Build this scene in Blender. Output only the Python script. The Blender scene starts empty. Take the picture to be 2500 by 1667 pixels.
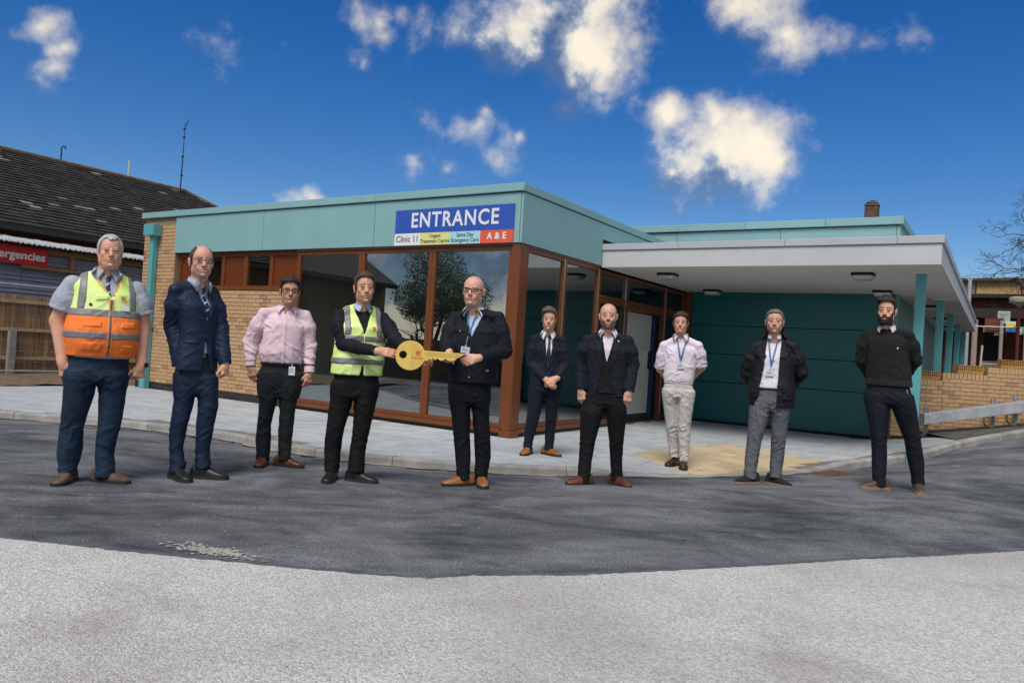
import bpy, bmesh, math, random
import numpy as np
from mathutils import Vector, Matrix
R=math.radians
rnd=random.Random(7)
scene=bpy.context.scene
col=scene.collection
# ------------------------------------------------------------------ camera
CAMZ=1.17
cam=bpy.data.cameras.new('camera'); cam.sensor_width=36; cam.lens=26.55; cam.clip_end=2000; cam.clip_start=.05
co=bpy.data.objects.new('camera',cam); col.objects.link(co); scene.camera=co
pi_,ro_=R(.769),R(3.626)
_r=Vector((1,0,0)); _f=Vector((0,math.cos(pi_),math.sin(pi_))); _u=Vector((0,-math.sin(pi_),math.cos(pi_)))
_r2=_r*math.cos(ro_)+_u*math.sin(ro_); _u2=_u*math.cos(ro_)-_r*math.sin(ro_)
M=Matrix((( _r2.x,_u2.x,-_f.x,0),(_r2.y,_u2.y,-_f.y,0),(_r2.z,_u2.z,-_f.z,CAMZ),(0,0,0,1)))
co.matrix_world=M
scene.view_settings.view_transform='Standard'; scene.view_settings.look='None'
scene.view_settings.exposure=0.9; scene.view_settings.gamma=1.0
scene.view_settings.use_curve_mapping=False
scene.cycles.max_bounces=6; scene.cycles.diffuse_bounces=3; scene.cycles.glossy_bounces=3; scene.cycles.transparent_max_bounces=10
scene.cycles.sample_clamp_indirect=6.0
# ------------------------------------------------------------------ sun
SUN=Vector((-.20,-.58,.80)).normalized()      # towards the sun
sl=bpy.data.lights.new('sun','SUN'); sl.energy=1.7; sl.angle=R(30); sl.color=(1,.95,.88)
so=bpy.data.objects.new('sun',sl); col.objects.link(so)
so.rotation_euler=SUN.to_track_quat('Z','Y').to_euler()
# ------------------------------------------------------------------ world: sky with clouds
w=bpy.data.worlds.new('World'); scene.world=w; w.use_nodes=True
wt=w.node_tree; wt.nodes.clear()
class NT:
    def __init__(s,t): s.t=t
    def n(s,ty,**k):
        x=s.t.nodes.new(ty)
        for a,b in k.items(): setattr(x,a,b)
        return x
    def l(s,a,b): s.t.links.new(a,b)
    def val(s,sock,v):
        if hasattr(v,'links') or hasattr(v,'is_linked'): s.l(v,sock)
        else: sock.default_value=v
    def m(s,op,a,b=0.,c=None,clamp=False):
        x=s.n('ShaderNodeMath',operation=op,use_clamp=clamp)
        s.val(x.inputs[0],a); s.val(x.inputs[1],b)
        if c is not None: s.val(x.inputs[2],c)
        return x.outputs[0]
    def vm(s,op,a,b=(0,0,0)):
        x=s.n('ShaderNodeVectorMath',operation=op); s.val(x.inputs[0],a)
        if op=='SCALE': s.val(x.inputs[3],b)
        else: s.val(x.inputs[1],b)
        return x.outputs['Value'] if op in('LENGTH','DISTANCE','DOT_PRODUCT') else x.outputs[0]
    def mr(s,v,a,b,c=0.,d=1.,smooth=True):
        x=s.n('ShaderNodeMapRange',interpolation_type='SMOOTHSTEP' if smooth else 'LINEAR',clamp=True)
        s.val(x.inputs[0],v); x.inputs[1].default_value=a; x.inputs[2].default_value=b; x.inputs[3].default_value=c; x.inputs[4].default_value=d
        return x.outputs[0]
    def mix(s,f,a,b,blend='MIX'):
        x=s.n('ShaderNodeMix',data_type='RGBA',blend_type=blend); s.val(x.inputs[0],f)
        s.val(x.inputs[6],a if not isinstance(a,tuple) else (*a,1)); s.val(x.inputs[7],b if not isinstance(b,tuple) else (*b,1))
        return x.outputs[2]
    def noise(s,v,scale,detail=3,rough=.55,dist=0.,out=0):
        x=s.n('ShaderNodeTexNoise'); s.val(x.inputs['Vector'],v); x.inputs['Scale'].default_value=scale
        x.inputs['Detail'].default_value=detail; x.inputs['Roughness'].default_value=rough; x.inputs['Distortion'].default_value=dist
        return x.outputs[out]
W=NT(wt)
dirv=W.n('ShaderNodeTexCoord').outputs['Generated']
sky=W.n('ShaderNodeTexSky',sky_type='NISHITA',sun_disc=False)
sky.sun_elevation=math.asin(SUN.z); sky.sun_rotation=math.atan2(SUN.x,SUN.y)
sky.air_density=1.0; sky.dust_density=0.35; sky.ozone_density=3.0; sky.altitude=0
hs=W.n('ShaderNodeHueSaturation'); hs.inputs['Saturation'].default_value=1.42; hs.inputs['Hue'].default_value=.512; hs.inputs['Value'].default_value=.95
W.l(sky.outputs[0],hs.inputs['Color'])
# cloud density group: blobs of cumulus in view, broken cloud round the rest of the dome
def PX(x,y):       # unit direction of a point of the view (2500 px wide)
    v=_r2*((x-1250)/1843.5)+_u2*(-(y-833.5)/1843.5)+_f
    return v.normalized()
BL=[ # x,y,radius(px),weight : one line for each puff of cloud in view
 (1450,40,135,1.25),(1420,120,115,1.25),(1400,190,70,1.0),(1385,250,38,.7),(1340,20,95,1.05),(1300,100,85,.85),(1480,-40,110,1.1),(1190,95,62,.72),(1115,85,58,.66),(1045,92,45,.6),(1140,50,46,.6),(1560,10,60,.62),(1620,20,45,.5),(1555,110,40,.4),(1580,160,36,.36),
 (1890,30,95,1.0),(1930,75,62,.95),(1800,5,85,.85),(1840,70,55,.6),(2010,55,34,.5),(2045,90,32,.5),(2220,85,34,.42),(2130,100,26,.34),
 (1770,380,105,1.3),(1850,370,90,1.3),(1905,400,55,1.0),(1700,410,90,1.1),(1640,420,60,.85),(1810,300,55,1.15),(1740,310,50,1.0),(1640,290,46,1.05),(1720,470,70,.8),(1660,470,55,.7),
 (885,55,38,.68),(925,62,26,.66),(940,90,22,.5),(855,135,34,.64),(885,150,24,.6),(865,175,24,.4),(985,64,17,.5),
 (1180,262,34,.85),(1165,300,44,.85),(1110,300,44,.75),(1050,300,42,.62),(1240,338,44,.85),(1272,338,30,.9),(1060,350,40,.55),(1100,400,28,.72),(1030,400,34,.5),(1105,440,26,.6),(1215,370,36,.6),
 (98,74,30,.72),(70,80,20,.5),(160,120,16,.55),(135,130,22,.6),(130,165,24,.55),(150,178,20,.6),(125,200,20,.4),
 (745,480,26,1.),(712,492,28,.9),(690,505,26,.8),(560,125,42,.20)]
g=bpy.data.node_groups.new('cloud_density','ShaderNodeTree')
g.interface.new_socket('dir',in_out='INPUT',socket_type='NodeSocketVector')
g.interface.new_socket('density',in_out='OUTPUT',socket_type='NodeSocketFloat')
G=NT(g); gi=G.n('NodeGroupInput').outputs[0]; go=G.n('NodeGroupOutput')
warp=G.vm('SCALE',G.vm('SUBTRACT',G.noise(gi,9,3,.55,out=1),(.5,.5,.5)),.05)
dw=G.vm('ADD',gi,warp)
acc=None
for (x,y,r,wt_) in BL:
    d=G.vm('DISTANCE',dw,tuple(PX(x,y)))
    v=G.m('MULTIPLY_ADD',d,-wt_/(r/1843.5*1.55),wt_)
    acc=v if acc is None else G.m('SMOOTH_MAX',acc,v,.22)
acc=G.m('MAXIMUM',acc,-1.0)
# rest of the sky: broken cloud layer (the reflections in the glazing show it)
sep=G.n('ShaderNodeSeparateXYZ'); G.l(gi,sep.inputs[0])
zz=G.m('ADD',G.m('MAXIMUM',sep.outputs[2],0.),.18)
cmb=G.n('ShaderNodeCombineXYZ'); G.l(G.m('DIVIDE',sep.outputs[0],zz),cmb.inputs[0]); G.l(G.m('DIVIDE',sep.outputs[1],zz),cmb.inputs[1])
lay=G.m('MULTIPLY_ADD',G.noise(cmb.outputs[0],.75,4,.5),1.8,.0)
away=G.mr(G.vm('DOT_PRODUCT',gi,tuple(PX(1250,500))),.70,.35)
lay=G.m('ADD',lay,G.m('MULTIPLY_ADD',away,2.,-2.))
acc=G.m('MAXIMUM',acc,lay)
fb=G.m('ADD',G.m('MULTIPLY_ADD',G.noise(gi,14,7,.58),1.75,-1.13),G.m('MULTIPLY_ADD',G.noise(gi,60,3,.6),.36,-.18))
G.l(G.m('ADD',acc,fb),go.inputs[0])
def dens(v):
    x=W.n('ShaderNodeGroup',node_tree=g); W.l(v,x.inputs[0]); return x.outputs[0]
D0=dens(dirv)
Lc=(_r2*.042+_u2*.044)
D1=dens(W.vm('ADD',dirv,tuple(Lc)))
alpha=W.mr(D0,-.16,.95)
lit=W.m('ADD',W.m('MULTIPLY',W.m('SUBTRACT',D0,D1),1.15),.42,clamp=True)
ccol=W.n('ShaderNodeValToRGB'); W.l(lit,ccol.inputs[0])
e=ccol.color_ramp.elements; e[0].position=.12; e[0].color=(.15,.19,.26,1); e[1].position=.9; e[1].color=(.92,.83,.67,1)
q=e.new(.45); q.color=(.42,.45,.50,1); q=e.new(.66); q.color=(.78,.74,.66,1)
bgs=W.n('ShaderNodeBackground'); W.l(hs.outputs[0],bgs.inputs[0]); bgs.inputs[1].default_value=.056
bgc=W.n('ShaderNodeBackground'); W.l(ccol.outputs[0],bgc.inputs[0]); bgc.inputs[1].default_value=.60
mx=W.n('ShaderNodeMixShader'); W.l(W.m('MULTIPLY',alpha,.97),mx.inputs[0]); W.l(bgs.outputs[0],mx.inputs[1]); W.l(bgc.outputs[0],mx.inputs[2])
wo=W.n('ShaderNodeOutputWorld'); W.l(mx.outputs[0],wo.inputs[0])
# ------------------------------------------------------------------ helpers
def tag(o,label=None,cat=None,group=None,kind=None):
    if label: o['label']=label
    if cat: o['category']=cat
    if group: o['group']=group
    if kind: o['kind']=kind
    return o
def empty(name,loc=(0,0,0),rz=0,parent=None):
    o=bpy.data.objects.new(name,None); col.objects.link(o); o.location=loc; o.rotation_euler=(0,0,rz); o.empty_display_size=.1
    if parent: o.parent=parent
    return o
def link(name,me,parent=None,loc=(0,0,0),rz=0):
    o=bpy.data.objects.new(name,me); col.objects.link(o); o.location=loc; o.rotation_euler=(0,0,rz)
    if parent: o.parent=parent
    return o
class MB:
    def __init__(s): s.v=[];s.f=[];s.mi=[];s.cur=0
    def quadf(s,*ids): s.f.append(ids); s.mi.append(s.cur)
    def poly(s,pts):
        b=len(s.v); s.v+= [tuple(p) for p in pts]; s.f.append(tuple(range(b,b+len(pts)))); s.mi.append(s.cur); return s
    def box(s,x0,y0,z0,x1,y1,z1):
        b=len(s.v)
        s.v+=[(x0,y0,z0),(x1,y0,z0),(x1,y1,z0),(x0,y1,z0),(x0,y0,z1),(x1,y0,z1),(x1,y1,z1),(x0,y1,z1)]
        for q in ((0,3,2,1),(4,5,6,7),(0,1,5,4),(1,2,6,5),(2,3,7,6),(3,0,4,7)): s.f.append(tuple(b+i for i in q)); s.mi.append(s.cur)
        return s
    def prism(s,poly,z0,z1):      # poly CCW in xy
        b=len(s.v); n=len(poly)
        z0_=(lambda i:z0[i]) if isinstance(z0,(list,tuple)) else (lambda i:z0)
        z1_=(lambda i:z1[i]) if isinstance(z1,(list,tuple)) else (lambda i:z1)
        s.v+=[(p[0],p[1],z0_(i)) for i,p in enumerate(poly)]+[(p[0],p[1],z1_(i)) for i,p in enumerate(poly)]
        s.f.append(tuple(b+i for i in reversed(range(n)))); s.mi.append(s.cur)
        s.f.append(tuple(b+n+i for i in range(n))); s.mi.append(s.cur)
        for i in range(n):
            j=(i+1)%n; s.f.append((b+i,b+j,b+n+j,b+n+i)); s.mi.append(s.cur)
        return s
    def tube(s,path,r,n=8,caps=True,closed=False):
        P=[Vector(p) for p in path]; m=len(P); b=len(s.v)
        rr=r if isinstance(r,(list,tuple)) else [r]*m
        up=None
        for i in range(m):
            if closed: t=P[(i+1)%m]-P[i-1]
            else: t=(P[min(i+1,m-1)]-P[max(i-1,0)])
            t.normalize()
            if up is None:
                up=Vector((0,0,1)) if abs(t.z)<.9 else Vector((1,0,0))
            sd=t.cross(up); sd.normalize(); up=sd.cross(t); up.normalize()
            for k in range(n):
                a=2*math.pi*k/n; p=P[i]+(sd*math.cos(a)+up*math.sin(a))*rr[i]; s.v.append(tuple(p))
        for i in range(m if closed else m-1):
            for k in range(n):
                k2=(k+1)%n; i2=(i+1)%m
                s.f.append((b+i*n+k,b+i2*n+k,b+i2*n+k2,b+i*n+k2)); s.mi.append(s.cur)
        if caps and not closed:
            s.f.append(tuple(b+k for k in range(n))); s.mi.append(s.cur); s.f.append(tuple(b+(m-1)*n+k for k in reversed(range(n)))); s.mi.append(s.cur)
        return s
    def mesh(s,name,mats,smooth=False,fix=True):
        me=bpy.data.meshes.new(name); me.from_pydata(s.v,[],s.f)
        for m_ in (mats if isinstance(mats,(list,tuple)) else [mats]): me.materials.append(m_)
        me.polygons.foreach_set('material_index',s.mi)
        if smooth: me.polygons.foreach_set('use_smooth',[True]*len(s.f))
        if fix:
            bm=bmesh.new(); bm.from_mesh(me); bmesh.ops.recalc_face_normals(bm,faces=bm.faces); bm.to_mesh(me); bm.free()
        me.update(); return me
    def build(s,name,mats,parent=None,smooth=False,bevel=0,loc=(0,0,0),rz=0,fix=True):
        o=link(name,s.mesh(name,mats,smooth,fix),parent,loc,rz)
        if bevel:
            b=o.modifiers.new('bevel','BEVEL'); b.width=bevel; b.segments=2; b.limit_method='ANGLE'; b.angle_limit=R(40)
        return o
def box(name,a,b,mt,parent=None,bevel=0): return MB().box(*a,*b).build(name,mt,parent,bevel=bevel)
_mats={}
def mat(name,c,rough=.6,metal=0.,var=0.,vs=3.,bump=0.,bs=80.,c2=None,objrand=0.,spec=.5,stretch=None,sheen=0.,attr=None,detail=4,coat=0.,island=False):
    if name in _mats: return _mats[name]
    m=bpy.data.materials.new(name); m.use_nodes=True; t=m.node_tree; n=NT(t); p=t.nodes['Principled BSDF']
    tc=n.n('ShaderNodeTexCoord').outputs['Object']
    if stretch:
        mp=n.n('ShaderNodeMapping'); mp.inputs['Scale'].default_value=stretch; n.l(tc,mp.inputs[0]); tc=mp.outputs[0]
    base=(*c,1)
    cur=None
    if attr:
        a=n.n('ShaderNodeAttribute',attribute_name=attr); cur=a.outputs['Color']
    if var:
        f=n.mr(n.noise(tc,vs,detail,.6),.3,.7)
        lo=c2 if c2 else tuple(x*(1-var) for x in c)
        cur=n.mix(f,lo,cur if cur is not None else c) if not attr else n.mix(n.m('MULTIPLY',n.m('SUBTRACT',1.,f),var),cur,tuple(x*.6 for x in c))
    if objrand or island:
        r=n.n('ShaderNodeObjectInfo').outputs['Random']
        if island: r=n.m('FRACT',n.m('ADD',r,n.n('ShaderNodeNewGeometry').outputs['Random Per Island']))
        k=n.mr(r,0,1,1-objrand,1+objrand*.6,smooth=False)
        cur=n.vm('SCALE',cur if cur is not None else c,k)
    if cur is not None: n.l(cur,p.inputs['Base Color'])
    else: p.inputs['Base Color'].default_value=base
    p.inputs['Roughness'].default_value=rough; p.inputs['Metallic'].default_value=metal; p.inputs['Specular IOR Level'].default_value=spec
    if sheen: p.inputs['Sheen Weight'].default_value=sheen
    if coat: p.inputs['Coat Weight'].default_value=coat
    if bump:
        b=n.n('ShaderNodeBump'); b.inputs['Strength'].default_value=bump; b.inputs['Distance'].default_value=.01
        n.l(n.noise(tc,bs,5,.65),b.inputs['Height']); n.l(b.outputs[0],p.inputs['Normal'])
    _mats[name]=m; return m
def emis(name,c,s):
    m=bpy.data.materials.new(name); m.use_nodes=True; p=m.node_tree.nodes['Principled BSDF']
    p.inputs['Base Color'].default_value=(*c,1); p.inputs['Emission Color'].default_value=(*c,1); p.inputs['Emission Strength'].default_value=s; return m
def text_mesh(s,size,spacing=1.,ext=.002,align='CENTER',bold=0.):
    cu=bpy.data.curves.new('lettering','FONT'); cu.body=s; cu.size=size; cu.align_x=align; cu.align_y='CENTER'; cu.space_character=spacing; cu.extrude=ext; cu.offset=bold; cu.resolution_u=3
    o=bpy.data.objects.new('tmp',cu); col.objects.link(o); bpy.context.view_layer.update()
    dg=bpy.context.evaluated_depsgraph_get(); me=bpy.data.meshes.new_from_object(o.evaluated_get(dg)); bpy.data.objects.remove(o); return me
def text(name,s,size,mt,parent,loc,rot,spacing=1.,ext=.002,sx=1.,align='CENTER',bold=0.):
    me=text_mesh(s,size,spacing,ext,align,bold); me.materials.clear(); me.materials.append(mt)
    o=link(name,me,parent,loc); o.rotation_euler=rot; o.scale=(sx,1,1); return o
def glass_mat(name,tint,ior,rough=0.):
    m=bpy.data.materials.new(name); m.use_nodes=True; t=m.node_tree; t.nodes.clear(); n=NT(t)
    tr=n.n('ShaderNodeBsdfTransparent'); tr.inputs[0].default_value=(*tint,1)
    gl=n.n('ShaderNodeBsdfGlossy'); gl.inputs['Roughness'].default_value=rough; gl.inputs[0].default_value=(.93,.97,.98,1)
    fr=n.n('ShaderNodeFresnel'); fr.inputs[0].default_value=ior
    bf=n.n('ShaderNodeNewGeometry').outputs['Backfacing']
    mx=n.n('ShaderNodeMixShader'); n.l(n.m('MULTIPLY',fr.outputs[0],n.m('SUBTRACT',1.,bf)),mx.inputs[0]); n.l(tr.outputs[0],mx.inputs[1]); n.l(gl.outputs[0],mx.inputs[2])
    o=n.n('ShaderNodeOutputMaterial'); n.l(mx.outputs[0],o.inputs[0]); return m
# ================================================================== ground
KERB=[(-9,9.62,0),(-7.6,9.64,0),(-6.4,9.62,0),(-5.3,9.54,0),(-4.15,9.3,0),(-3.4,8.98,0),(-2.7,8.5,0),(-2.1,8.14,0),(-1.4,7.9,0),(-.7,7.77,0),(0,7.78,0),(.7,7.9,-.005),(1.4,8.06,-.05),(2.05,8.25,-.06),(2.75,8.58,-.06),(3.5,9.08,-.055),(4.0,9.46,-.035),(4.5,9.9,0),(5.0,10.25,.03),(5.6,10.55,.075),(6.2,10.92,.15),(6.9,11.4,.25),(8.34,12.1,.44),(11,13.2,.80),(16,15.2,1.4)]
kx=np.array([k[0] for k in KERB]); ky=np.array([k[1] for k in KERB]); kz=np.array([k[2] for k in KERB])
def sm(t): t=np.clip(t,0,1); return t*t*(3-2*t)
def zroad(x,y):
    yk=np.interp(x,kx,ky); zk=np.interp(x,kx,kz); d=yk-y
    base=np.where(zk>0,zk,0*zk)
    up=base*sm(1-d/4.2)
    fall=-.085*sm(1-d/1.3)
    low=np.where(zk<0,-zk*.6,0)*sm(1-d/1.3)
    crown=.04*sm((x-2.6)/1.2)*sm(1-(x-4.2)/1.6)*sm((d-.6)/1.0)*sm((3.6-d)/1.2)
    z=up+fall+low*.5+crown
    return np.where(d<-.05,np.minimum(z-.12,-.14+base),z)
def asphalt():
    m=bpy.data.materials.new('asphalt'); m.use_nodes=True; t=m.node_tree; n=NT(t); p=t.nodes['Principled BSDF']
    tc=n.n('ShaderNodeTexCoord').outputs['Object']
    def mp(sc,rot=0.):
        x=n.n('ShaderNodeMapping'); x.inputs['Scale'].default_value=sc; x.inputs['Rotation'].default_value=(0,0,rot); n.l(tc,x.inputs[0]); return x.outputs[0]
    a=n.mr(n.noise(mp((.8,1.,1),.3),.9,8,.66,.7),.36,.66)
    b=n.mr(n.noise(mp((.6,1.5,1),-.15),3.2,7,.68,.5),.34,.68)
    f=n.m('MULTIPLY_ADD',a,.6,n.m('MULTIPLY',b,.4))
    cl=n.mix(f,(.050,.055,.063),(.245,.255,.272))
    c=n.noise(tc,62,5,.85); c2=n.noise(tc,150,3,.8)
    cl=n.mix(n.mr(c,.36,.64,smooth=False),n.vm('SCALE',cl,.38),n.vm('SCALE',cl,1.65))
    cl=n.mix(n.mr(c2,.35,.65),n.vm('SCALE',cl,.6),n.vm('SCALE',cl,1.35))
    v=n.n('ShaderNodeTexVoronoi'); v.inputs['Scale'].default_value=7; n.l(tc,v.inputs[0])
    chip=n.m('MULTIPLY',n.m('LESS_THAN',v.outputs[0],.05),n.m('GREATER_THAN',n.noise(tc,1.3,2),.53))
    cl=n.mix(n.m('MULTIPLY',chip,.85),cl,(.5,.5,.5))
    sc=n.mr(n.noise(mp((.7,1.8,1),-.2),1.6,8,.75,.9),.585,.70)     # dusty scuffs
    cl=n.mix(n.m('MULTIPLY',sc,.55),cl,(.36,.365,.37))
    dk=n.mr(n.noise(mp((.5,1.4,1),.5),.8,7,.7,1.1),.60,.70)       # fresh dark patches
    cl=n.mix(n.m('MULTIPLY',dk,.75),cl,(.022,.024,.027))
    n.l(cl,p.inputs['Base Color']); p.inputs['Roughness'].default_value=.88; p.inputs['Specular IOR Level'].default_value=.3
    bp=n.n('ShaderNodeBump'); bp.inputs['Strength'].default_value=.9; bp.inputs['Distance'].default_value=.012
    n.l(n.m('ADD',c,n.m('MULTIPLY',c2,.6)),bp.inputs['Height']); n.l(bp.outputs[0],p.inputs['Normal']); return m
def aggregate():
    m=bpy.data.materials.new('aggregate'); m.use_nodes=True; t=m.node_tree; n=NT(t); p=t.nodes['Principled BSDF']
    tc=n.n('ShaderNodeTexCoord').outputs['Object']
    v=n.n('ShaderNodeTexVoronoi'); v.inputs['Scale'].default_value=115; n.l(n.vm('ADD',tc,n.vm('SCALE',n.noise(tc,40,2,out=1),.02)),v.inputs[0])
    v2=n.n('ShaderNodeTexVoronoi'); v2.inputs['Scale'].default_value=70; n.l(tc,v2.inputs[0])
    sepc=n.n('ShaderNodeSeparateColor'); n.l(v.outputs['Color'],sepc.inputs[0])
    cl=n.mix(sepc.outputs[0],(.40,.39,.375),(.70,.695,.68))
    gap=n.mr(n.m('MAXIMUM',v.outputs[0],n.m('MULTIPLY',v2.outputs[0],.8)),.52,.86)
    cl=n.mix(n.m('MULTIPLY',gap,.38),cl,(.20,.19,.175))
    st=n.mr(n.noise(tc,1.1,6,.65,.5),.50,.74)
    cl=n.mix(n.m('MULTIPLY',st,.42),cl,(.20,.165,.13))
    st2=n.mr(n.noise(tc,.45,4,.6),.42,.62)
    cl=n.mix(n.m('MULTIPLY',st2,.42),cl,(.26,.235,.21))
    dd=n.mr(n.noise(tc,38,4,.8),.54,.66); cl=n.mix(n.m('MULTIPLY',dd,.34),cl,(.17,.16,.15))
    gr=n.mr(n.noise(n.vm('ADD',tc,(9,3,1)),7,6,.7,.4),.62,.72)
    cl=n.mix(n.m('MULTIPLY',gr,.4),cl,(.22,.17,.11))
    n.l(cl,p.inputs['Base Color']); p.inputs['Roughness'].default_value=.9
    bp=n.n('ShaderNodeBump'); bp.inputs['Strength'].default_value=.8; bp.inputs['Distance'].default_value=.006
    n.l(n.m('SUBTRACT',1.,v.outputs[0]),bp.inputs['Height']); n.l(bp.outputs[0],p.inputs['Normal']); return m
M_ASPH=asphalt(); M_AGG=aggregate()
# far ground
MB().poly([(-600,-600,-.22),(600,-600,-.22),(600,600,-.22),(-600,600,-.22)]).build('ground',mat('far_ground',(.10,.10,.09),.95,var=.3,vs=.5))
tag(bpy.data.objects['ground'],'dull tarmac ground running on behind the buildings','ground',kind='structure')
# road sheet
xs=np.concatenate([np.arange(-30,-10,1.),np.arange(-10,12,.2),np.arange(12,30.1,1.)]); ys=np.concatenate([np.arange(-30,4,1.),np.arange(4,14.1,.16),np.arange(15,18,1.)])
XX,YY=np.meshgrid(xs,ys,indexing='ij'); ZZ=zroad(XX,YY)+.003*np.sin(XX*2.1+YY)*np.cos(YY*1.7)*(YY<7.4)
V=np.stack([XX,YY,ZZ],-1).reshape(-1,3); ny=len(ys)
ii,jj=np.meshgrid(np.arange(len(xs)-1),np.arange(ny-1),indexing='ij'); b0=(ii*ny+jj).ravel()
me=bpy.data.meshes.new('road'); me.from_pydata(V.tolist(),[],np.stack([b0,b0+ny,b0+ny+1,b0+1],-1).tolist()); me.materials.append(M_ASPH)
me.polygons.foreach_set('use_smooth',[True]*len(me.polygons))
tag(link('road',me),'fresh dark grey asphalt road the group stands on','road',kind='structure')
# pale apron in front with ragged edge and sealed joint
AP=[(-14,5.1),(-9,4.66),(-2.65,4.03),(-2.41,4.0),(-1.945,3.932),(-1.495,3.874),(-1.063,3.831),(-.643,3.802),(-.335,3.80),(-.134,3.895),(.1,3.945),(.404,4.01),(.871,4.184),(1.12,4.278),(1.661,4.496),(2.264,4.747),(2.913,4.983),(3.656,5.282),(9,7.5),(14,9.5)]
ax=np.array([a[0] for a in AP]); ay=np.array([a[1] for a in AP])
xe=np.concatenate([np.arange(-14,-4,.5),np.arange(-4,5,.012),np.arange(5,14.1,.5)])
r_=np.random.RandomState(3); jit=np.convolve(r_.randn(len(xe)),np.ones(3)/3,'same')*.0065+np.convolve(r_.randn(len(xe)),np.ones(31)/31,'same')*.012
ye=np.interp(xe,ax,ay)+jit*(np.abs(xe)<4.5)
b=MB(); n_=len(xe)
b.v=[(x,y,.011) for x,y in zip(xe,ye)]+[(x,y+.004,-.02) for x,y in zip(xe,ye)]+[(x,-12,.011) for x in xe]
for i in range(n_-1): b.quadf(i,i+1,n_+i+1,n_+i); b.quadf(2*n_+i,2*n_+i+1,i+1,i)
tag(b.build('concrete_apron',M_AGG,fix=False),'pale exposed aggregate apron in the foreground','pavement',kind='structure')
yj=np.interp(xe,ax,ay)
b=MB(); wv=np.interp(np.arange(n_),np.arange(0,n_,9),r_.rand(len(range(0,n_,9))))
b.v=[(x,y+.050+.03*q,float(zroad(x,y+.06))+.0055) for x,y,q in zip(xe,yj,wv)]+[(x,y-.02,.0045) for x,y in zip(xe,yj)]
for i in range(n_-1): b.quadf(n_+i,n_+i+1,i+1,i)
tag(b.build('joint_seal',mat('joint_seal',(.115,.13,.14),.55,var=.4,vs=9,bump=.3,bs=60),fix=False),'grey bitumen joint seal between the asphalt and the pale apron','road seam',kind='structure')
# ------------------------------------------------------------------ kerb stones, following the curve
def kerb_pts(step):
    P=[Vector(k) for k in KERB]; out=[]
    # Catmull-Rom dense
    D=[]
    for i in range(len(P)-1):
        p0=P[max(i-1,0)];p1=P[i];p2=P[i+1];p3=P[min(i+2,len(P)-1)]
        for t in np.linspace(0,1,24,endpoint=False):
            D.append(.5*((2*p1)+(p2-p0)*t+(2*p0-5*p1+4*p2-p3)*t*t+(3*p1-p0-3*p2+p3)*t**3))
    D.append(P[-1]); s=[0]
    for i in range(1,len(D)): s.append(s[-1]+(D[i]-D[i-1]).length)
    for q in np.arange(0,s[-1],step):
        i=int(np.searchsorted(s,q)); i=max(1,min(i,len(D)-1)); t=(q-s[i-1])/(s[i]-s[i-1]+1e-9); out.append(D[i-1].lerp(D[i],t))
    return out
KP=kerb_pts(.0915*1)      # samples, ten to a stone
M_KERB=mat('kerb_concrete',(.36,.35,.335),.9,var=.35,vs=5,bump=.35,bs=120,objrand=.12)
kroot=empty('kerb'); tag(kroot,'curved line of grey concrete kerb stones edging the footway','kerb',kind='structure')
KW=.125
def kerb_n(i):
    t=KP[min(i+1,len(KP)-1)]-KP[max(i-1,0)]; t.z=0; t.normalize(); return Vector((-t.y,t.x,0))
for s0 in range(0,len(KP)-11,10):
    b=MB(); rows=[]
    for j in range(11):
        i=s0+j; p=KP[i]; nn=kerb_n(i); 
        t_=(KP[min(i+1,len(KP)-1)]-KP[max(i-1,0)]).normalized()
        off=t_*(.004 if j==0 else -.004 if j==10 else 0)
        jz=rnd.uniform(-.0015,.0015)
        pr=[(0,-.17),(0.0,-.022),(.006,-.006),(.02,0),(KW,0.0),(KW,-.17)]
        rows.append([p+off+nn*u+Vector((0,0,zq+jz)) for u,zq in pr])
    k=len(rows[0])
    for r0 in rows: b.v+=[tuple(v) for v in r0]
    for j in range(10):
        for q in range(k): b.quadf(j*k+q,(j+1)*k+q,(j+1)*k+(q+1)%k,j*k+(q+1)%k)
    b.quadf(*range(k)); b.quadf(*[10*k+q for q in reversed(range(k))])
    b.build('kerb_stone',M_KERB,kroot)
# channel strip of pale grit along the kerb foot
b=MB(); 
for i in range(0,150):
    p=KP[i]; nn=kerb_n(i); wdt=.05+.035*math.sin(i*.37)+.02*math.sin(i*1.3)
    for u in (.01,-abs(wdt)): 
        q=p+nn*u; b.v.append((q.x,q.y,float(zroad(q.x,q.y))+.006))
for i in range(149): b.quadf(2*i,2*i+1,2*i+3,2*i+2)
tag(b.build('channel_grit',mat('grit',(.42,.36,.28),.95,var=.5,vs=18,bump=.4,bs=150),fix=False),'thin pale line of grit along the kerb foot','grit',kind='stuff')
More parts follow.
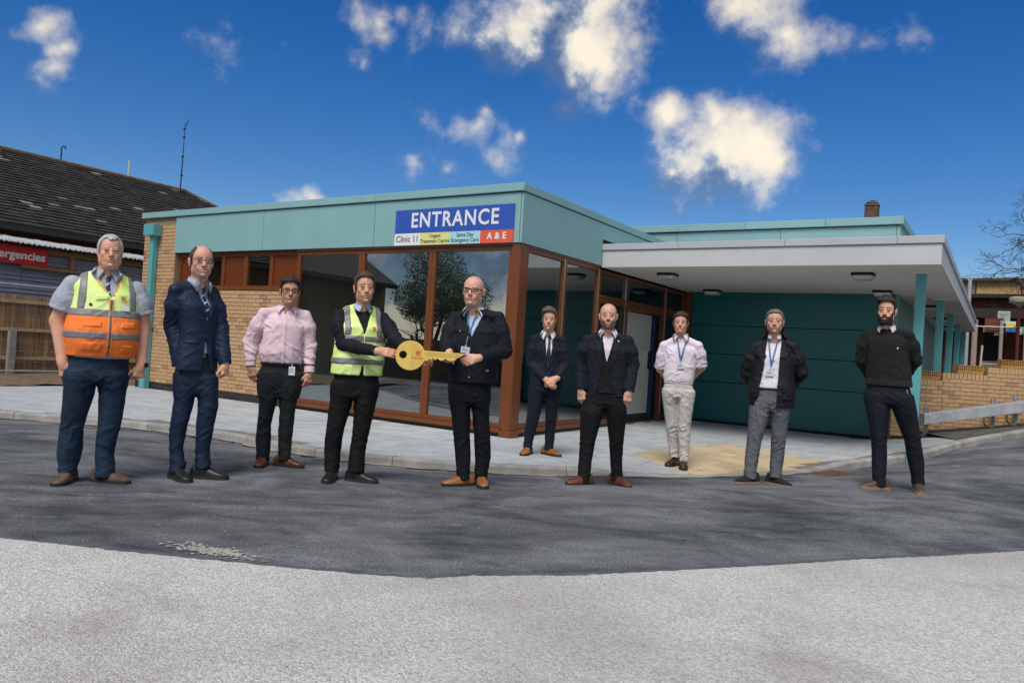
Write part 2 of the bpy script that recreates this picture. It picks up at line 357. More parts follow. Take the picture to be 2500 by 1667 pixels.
# ------------------------------------------------------------------ footway: bed and single slabs
YA=R(32.98); C0=Vector((.027,10.244,0)); EX=Vector((math.cos(YA),-math.sin(YA),0)); EY=Vector((math.sin(YA),math.cos(YA),0))
def fB(x,y,z=0): return C0+EX*x+EY*y+Vector((0,0,z))
def tB(p): d=Vector(p)-C0; return Vector((d.dot(EX),d.dot(EY),p[2]))
def zpave(x,y):      # footway dips at the dropped kerb and rises along the ramp
    yk=np.interp(x,kx,ky); zk=np.interp(x,kx,kz); d=y-yk
    return float(zk*sm(1-d/(1.8 if zk<0 else 3.0)))
KIN=[KP[i]+kerb_n(i)*(KW+.004) for i in range(0,len(KP),3)]
def clip(poly):
    c=sum((Vector((p[0],p[1])) for p in poly),Vector((0,0)))/len(poly)
    for i in range(len(KIN)-1):
        a,b_=KIN[i],KIN[i+1]
        if min((Vector((a.x,a.y))-c).length,(Vector((b_.x,b_.y))-c).length)>1.3: continue
        ed=Vector((b_.x-a.x,b_.y-a.y)); nn=Vector((-ed.y,ed.x)).normalized()
        out=[]
        for j in range(len(poly)):
            p=Vector(poly[j]);q=Vector(poly[(j+1)%len(poly)]); dp=(p-Vector((a.x,a.y))).dot(nn); dq=(q-Vector((a.x,a.y))).dot(nn)
            if dp>=0: out.append(tuple(p))
            if dp*dq<0: t=dp/(dp-dq); out.append(tuple(p.lerp(q,t)))
        poly=out
        if len(poly)<3: return None
    return poly
def area(p): return abs(sum(p[i][0]*p[(i+1)%len(p)][1]-p[(i+1)%len(p)][0]*p[i][1] for i in range(len(p))))/2
foot=empty('footway'); tag(foot,'footway of pale grey paving slabs in front of the clinic','footway',kind='structure')
M_SLAB=mat('paving_slab',(.43,.46,.485),.9,var=.22,vs=4,bump=.3,bs=220,objrand=.09)
M_TACT=mat('buff_slab',(.55,.44,.29),.9,var=.4,vs=3.5,bump=.3,bs=200,objrand=.14,c2=(.47,.36,.21))
M_BED=mat('paving_bed',(.19,.175,.155),.95,var=.3,vs=20)
# bed: strip mesh from the kerb back to 7 m behind it
b=MB()
for i in range(0,len(KP)):
    p=KP[i]; nn=kerb_n(i)
    for u in (KW-.01,.6,1.4,2.4,4.2,7.,11.):
        q=p+Vector((nn.x*.25,1,0)).normalized()*u if u>2 else p+nn*u
        b.v.append((q.x,q.y,zpave(q.x,q.y)-.012))
for i in range(len(KP)-1):
    for j in range(6): b.quadf(i*7+j,(i+1)*7+j,(i+1)*7+j+1,i*7+j+1)
b.build('paving_bed',M_BED,foot,fix=False)
SLABS=[]
TQ=[(1.70,.23),(2.17,2.60),(3.80,2.08)]; TL=(2.75,-.48)
def hcut(poly,a,c,keep):      # part of poly on the left (keep>0) or right of the line a->c
    ed=Vector((c[0]-a[0],c[1]-a[1])); nn=Vector((-ed.y,ed.x)).normalized()*keep; out=[]
    for j in range(len(poly)):
        p=Vector(poly[j]);q=Vector(poly[(j+1)%len(poly)]); dp=(p-Vector(a)).dot(nn)-.002; dq=(q-Vector(a)).dot(nn)-.002
        if dp>=0: out.append(tuple(p))
        if dp*dq<0: out.append(tuple(p.lerp(q,dp/(dp-dq))))
    return out if len(out)>2 else None
SW,SD=.60,.40
for iy in range(-16,17):
    for ix in range(-18,10):
        x0=ix*SW+(.3 if iy%2 else 0); y0=iy*SD; x1,y1=x0+SW,y0+SD
        if x1<-9.15: continue
        x0=max(x0,-9.15)
        if y1>.0 and x1<=.02 and x0>-8.95: continue          # under the building
        if y1>6.44: continue
        if y0<0<y1 and x0<0: y1=-.02
        g_=.0028; pl=[(x0+g_,y0+g_),(x1-g_,y0+g_),(x1-g_,y1-g_),(x0+g_,y1-g_)]
        parts=[]; cur=pl
        for (a,c) in ((TQ[0],TQ[1]),(TQ[1],TQ[2]),(TL,TQ[0])):
            if cur is None: break
            o_=hcut(cur,a,c,1)
            if o_: parts.append((o_,False))
            cur=hcut(cur,a,c,-1)
        if cur: parts.append((cur,True))
        for pp,tc_ in parts:
            wp=[tuple(fB(*p)[:2]) for p in pp]; wp=clip(wp)
            if not wp or area(wp)<.008: continue
            cx=sum(p[0] for p in wp)/len(wp); cy=sum(p[1] for p in wp)/len(wp)
            if cx<-12 or cx>8.5 or cy>13.0+max(0,6.6-cx)*2 or cy<np.interp(cx,kx,ky): continue
            SLABS.append((math.hypot(cx,cy)-(3 if tc_ else 0),wp,tc_))
SLABS.sort(key=lambda s:s[0])
rest=MB()
for k,(d,wp,tc_) in enumerate(SLABS):
    b=MB() if (k<300) else rest
    j=rnd.uniform(-.0012,.0012); zt=[zpave(*p)+j for p in wp]
    if not (k<300): b.cur=1 if tc_ else 0
    b.prism(wp,[z-.045 for z in zt],zt)
    if k<300: b.build('paving_slab',M_TACT if tc_ else M_SLAB,foot)
if rest.f: tag(rest.build('paving_slabs_beyond',[M_SLAB,M_TACT],foot),kind='stuff')
# rusty gully grating by the kerb
gu=empty('gully_grating',(4.05,9.14,float(zroad(4.05,9.1))),R(44)); tag(gu,'rusty iron gully grating in the road by the kerb','drain cover')
M_RUST=mat('rust',(.22,.11,.055),.85,var=.6,vs=14,bump=.4,bs=90)
b=MB(); b.box(-.25,-.2,-.02,.25,-.17,.008); b.box(-.25,.17,-.02,.25,.2,.008); b.box(-.25,-.17,-.02,-.22,.17,.008); b.box(.22,-.17,-.02,.25,.17,.008); b.build('frame',M_RUST,gu)
for i in range(9): box('bar',(-.2+i*.047,-.17,-.015),(-.178+i*.047,.17,.006),M_RUST,gu)
# grit and leaves round the gully and a few scraps on the road
M_LEAF=mat('dead_leaf',(.23,.13,.06),.9,objrand=.4)
b=MB(); rr=random.Random(5)
for i in range(260):
    if i<190: x=4.05+rr.gauss(0,.35); y=9.1+(x-4.05)*.8+rr.gauss(0,.07)-.05
    else: x=rr.uniform(-3.5,4.5); y=rr.uniform(4.6,7.6)
    if y>np.interp(x,kx,ky)-.03: continue
    z=float(zroad(x,y))+.009; s=rr.uniform(.004,.016) if i<190 else rr.uniform(.003,.008); a=rr.uniform(0,6.28)
    b.poly([(x+s*math.cos(a),y+s*math.sin(a),z),(x+s*.5*math.cos(a+1.6),y+s*.5*math.sin(a+1.6),z+.004),(x-s*math.cos(a),y-s*math.sin(a),z),(x-s*.5*math.cos(a+1.6),y-s*.5*math.sin(a+1.6),z+.002)])
tag(b.build('leaf_litter',M_LEAF,fix=False),'scraps of dead leaf lying by the gully and on the road','litter',kind='stuff')

# crumbs of pale concrete spilt on the road edge
b=MB(); rr=random.Random(8)
for i in range(420):
    x=-1.52+rr.gauss(0,.11)+.0; y=4.02+(x+1.5)*-.25+rr.gauss(0,.035)+.03; s=rr.uniform(.004,.017); a0=rr.uniform(0,6); z=float(zroad(x,y))+.0065
    b.poly([(x+s*(.7+.5*rr.random())*math.cos(a0+k*1.05),y+.7*s*(.7+.5*rr.random())*math.sin(a0+k*1.05),z+rr.uniform(0,.003)) for k in range(6)])
tag(b.build('concrete_crumbs',mat('concrete_crumb',(.42,.40,.375),.9,var=.3,vs=40),fix=False),'crumbs of pale concrete spilt on the asphalt edge','debris',kind='stuff')
# ================================================================== the clinic
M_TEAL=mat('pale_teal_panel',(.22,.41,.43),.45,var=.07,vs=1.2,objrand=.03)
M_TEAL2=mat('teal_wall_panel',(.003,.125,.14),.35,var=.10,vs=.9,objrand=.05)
M_TEALC=mat('teal_column_paint',(.10,.36,.385),.4,var=.06,vs=2)
M_BROWN=mat('brown_frame',(.165,.047,.012),.35,var=.12,vs=2.5)
M_BROWNP=mat('brown_infill',(.135,.034,.008),.3,var=.08,vs=2)
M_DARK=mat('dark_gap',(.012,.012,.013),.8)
M_WHITE=mat('white_render',(.50,.515,.54),.7,var=.08,vs=1.5)
M_SOFF=mat('soffit_white',(.72,.70,.67),.8,var=.06,vs=1.)
M_FLASH=mat('grey_flashing',(.42,.455,.49),.4,var=.05,vs=2)
M_BRICK=mat('buff_brick',(.45,.285,.150),.88,var=.30,vs=14,bump=.3,bs=120,objrand=.07,island=True,c2=(.47,.305,.165))
M_BRICKR=mat('red_buff_brick',(.40,.235,.125),.88,var=.25,vs=14,bump=.3,bs=120,objrand=.10,island=True)
M_ENG=mat('engineering_brick',(.022,.024,.028),.45,var=.4,vs=12,bump=.2,bs=90,objrand=.3,island=True)
M_MORT=mat('mortar',(.31,.215,.125),.95,var=.2,vs=9,bump=.3,bs=150)
M_GLASS=glass_mat('coated_glass',(.62,.70,.68),4.0)
M_GLASS2=glass_mat('door_glass',(.55,.66,.64),1.6)
M_ALU=mat('aluminium_strip',(.62,.64,.66),.35,metal=.8)
BK=empty('clinic_building',C0,-YA)
tag(BK,'single storey clinic with pale teal fascia, brown glazing and white entrance canopy','building')
BL_,BH=.1965,.0695
_bm={}
def brick_mesh(m_,L=BL_,H=BH,j=.008):
    k=(m_.name,L,H)
    if k not in _bm:
        b=MB(); x,z=(L-j)/2,(H-j)/2; e=.0022
        # front face slightly pillowed
        b.v=[(-x,.0,-z),(x,.0,-z),(x,.0,z),(-x,.0,z),(-x+e,-.009,-z+e),(x-e,-.009,-z+e),(x-e,-.009,z-e),(-x+e,-.009,z-e)]
        for q in ((4,5,6,7),(0,1,5,4),(1,2,6,5),(2,3,7,6),(3,0,4,7)): b.quadf(*q)
        _bm[k]=b.mesh('brick',m_,fix=False)
    return _bm[k]
def brickwork(parent,rects,y=0.,eng=None,cap=300,seed=1,red=.12,skip=None):
    rr=random.Random(seed); L=[]
    z0a=min(r[2] for r in rects)
    for (x0,x1,z0,z1) in rects:
        n=int(round((z1-z0)/BH))
        for c in range(n):
            row=int(round((z0-z0a)/BH))+c; off=(BL_/2 if row%2 else 0)
            i=math.floor((x0-off)/BL_)-1
            while True:
                a=off+i*BL_; b_=a+BL_; i+=1
                if a>=x1-.02: break
                a2,b2=max(a,x0),min(b_,x1)
                if b2-a2<.03: continue
                zc=z0+(c+.5)*BH; xc=(a2+b2)/2
                e=eng(xc,zc) if eng else False
                if skip and skip(xc,zc): continue
                L.append((xc,zc,(b2-a2)/BL_,M_ENG if e else (M_BRICKR if rr.random()<red else M_BRICK)))
    bpy.context.view_layer.update()
    mw=parent.matrix_world
    L.sort(key=lambda q:(mw@Vector((q[0],y,q[1]))-Vector((0,0,CAMZ))).length)
    bulk={}
    for k,(xc,zc,s,m_) in enumerate(L):
        if k<cap:
            o=link('brick',brick_mesh(m_),parent,(xc,y-rr.uniform(0,.0015),zc)); o.scale=(s,1,1); o.rotation_euler=(0,rr.uniform(-.006,.006),0)
        else:
            b=bulk.setdefault(m_.name,(MB(),m_))[0]; x=(BL_*s-.008)/2; z=(BH-.008)/2; e_=.002; q=len(b.v)
            b.v+=[(xc-x,y,zc-z),(xc+x,y,zc-z),(xc+x,y,zc+z),(xc-x,y,zc+z),(xc-x+e_,y-.009,zc-z+e_),(xc+x-e_,y-.009,zc-z+e_),(xc+x-e_,y-.009,zc+z-e_),(xc-x+e_,y-.009,zc+z-e_)]
            for f in ((4,5,6,7),(0,1,5,4),(1,2,6,5),(2,3,7,6),(3,0,4,7)): b.quadf(*[q+t for t in f])
    for nm,(b,m_) in bulk.items(): tag(b.build('bricks_beyond',m_,parent,fix=False),kind='stuff')
# --- brick walls of the left facade
zt=47*BH+.09
bw=MB().box(-8.93,0,-.1,-7.87,.25,3.34).box(-7.87,0,-.1,-4.42,.24,1.955).box(-8.93,.25,-.1,-8.68,6.4,3.34).build('brick_wall',M_MORT,BK)
brickwork(bw,[(-8.93,-7.872,.0,46*BH),(-7.868,-4.42,.0,28*BH)],eng=lambda x,z:z<2*BH,seed=2)
# engineering course under the glazing
bw2=MB().box(-4.42,.03,-.1,-.0,.2,.055).build('plinth',M_ENG,BK)
# --- fascia panels and coping
def panel(nm,a,b,m_,par=BK,bev=.004): return box(nm,a,b,m_,par,bevel=bev)
for x0,x1 in ((-7.862,-5.304),(-5.296,-2.684),(-2.676,-.006)): panel('fascia_panel',(x0,-.035,2.652),(x1,.0,3.338),M_TEAL)
MB().box(-7.87,0.002,2.64,-.004,.2,3.34).box(-.2,.004,2.64,-.002,6.4,3.34).build('fascia_backing',M_DARK,BK)
for y0,y1,z0 in ((-.03,2.418,2.652),):
    panel('fascia_panel',(.0,y0,z0),(.035,y1,3.338),M_TEAL)
panel('fascia_panel',(.0,2.424,3.085),(.035,4.7,3.338),M_TEAL); panel('fascia_panel',(.0,4.706,3.085),(.035,6.98,3.338),M_TEAL)
box('louvre',(-.0,2.424,2.98),(.02,6.98,3.08),M_DARK,BK)
for x0,x1 in ((-8.98,-8.27),(-8.266,-5.3),(-5.296,-2.68),(-2.676,-1.0),(-.996,.05)):
    panel('coping',(x0,-.07,3.352),(x1,.22,3.463),M_TEAL,bev=.006)
for y0,y1 in ((.224,2.4),(2.404,4.7),(4.704,7.1)): panel('coping',(-.2,y0,3.352),(.05,y1,3.463),M_TEAL,bev=.006)
MB().box(-8.9,.2,3.28,-.15,7.2,3.36).build('roof_deck',mat('roof_felt',(.12,.12,.12),.9),BK)
# --- downpipe with hopper
dp=MB().box(-8.555,-.125,.02,-8.43,-.022,3.0).box(-8.575,-.14,1.18,-8.41,-.02,1.24).box(-8.575,-.14,-.0,-8.41,-.02,.16).build('downpipe',M_TEALC,BK,bevel=.004)
MB().box(-8.655,-.21,2.985,-8.33,-.02,3.205).build('hopper',M_TEALC,dp,bevel=.006)
# --- strip window
def window(name,x0,x1,z0,z1,y,fr=.05,glass=M_GLASS,infill=None,dep=.07,mf=M_BROWN,par=BK,axis='x'):
    """framed light in a wall facing -y (axis x) or facing +x (axis y)"""
    def bb(b,a,c,u,d):   # a,c along wall ; u,d heights ; depth
        if axis=='x': b.box(a,y,u,c,y+dep,d)
        else: b.box(y-dep,a,u,y,c,d)
    b=MB(); bb(b,x0,x1,z0,z0+fr); bb(b,x0,x1,z1-fr,z1); bb(b,x0,x0+fr,z0+fr,z1-fr); bb(b,x1-fr,x1,z0+fr,z1-fr)
    f=b.build(name,mf,par,bevel=.003)
    b=MB()
    if axis=='x': b.box(x0+fr,y+.028,z0+fr,x1-fr,y+.036,z1-fr)
    else: b.box(y-.036,x0+fr,z0+fr,y-.028,x1-fr,z1-fr)
    b.build('infill_panel' if infill else 'pane',infill or glass,f); return f
for x0,x1,g_ in ((-7.80,-7.14,0),(-7.14,-6.47,1),(-6.47,-5.83,0),(-5.83,-5.14,1),(-5.14,-4.44,0)):
    window('window' if g_ else 'spandrel',x0+.002,x1-.002,2.0,2.615,.06,fr=.042,infill=None if g_ else M_BROWNP)
MB().box(-7.868,-.02,1.958,-4.43,.14,1.998).box(-7.868,.05,2.618,-4.43,.13,2.64).build('window_sill',M_BROWN,BK,bevel=.004)
# --- tall glazing to the corner
for x0,x1 in ((-4.43,-2.957),(-2.953,-1.533),(-1.529,-.122)): window('window',x0,x1,.115,2.62,.02,fr=.062)
MB().box(-4.43,-.035,.055,-.13,.10,.112).build('window_sill',M_BROWN,BK,bevel=.006)
MB().box(-4.43,-.01,2.622,-.12,.1,2.648).build('head_trim',M_BROWN,BK)
cp=MB().prism([(-.118,-.012),(-.01,-.012),(.014,.012),(.014,.18),(-.118,.18)],.0,2.647).build('corner_post',M_BROWN,BK,bevel=.004)
MB().prism([(-.13,-.05),(.02,-.05),(.05,-.02),(.05,.19),(-.13,.19)],.0,.09).build('corner_sill',M_BROWN,BK,bevel=.006)
# --- right facade
for y0,y1 in ((.184,1.294),(1.298,2.448)): window('window',y0,y1,.115,2.62,-.0,fr=.062,axis='y')
MB().box(-.1,.195,.055,.035,2.5,.112).build('window_sill',M_BROWN,BK,bevel=.006)
MB().box(-.1,.19,2.622,.01,2.46,2.648).build('head_trim',M_BROWN,BK)
for y0 in (1.27,2.42): box('aluminium_bead',(-.02,y0,.12),(.006,y0+.018,2.61),M_ALU,BK)
for y0,y1 in ((2.455,3.57),(3.575,5.385),(5.39,6.40)):
    window('transom_window',y0,y1,2.14,2.60,-.0,fr=.055,axis='y',mf=M_BROWN,glass=M_GLASS2)
window('window',2.455,3.57,.06,2.135,-.0,fr=.07,axis='y',glass=M_GLASS2)
window('window',5.39,6.40,.06,2.135,-.0,fr=.07,axis='y',glass=M_GLASS2)
MB().box(-.09,3.576,2.04,.0,5.384,2.137).box(-.09,3.576,.0,.0,3.64,2.04).box(-.09,5.32,.0,.0,5.384,2.04).build('door_frame',M_BROWN,BK,bevel=.003)
for y0 in (3.50,5.36): box('aluminium_bead',(-.02,y0,.12),(.006,y0+.014,2.6),M_ALU,BK)
box('door_post',(-.20,5.10,.02),(-.095,5.2,2.04),mat('blue_paint',(.004,.022,.09),.4),BK,bevel=.004)
# --- grey door leaf slid open behind the frame
dl=box('door_leaf',(-.19,3.62,.16),(-.15,5.09,2.03),mat('door_grey',(.47,.47,.44),.6,var=.05,vs=1),BK,bevel=.004); box('kick_plate',(-.19,3.62,.02),(-.145,5.09,.155),M_DARK,dl); box('card_reader',(-.149,4.72,1.02),(-.115,4.9,1.36),M_WHITE,dl,bevel=.004); box('lock_plate',(-.149,5.0,1.0),(-.12,5.08,1.34),M_DARK,dl); box('latch',(-.149,4.45,1.58),(-.14,4.52,1.66),M_FLASH,dl)
# --- inside
M_INT=mat('interior_teal',(.01,.085,.09),.6,var=.1,vs=1.); M_CEIL=mat('ceiling_tile',(.62,.63,.62),.9); M_FLOOR=mat('vinyl_floor',(.20,.19,.175),.35,var=.1,vs=2)
M_INTW=mat('interior_grey_wall',(.40,.40,.38),.8,var=.05,vs=1)
box('inner_floor',(-8.6,.12,-.08),(-.09,6.9,.012),M_FLOOR,BK)
cl=box('ceiling',(-8.6,.12,2.70),(-.12,6.9,2.74),M_CEIL,BK)
b=MB()
for i in range(15): b.box(-8.6+i*.6,.12,2.694,-8.58+i*.6,6.9,2.699)
for i in range(11): b.box(-8.6,.3+i*.6,2.692,-.12,.32+i*.6,2.6975)
b.build('ceiling_grid',M_ALU,cl)
box('inner_wall',(-4.6,4.6,.013),(-1.2,4.7,2.69),M_INT,BK); box('inner_wall',(-4.6,.25,.013),(-4.5,4.6,2.69),mat('interior_wall_pale',(.33,.35,.35),.8),BK)
box('inner_wall',(-1.3,3.3,.013),(-1.2,6.4,2.69),M_INTW,BK); box('skirting',(-1.2,3.3,.013),(-1.18,6.4,.14),M_DARK,BK)
box('inner_wall',(-1.18,6.36,.013),(-.1,6.42,2.69),M_INT,BK)
for z in (1.0,1.55,2.1): box('panel_joint',(-4.49,4.592,z),(-1.31,4.599,z+.015),M_DARK,BK)
box('reception_desk',(-3.6,3.4,.013),(-2.2,3.9,.95),M_INT,BK,bevel=.01); box('desk_top',(-3.7,3.3,.951),(-2.1,4.0,1.0),M_INTW,BK,bevel=.005)
for x,y in ((-1.4,1.6),(-3.2,1.6),(-1.4,3.0)): box('ceiling_lamp',(x-.28,y-.28,2.685),(x+.28,y+.28,2.691),M_CEIL,BK)
box('noticeboard',(-1.195,3.9,1.1),(-1.165,4.1,1.45),mat('notice_white',(.55,.57,.56),.7),BK); box('keypad',(-1.195,4.5,1.05),(-1.15,4.62,1.35),M_DARK,BK,bevel=.004); box('light_switch',(-1.195,3.62,1.45),(-1.18,3.70,1.53),M_WHITE,BK,bevel=.003)
# --- teal wall under the canopy
box('wall_core',(.02,6.46,-.1),(3.90,6.7,2.64),M_DARK,BK)
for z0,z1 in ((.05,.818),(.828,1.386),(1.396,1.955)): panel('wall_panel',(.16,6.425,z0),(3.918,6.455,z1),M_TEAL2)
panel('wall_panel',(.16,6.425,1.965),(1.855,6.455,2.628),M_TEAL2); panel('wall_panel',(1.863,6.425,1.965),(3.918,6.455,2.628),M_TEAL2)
box('corner_mullion',(.03,6.40,.0),(.15,6.455,2.62),M_BROWN,BK); box('wall_panel',(3.92,6.425,-.0),(3.95,6.6,2.628),M_TEALC,BK)
# --- canopy
cy0,cx1,cy1=2.43,4.85,17.75
cn=MB().box(.036,cy0,2.655,cx1,6.9,2.9).box(3.6,6.9,2.655,cx1,cy1,2.9).build('canopy',M_WHITE,BK)
box('soffit',(.037,cy0+.012,2.630),(cx1-.012,6.45,2.654),M_SOFF,cn); box('soffit',(3.93,6.452,2.630),(cx1-.012,cy1-.01,2.654),M_SOFF,cn)
MB().box(.036,cy0-.002,2.63,cx1+.0,cy0+.011,2.654).box(cx1-.011,cy0+.012,2.63,cx1+.002,cy1,2.654).build('drip_edge',M_WHITE,cn)
for x0,x1 in ((.036,1.32),(1.324,2.9),(2.904,4.33),(4.334,cx1+.025)): MB().box(x0,cy0-.025,2.905,x1,cy0+.3,3.005).build('flashing',M_FLASH,cn,bevel=.005)
for i in range(5): y0=cy0+.304+i*3.1; MB().box(cx1-.3,y0,2.905,cx1+.025,y0+3.096,3.005).build('flashing',M_FLASH,cn,bevel=.005)
box('canopy_roof',(.04,cy0+.3,2.9),(cx1-.3,6.95,2.96),M_FLASH,cn)
M_LAMPD=mat('lamp_diffuser',(.50,.54,.53),.25,spec=.6)
for x,y in ((.836,3.28),(.72,5.95),(3.81,3.33),(3.77,5.83),(4.29,8.76),(4.29,12.2),(4.29,15.5)):
    def oc(s,c): return [(-s+c,-s),(s-c,-s),(s,-s+c),(s,s-c),(s-c,s),(-s+c,s),(-s,s-c),(-s,-s+c)]
    b=MB(); b.prism([(x+p,y+q) for p,q in oc(.150,.035)],2.585,2.628); l_=b.build('canopy_lamp',M_DARK,BK,bevel=.004)
    b=MB(); A=oc(.143,.033); B=oc(.118,.03); 
    b.v=[(x+p,y+q,2.584) for p,q in A]+[(x+p,y+q,2.53) for p,q in B]
    for i in range(8): b.quadf(i,(i+1)%8,8+(i+1)%8,8+i)
    b.quadf(*range(8,16)); b.build('diffuser',M_LAMPD,l_)
for y in (3.30,7.3,10.6,14.05,17.5):
    c_=box('column',(4.50,y-.065,-.12),(4.626,y+.065,2.605),M_TEALC,BK,bevel=.006)
    box('cap_plate',(4.42,y-.16,2.606),(4.72,y+.16,2.629),M_SOFF,c_)
# --- higher roof behind
box('clerestory',(-8.5,7.03,2.9),(3.84,17.5,3.98),M_DARK,BK)
for x0,x1 in ((-2.66,-.484),(-.476,1.704),(1.712,3.80),(3.806,3.87)): panel('fascia_panel',(x0,6.99,2.92),(x1,7.028,3.965),M_TEAL)
for y0 in (7.0,10.5,14.0): panel('fascia_panel',(3.842,y0+.03,2.92),(3.872,y0+3.49,3.965),M_TEAL)
for x0,x1 in ((-6.,-2.9),(-2.895,1.0),(1.005,2.55),(2.555,3.92)): panel('coping',(x0,6.93,3.985),(x1,7.25,4.13),M_TEAL,bev=.006)
for y0 in (7.255,11.0,14.7): panel('coping',(3.65,y0,3.985),(3.92,y0+3.70,4.13),M_TEAL,bev=.006)
box('upper_roof',(-8.5,7.2,3.98),(3.7,17.5,4.06),mat('roof_felt',(.12,.12,.12),.9),BK)
# --- side wall behind the columns
box('side_wall',(3.70,6.72,-.1),(3.92,17.6,2.64),mat('grey_green_wall',(.17,.27,.27),.6,var=.08,vs=1),BK)
for y0,y1 in ((6.75,9.0),(9.0,11.3)): window('window',y0+.03,y1-.03,.95,2.0,3.99,fr=.06,axis='y')
for y0 in (7.2,8.6,10.0): window('window',y0,y0+.9,.0,.9,3.985,fr=.05,axis='y')
# --- entrance sign on the fascia
SG=empty('entrance_sign',fB(-1.16,-.037,2.66),-YA); tag(SG,'blue ENTRANCE sign with coloured department strips on the fascia','sign')
M_SB=mat('sign_blue',(.025,.085,.42),.4,var=.04,vs=2); M_SW=mat('sign_white',(.72,.73,.77),.45); M_SY=mat('sign_yellow',(.68,.66,.24),.45); M_SC=mat('sign_cyan',(.36,.62,.70),.45); M_SR=mat('sign_red',(.70,.10,.05),.45); M_SK=mat('sign_black',(.02,.02,.025),.5)
MB().box(-1.07,-.018,.174,1.07,0,.525).build('blue_panel',M_SB,SG)
for x0,x1,m_ in ((-1.07,-.564,M_SW),(-.562,-.014,M_SY),(-.012,.522,M_SC),(.524,1.07,M_SR)): MB().box(x0,-.018,-.006,x1,0,.172).build('strip_panel',m_,SG)
RX=(math.pi/2,0,0)
text('lettering','ENTRANCE',.305,M_SW,SG,(.03,-.0195,.352),RX,spacing=1.13,sx=.93,bold=.006)
text('lettering','Clinic 11',.135,M_SK,SG,(-.815,-.0195,.085),RX,sx=.92)
text('lettering','Urgent',.078,M_SK,SG,(-.29,-.0195,.122),RX,sx=.95); text('lettering','Treatment Centre',.078,M_SK,SG,(-.29,-.0195,.045),RX,sx=.93)
text('lettering','Same Day',.078,M_SK,SG,(.255,-.0195,.122),RX,sx=.95); text('lettering','Emergency Care',.078,M_SK,SG,(.255,-.0195,.045),RX,sx=.93)
text('lettering','A & E',.125,M_SW,SG,(.80,-.0195,.087),RX,spacing=1.1,bold=.004)
# ================================================================== left: old hospital wing, shelter, fences
M_RBRICK=mat('red_brick',(.20,.062,.035),.9,var=.35,vs=10,bump=.3,bs=100,objrand=.28,island=True)
M_RMORT=mat('red_mortar',(.16,.10,.07),.95)
M_TILE=mat('roof_tile',(.042,.037,.034),.9,var=.5,vs=7,bump=.4,bs=50,island=True,objrand=.45)
M_TILE2=mat('roof_tile_pale',(.26,.25,.235),.9,var=.5,vs=20,island=True,objrand=.3)
M_BLACK=mat('black_gutter',(.012,.012,.013),.5)
OB=empty('hospital_wing',fB(-15.4,0,0),-YA); tag(OB,'old red brick hospital wing with dark tiled hipped roof behind the hoarding','building')
# local: x towards the clinic, y along the wall; eaves line x=.6 z=3.55 ; ridge x=-3.6
wl=MB().box(-9,-14,-.1,0,10.6,3.62).build('wall',M_RMORT,OB)
wq=link('brick_face',MB().box(-.02,-5,2.2,-.001,10.6,2.25).mesh('brick_face',M_RMORT),OB)
# brick courses on the band seen above the shelter (wall faces +x)
cnt=0; bulk=MB()
rr=random.Random(11); bmx=MB(); x,z=.1025,.031
bmx.v=[(0,-x,-z),(0,x,-z),(0,x,z),(0,-x,z),(.008,-x+.002,-z+.002),(.008,x-.002,-z+.002),(.008,x-.002,z-.002),(.008,-x+.002,z-.002)]
for q in ((4,5,6,7),(0,1,5,4),(1,2,6,5),(2,3,7,6),(3,0,4,7)): bmx.quadf(*q)
bme=bmx.mesh('brick',M_RBRICK,fix=False)
for c in range(18):
    for k in range(58):
        y=-3.2+k*.213+(.106 if c%2 else 0); zc=2.3+c*.07
        if cnt<300 and c>8 and y<9: link('brick',bme,wl,(.0005,y,zc)); cnt+=1
        else:
            q=len(bulk.v); bulk.v+=[(v[0],v[1]+y,v[2]+zc) for v in bmx.v]
            for f in bmx.f: bulk.quadf(*[q+t for t in f])
tag(bulk.build('bricks_beyond',M_RBRICK,wl,fix=False),kind='stuff')
# roof
ex_,ez,rx_,rz_=.62,3.52,-3.9,6.15; yL,yR,hip=-14.,11.6,7.55
rf=MB(); rf.v=[(ex_,yL,ez),(ex_,yR,ez),(rx_,hip,rz_),(rx_,yL,rz_),(-8.6,yL,ez),(-8.6,yR,ez)]
rf.quadf(0,1,2,3); rf.quadf(1,5,2); rf.quadf(5,4,3,2); rf.quadf(4,5,1,0)
roof=rf.build('roof',M_TILE,OB)
sx,sz=rx_-ex_,rz_-ez; SLn=math.hypot(sx,sz); tx,tz=sx/SLn,sz/SLn; nx_,nz_=tz*-1*-1,-tx   # normal pointing out (+x,+z)
nx_,nz_=sz/SLn,-sx/SLn
NR=27; gauge=SLn/NR; tb=MB()
for r_i in range(NR):
    s0=r_i*gauge; yend=yR+(hip-yR)*(s0/SLn)
    k=0; y=-9.+(.15 if r_i%2 else 0)
    while y<yend:
        y1=min(y+.298,yend)
        lift=.050+rr.uniform(-.006,.008); a=s0-.03+rr.uniform(-.008,.008); b_=s0+gauge*1.02
        def P(s,h): return (ex_+tx*s+nx_*h, ez+tz*s+nz_*h)
        p0=P(a,lift);p1=P(b_,.012);p2=P(a,.002)
        q=len(tb.v); tb.v+=[(p0[0],y,p0[1]),(p0[0],y1-.006,p0[1]),(p1[0],y1-.006,p1[1]),(p1[0],y,p1[1]),(p2[0],y,p2[1]),(p2[0],y1-.006,p2[1])]
        tb.cur=1 if rr.random()<.045 else 0
        tb.quadf(q,q+1,q+2,q+3); tb.quadf(q+4,q+5,q+1,q)
        y+=.30
tag(tb.build('roof_tiles',[M_TILE,M_TILE2],roof,fix=False),kind='stuff')
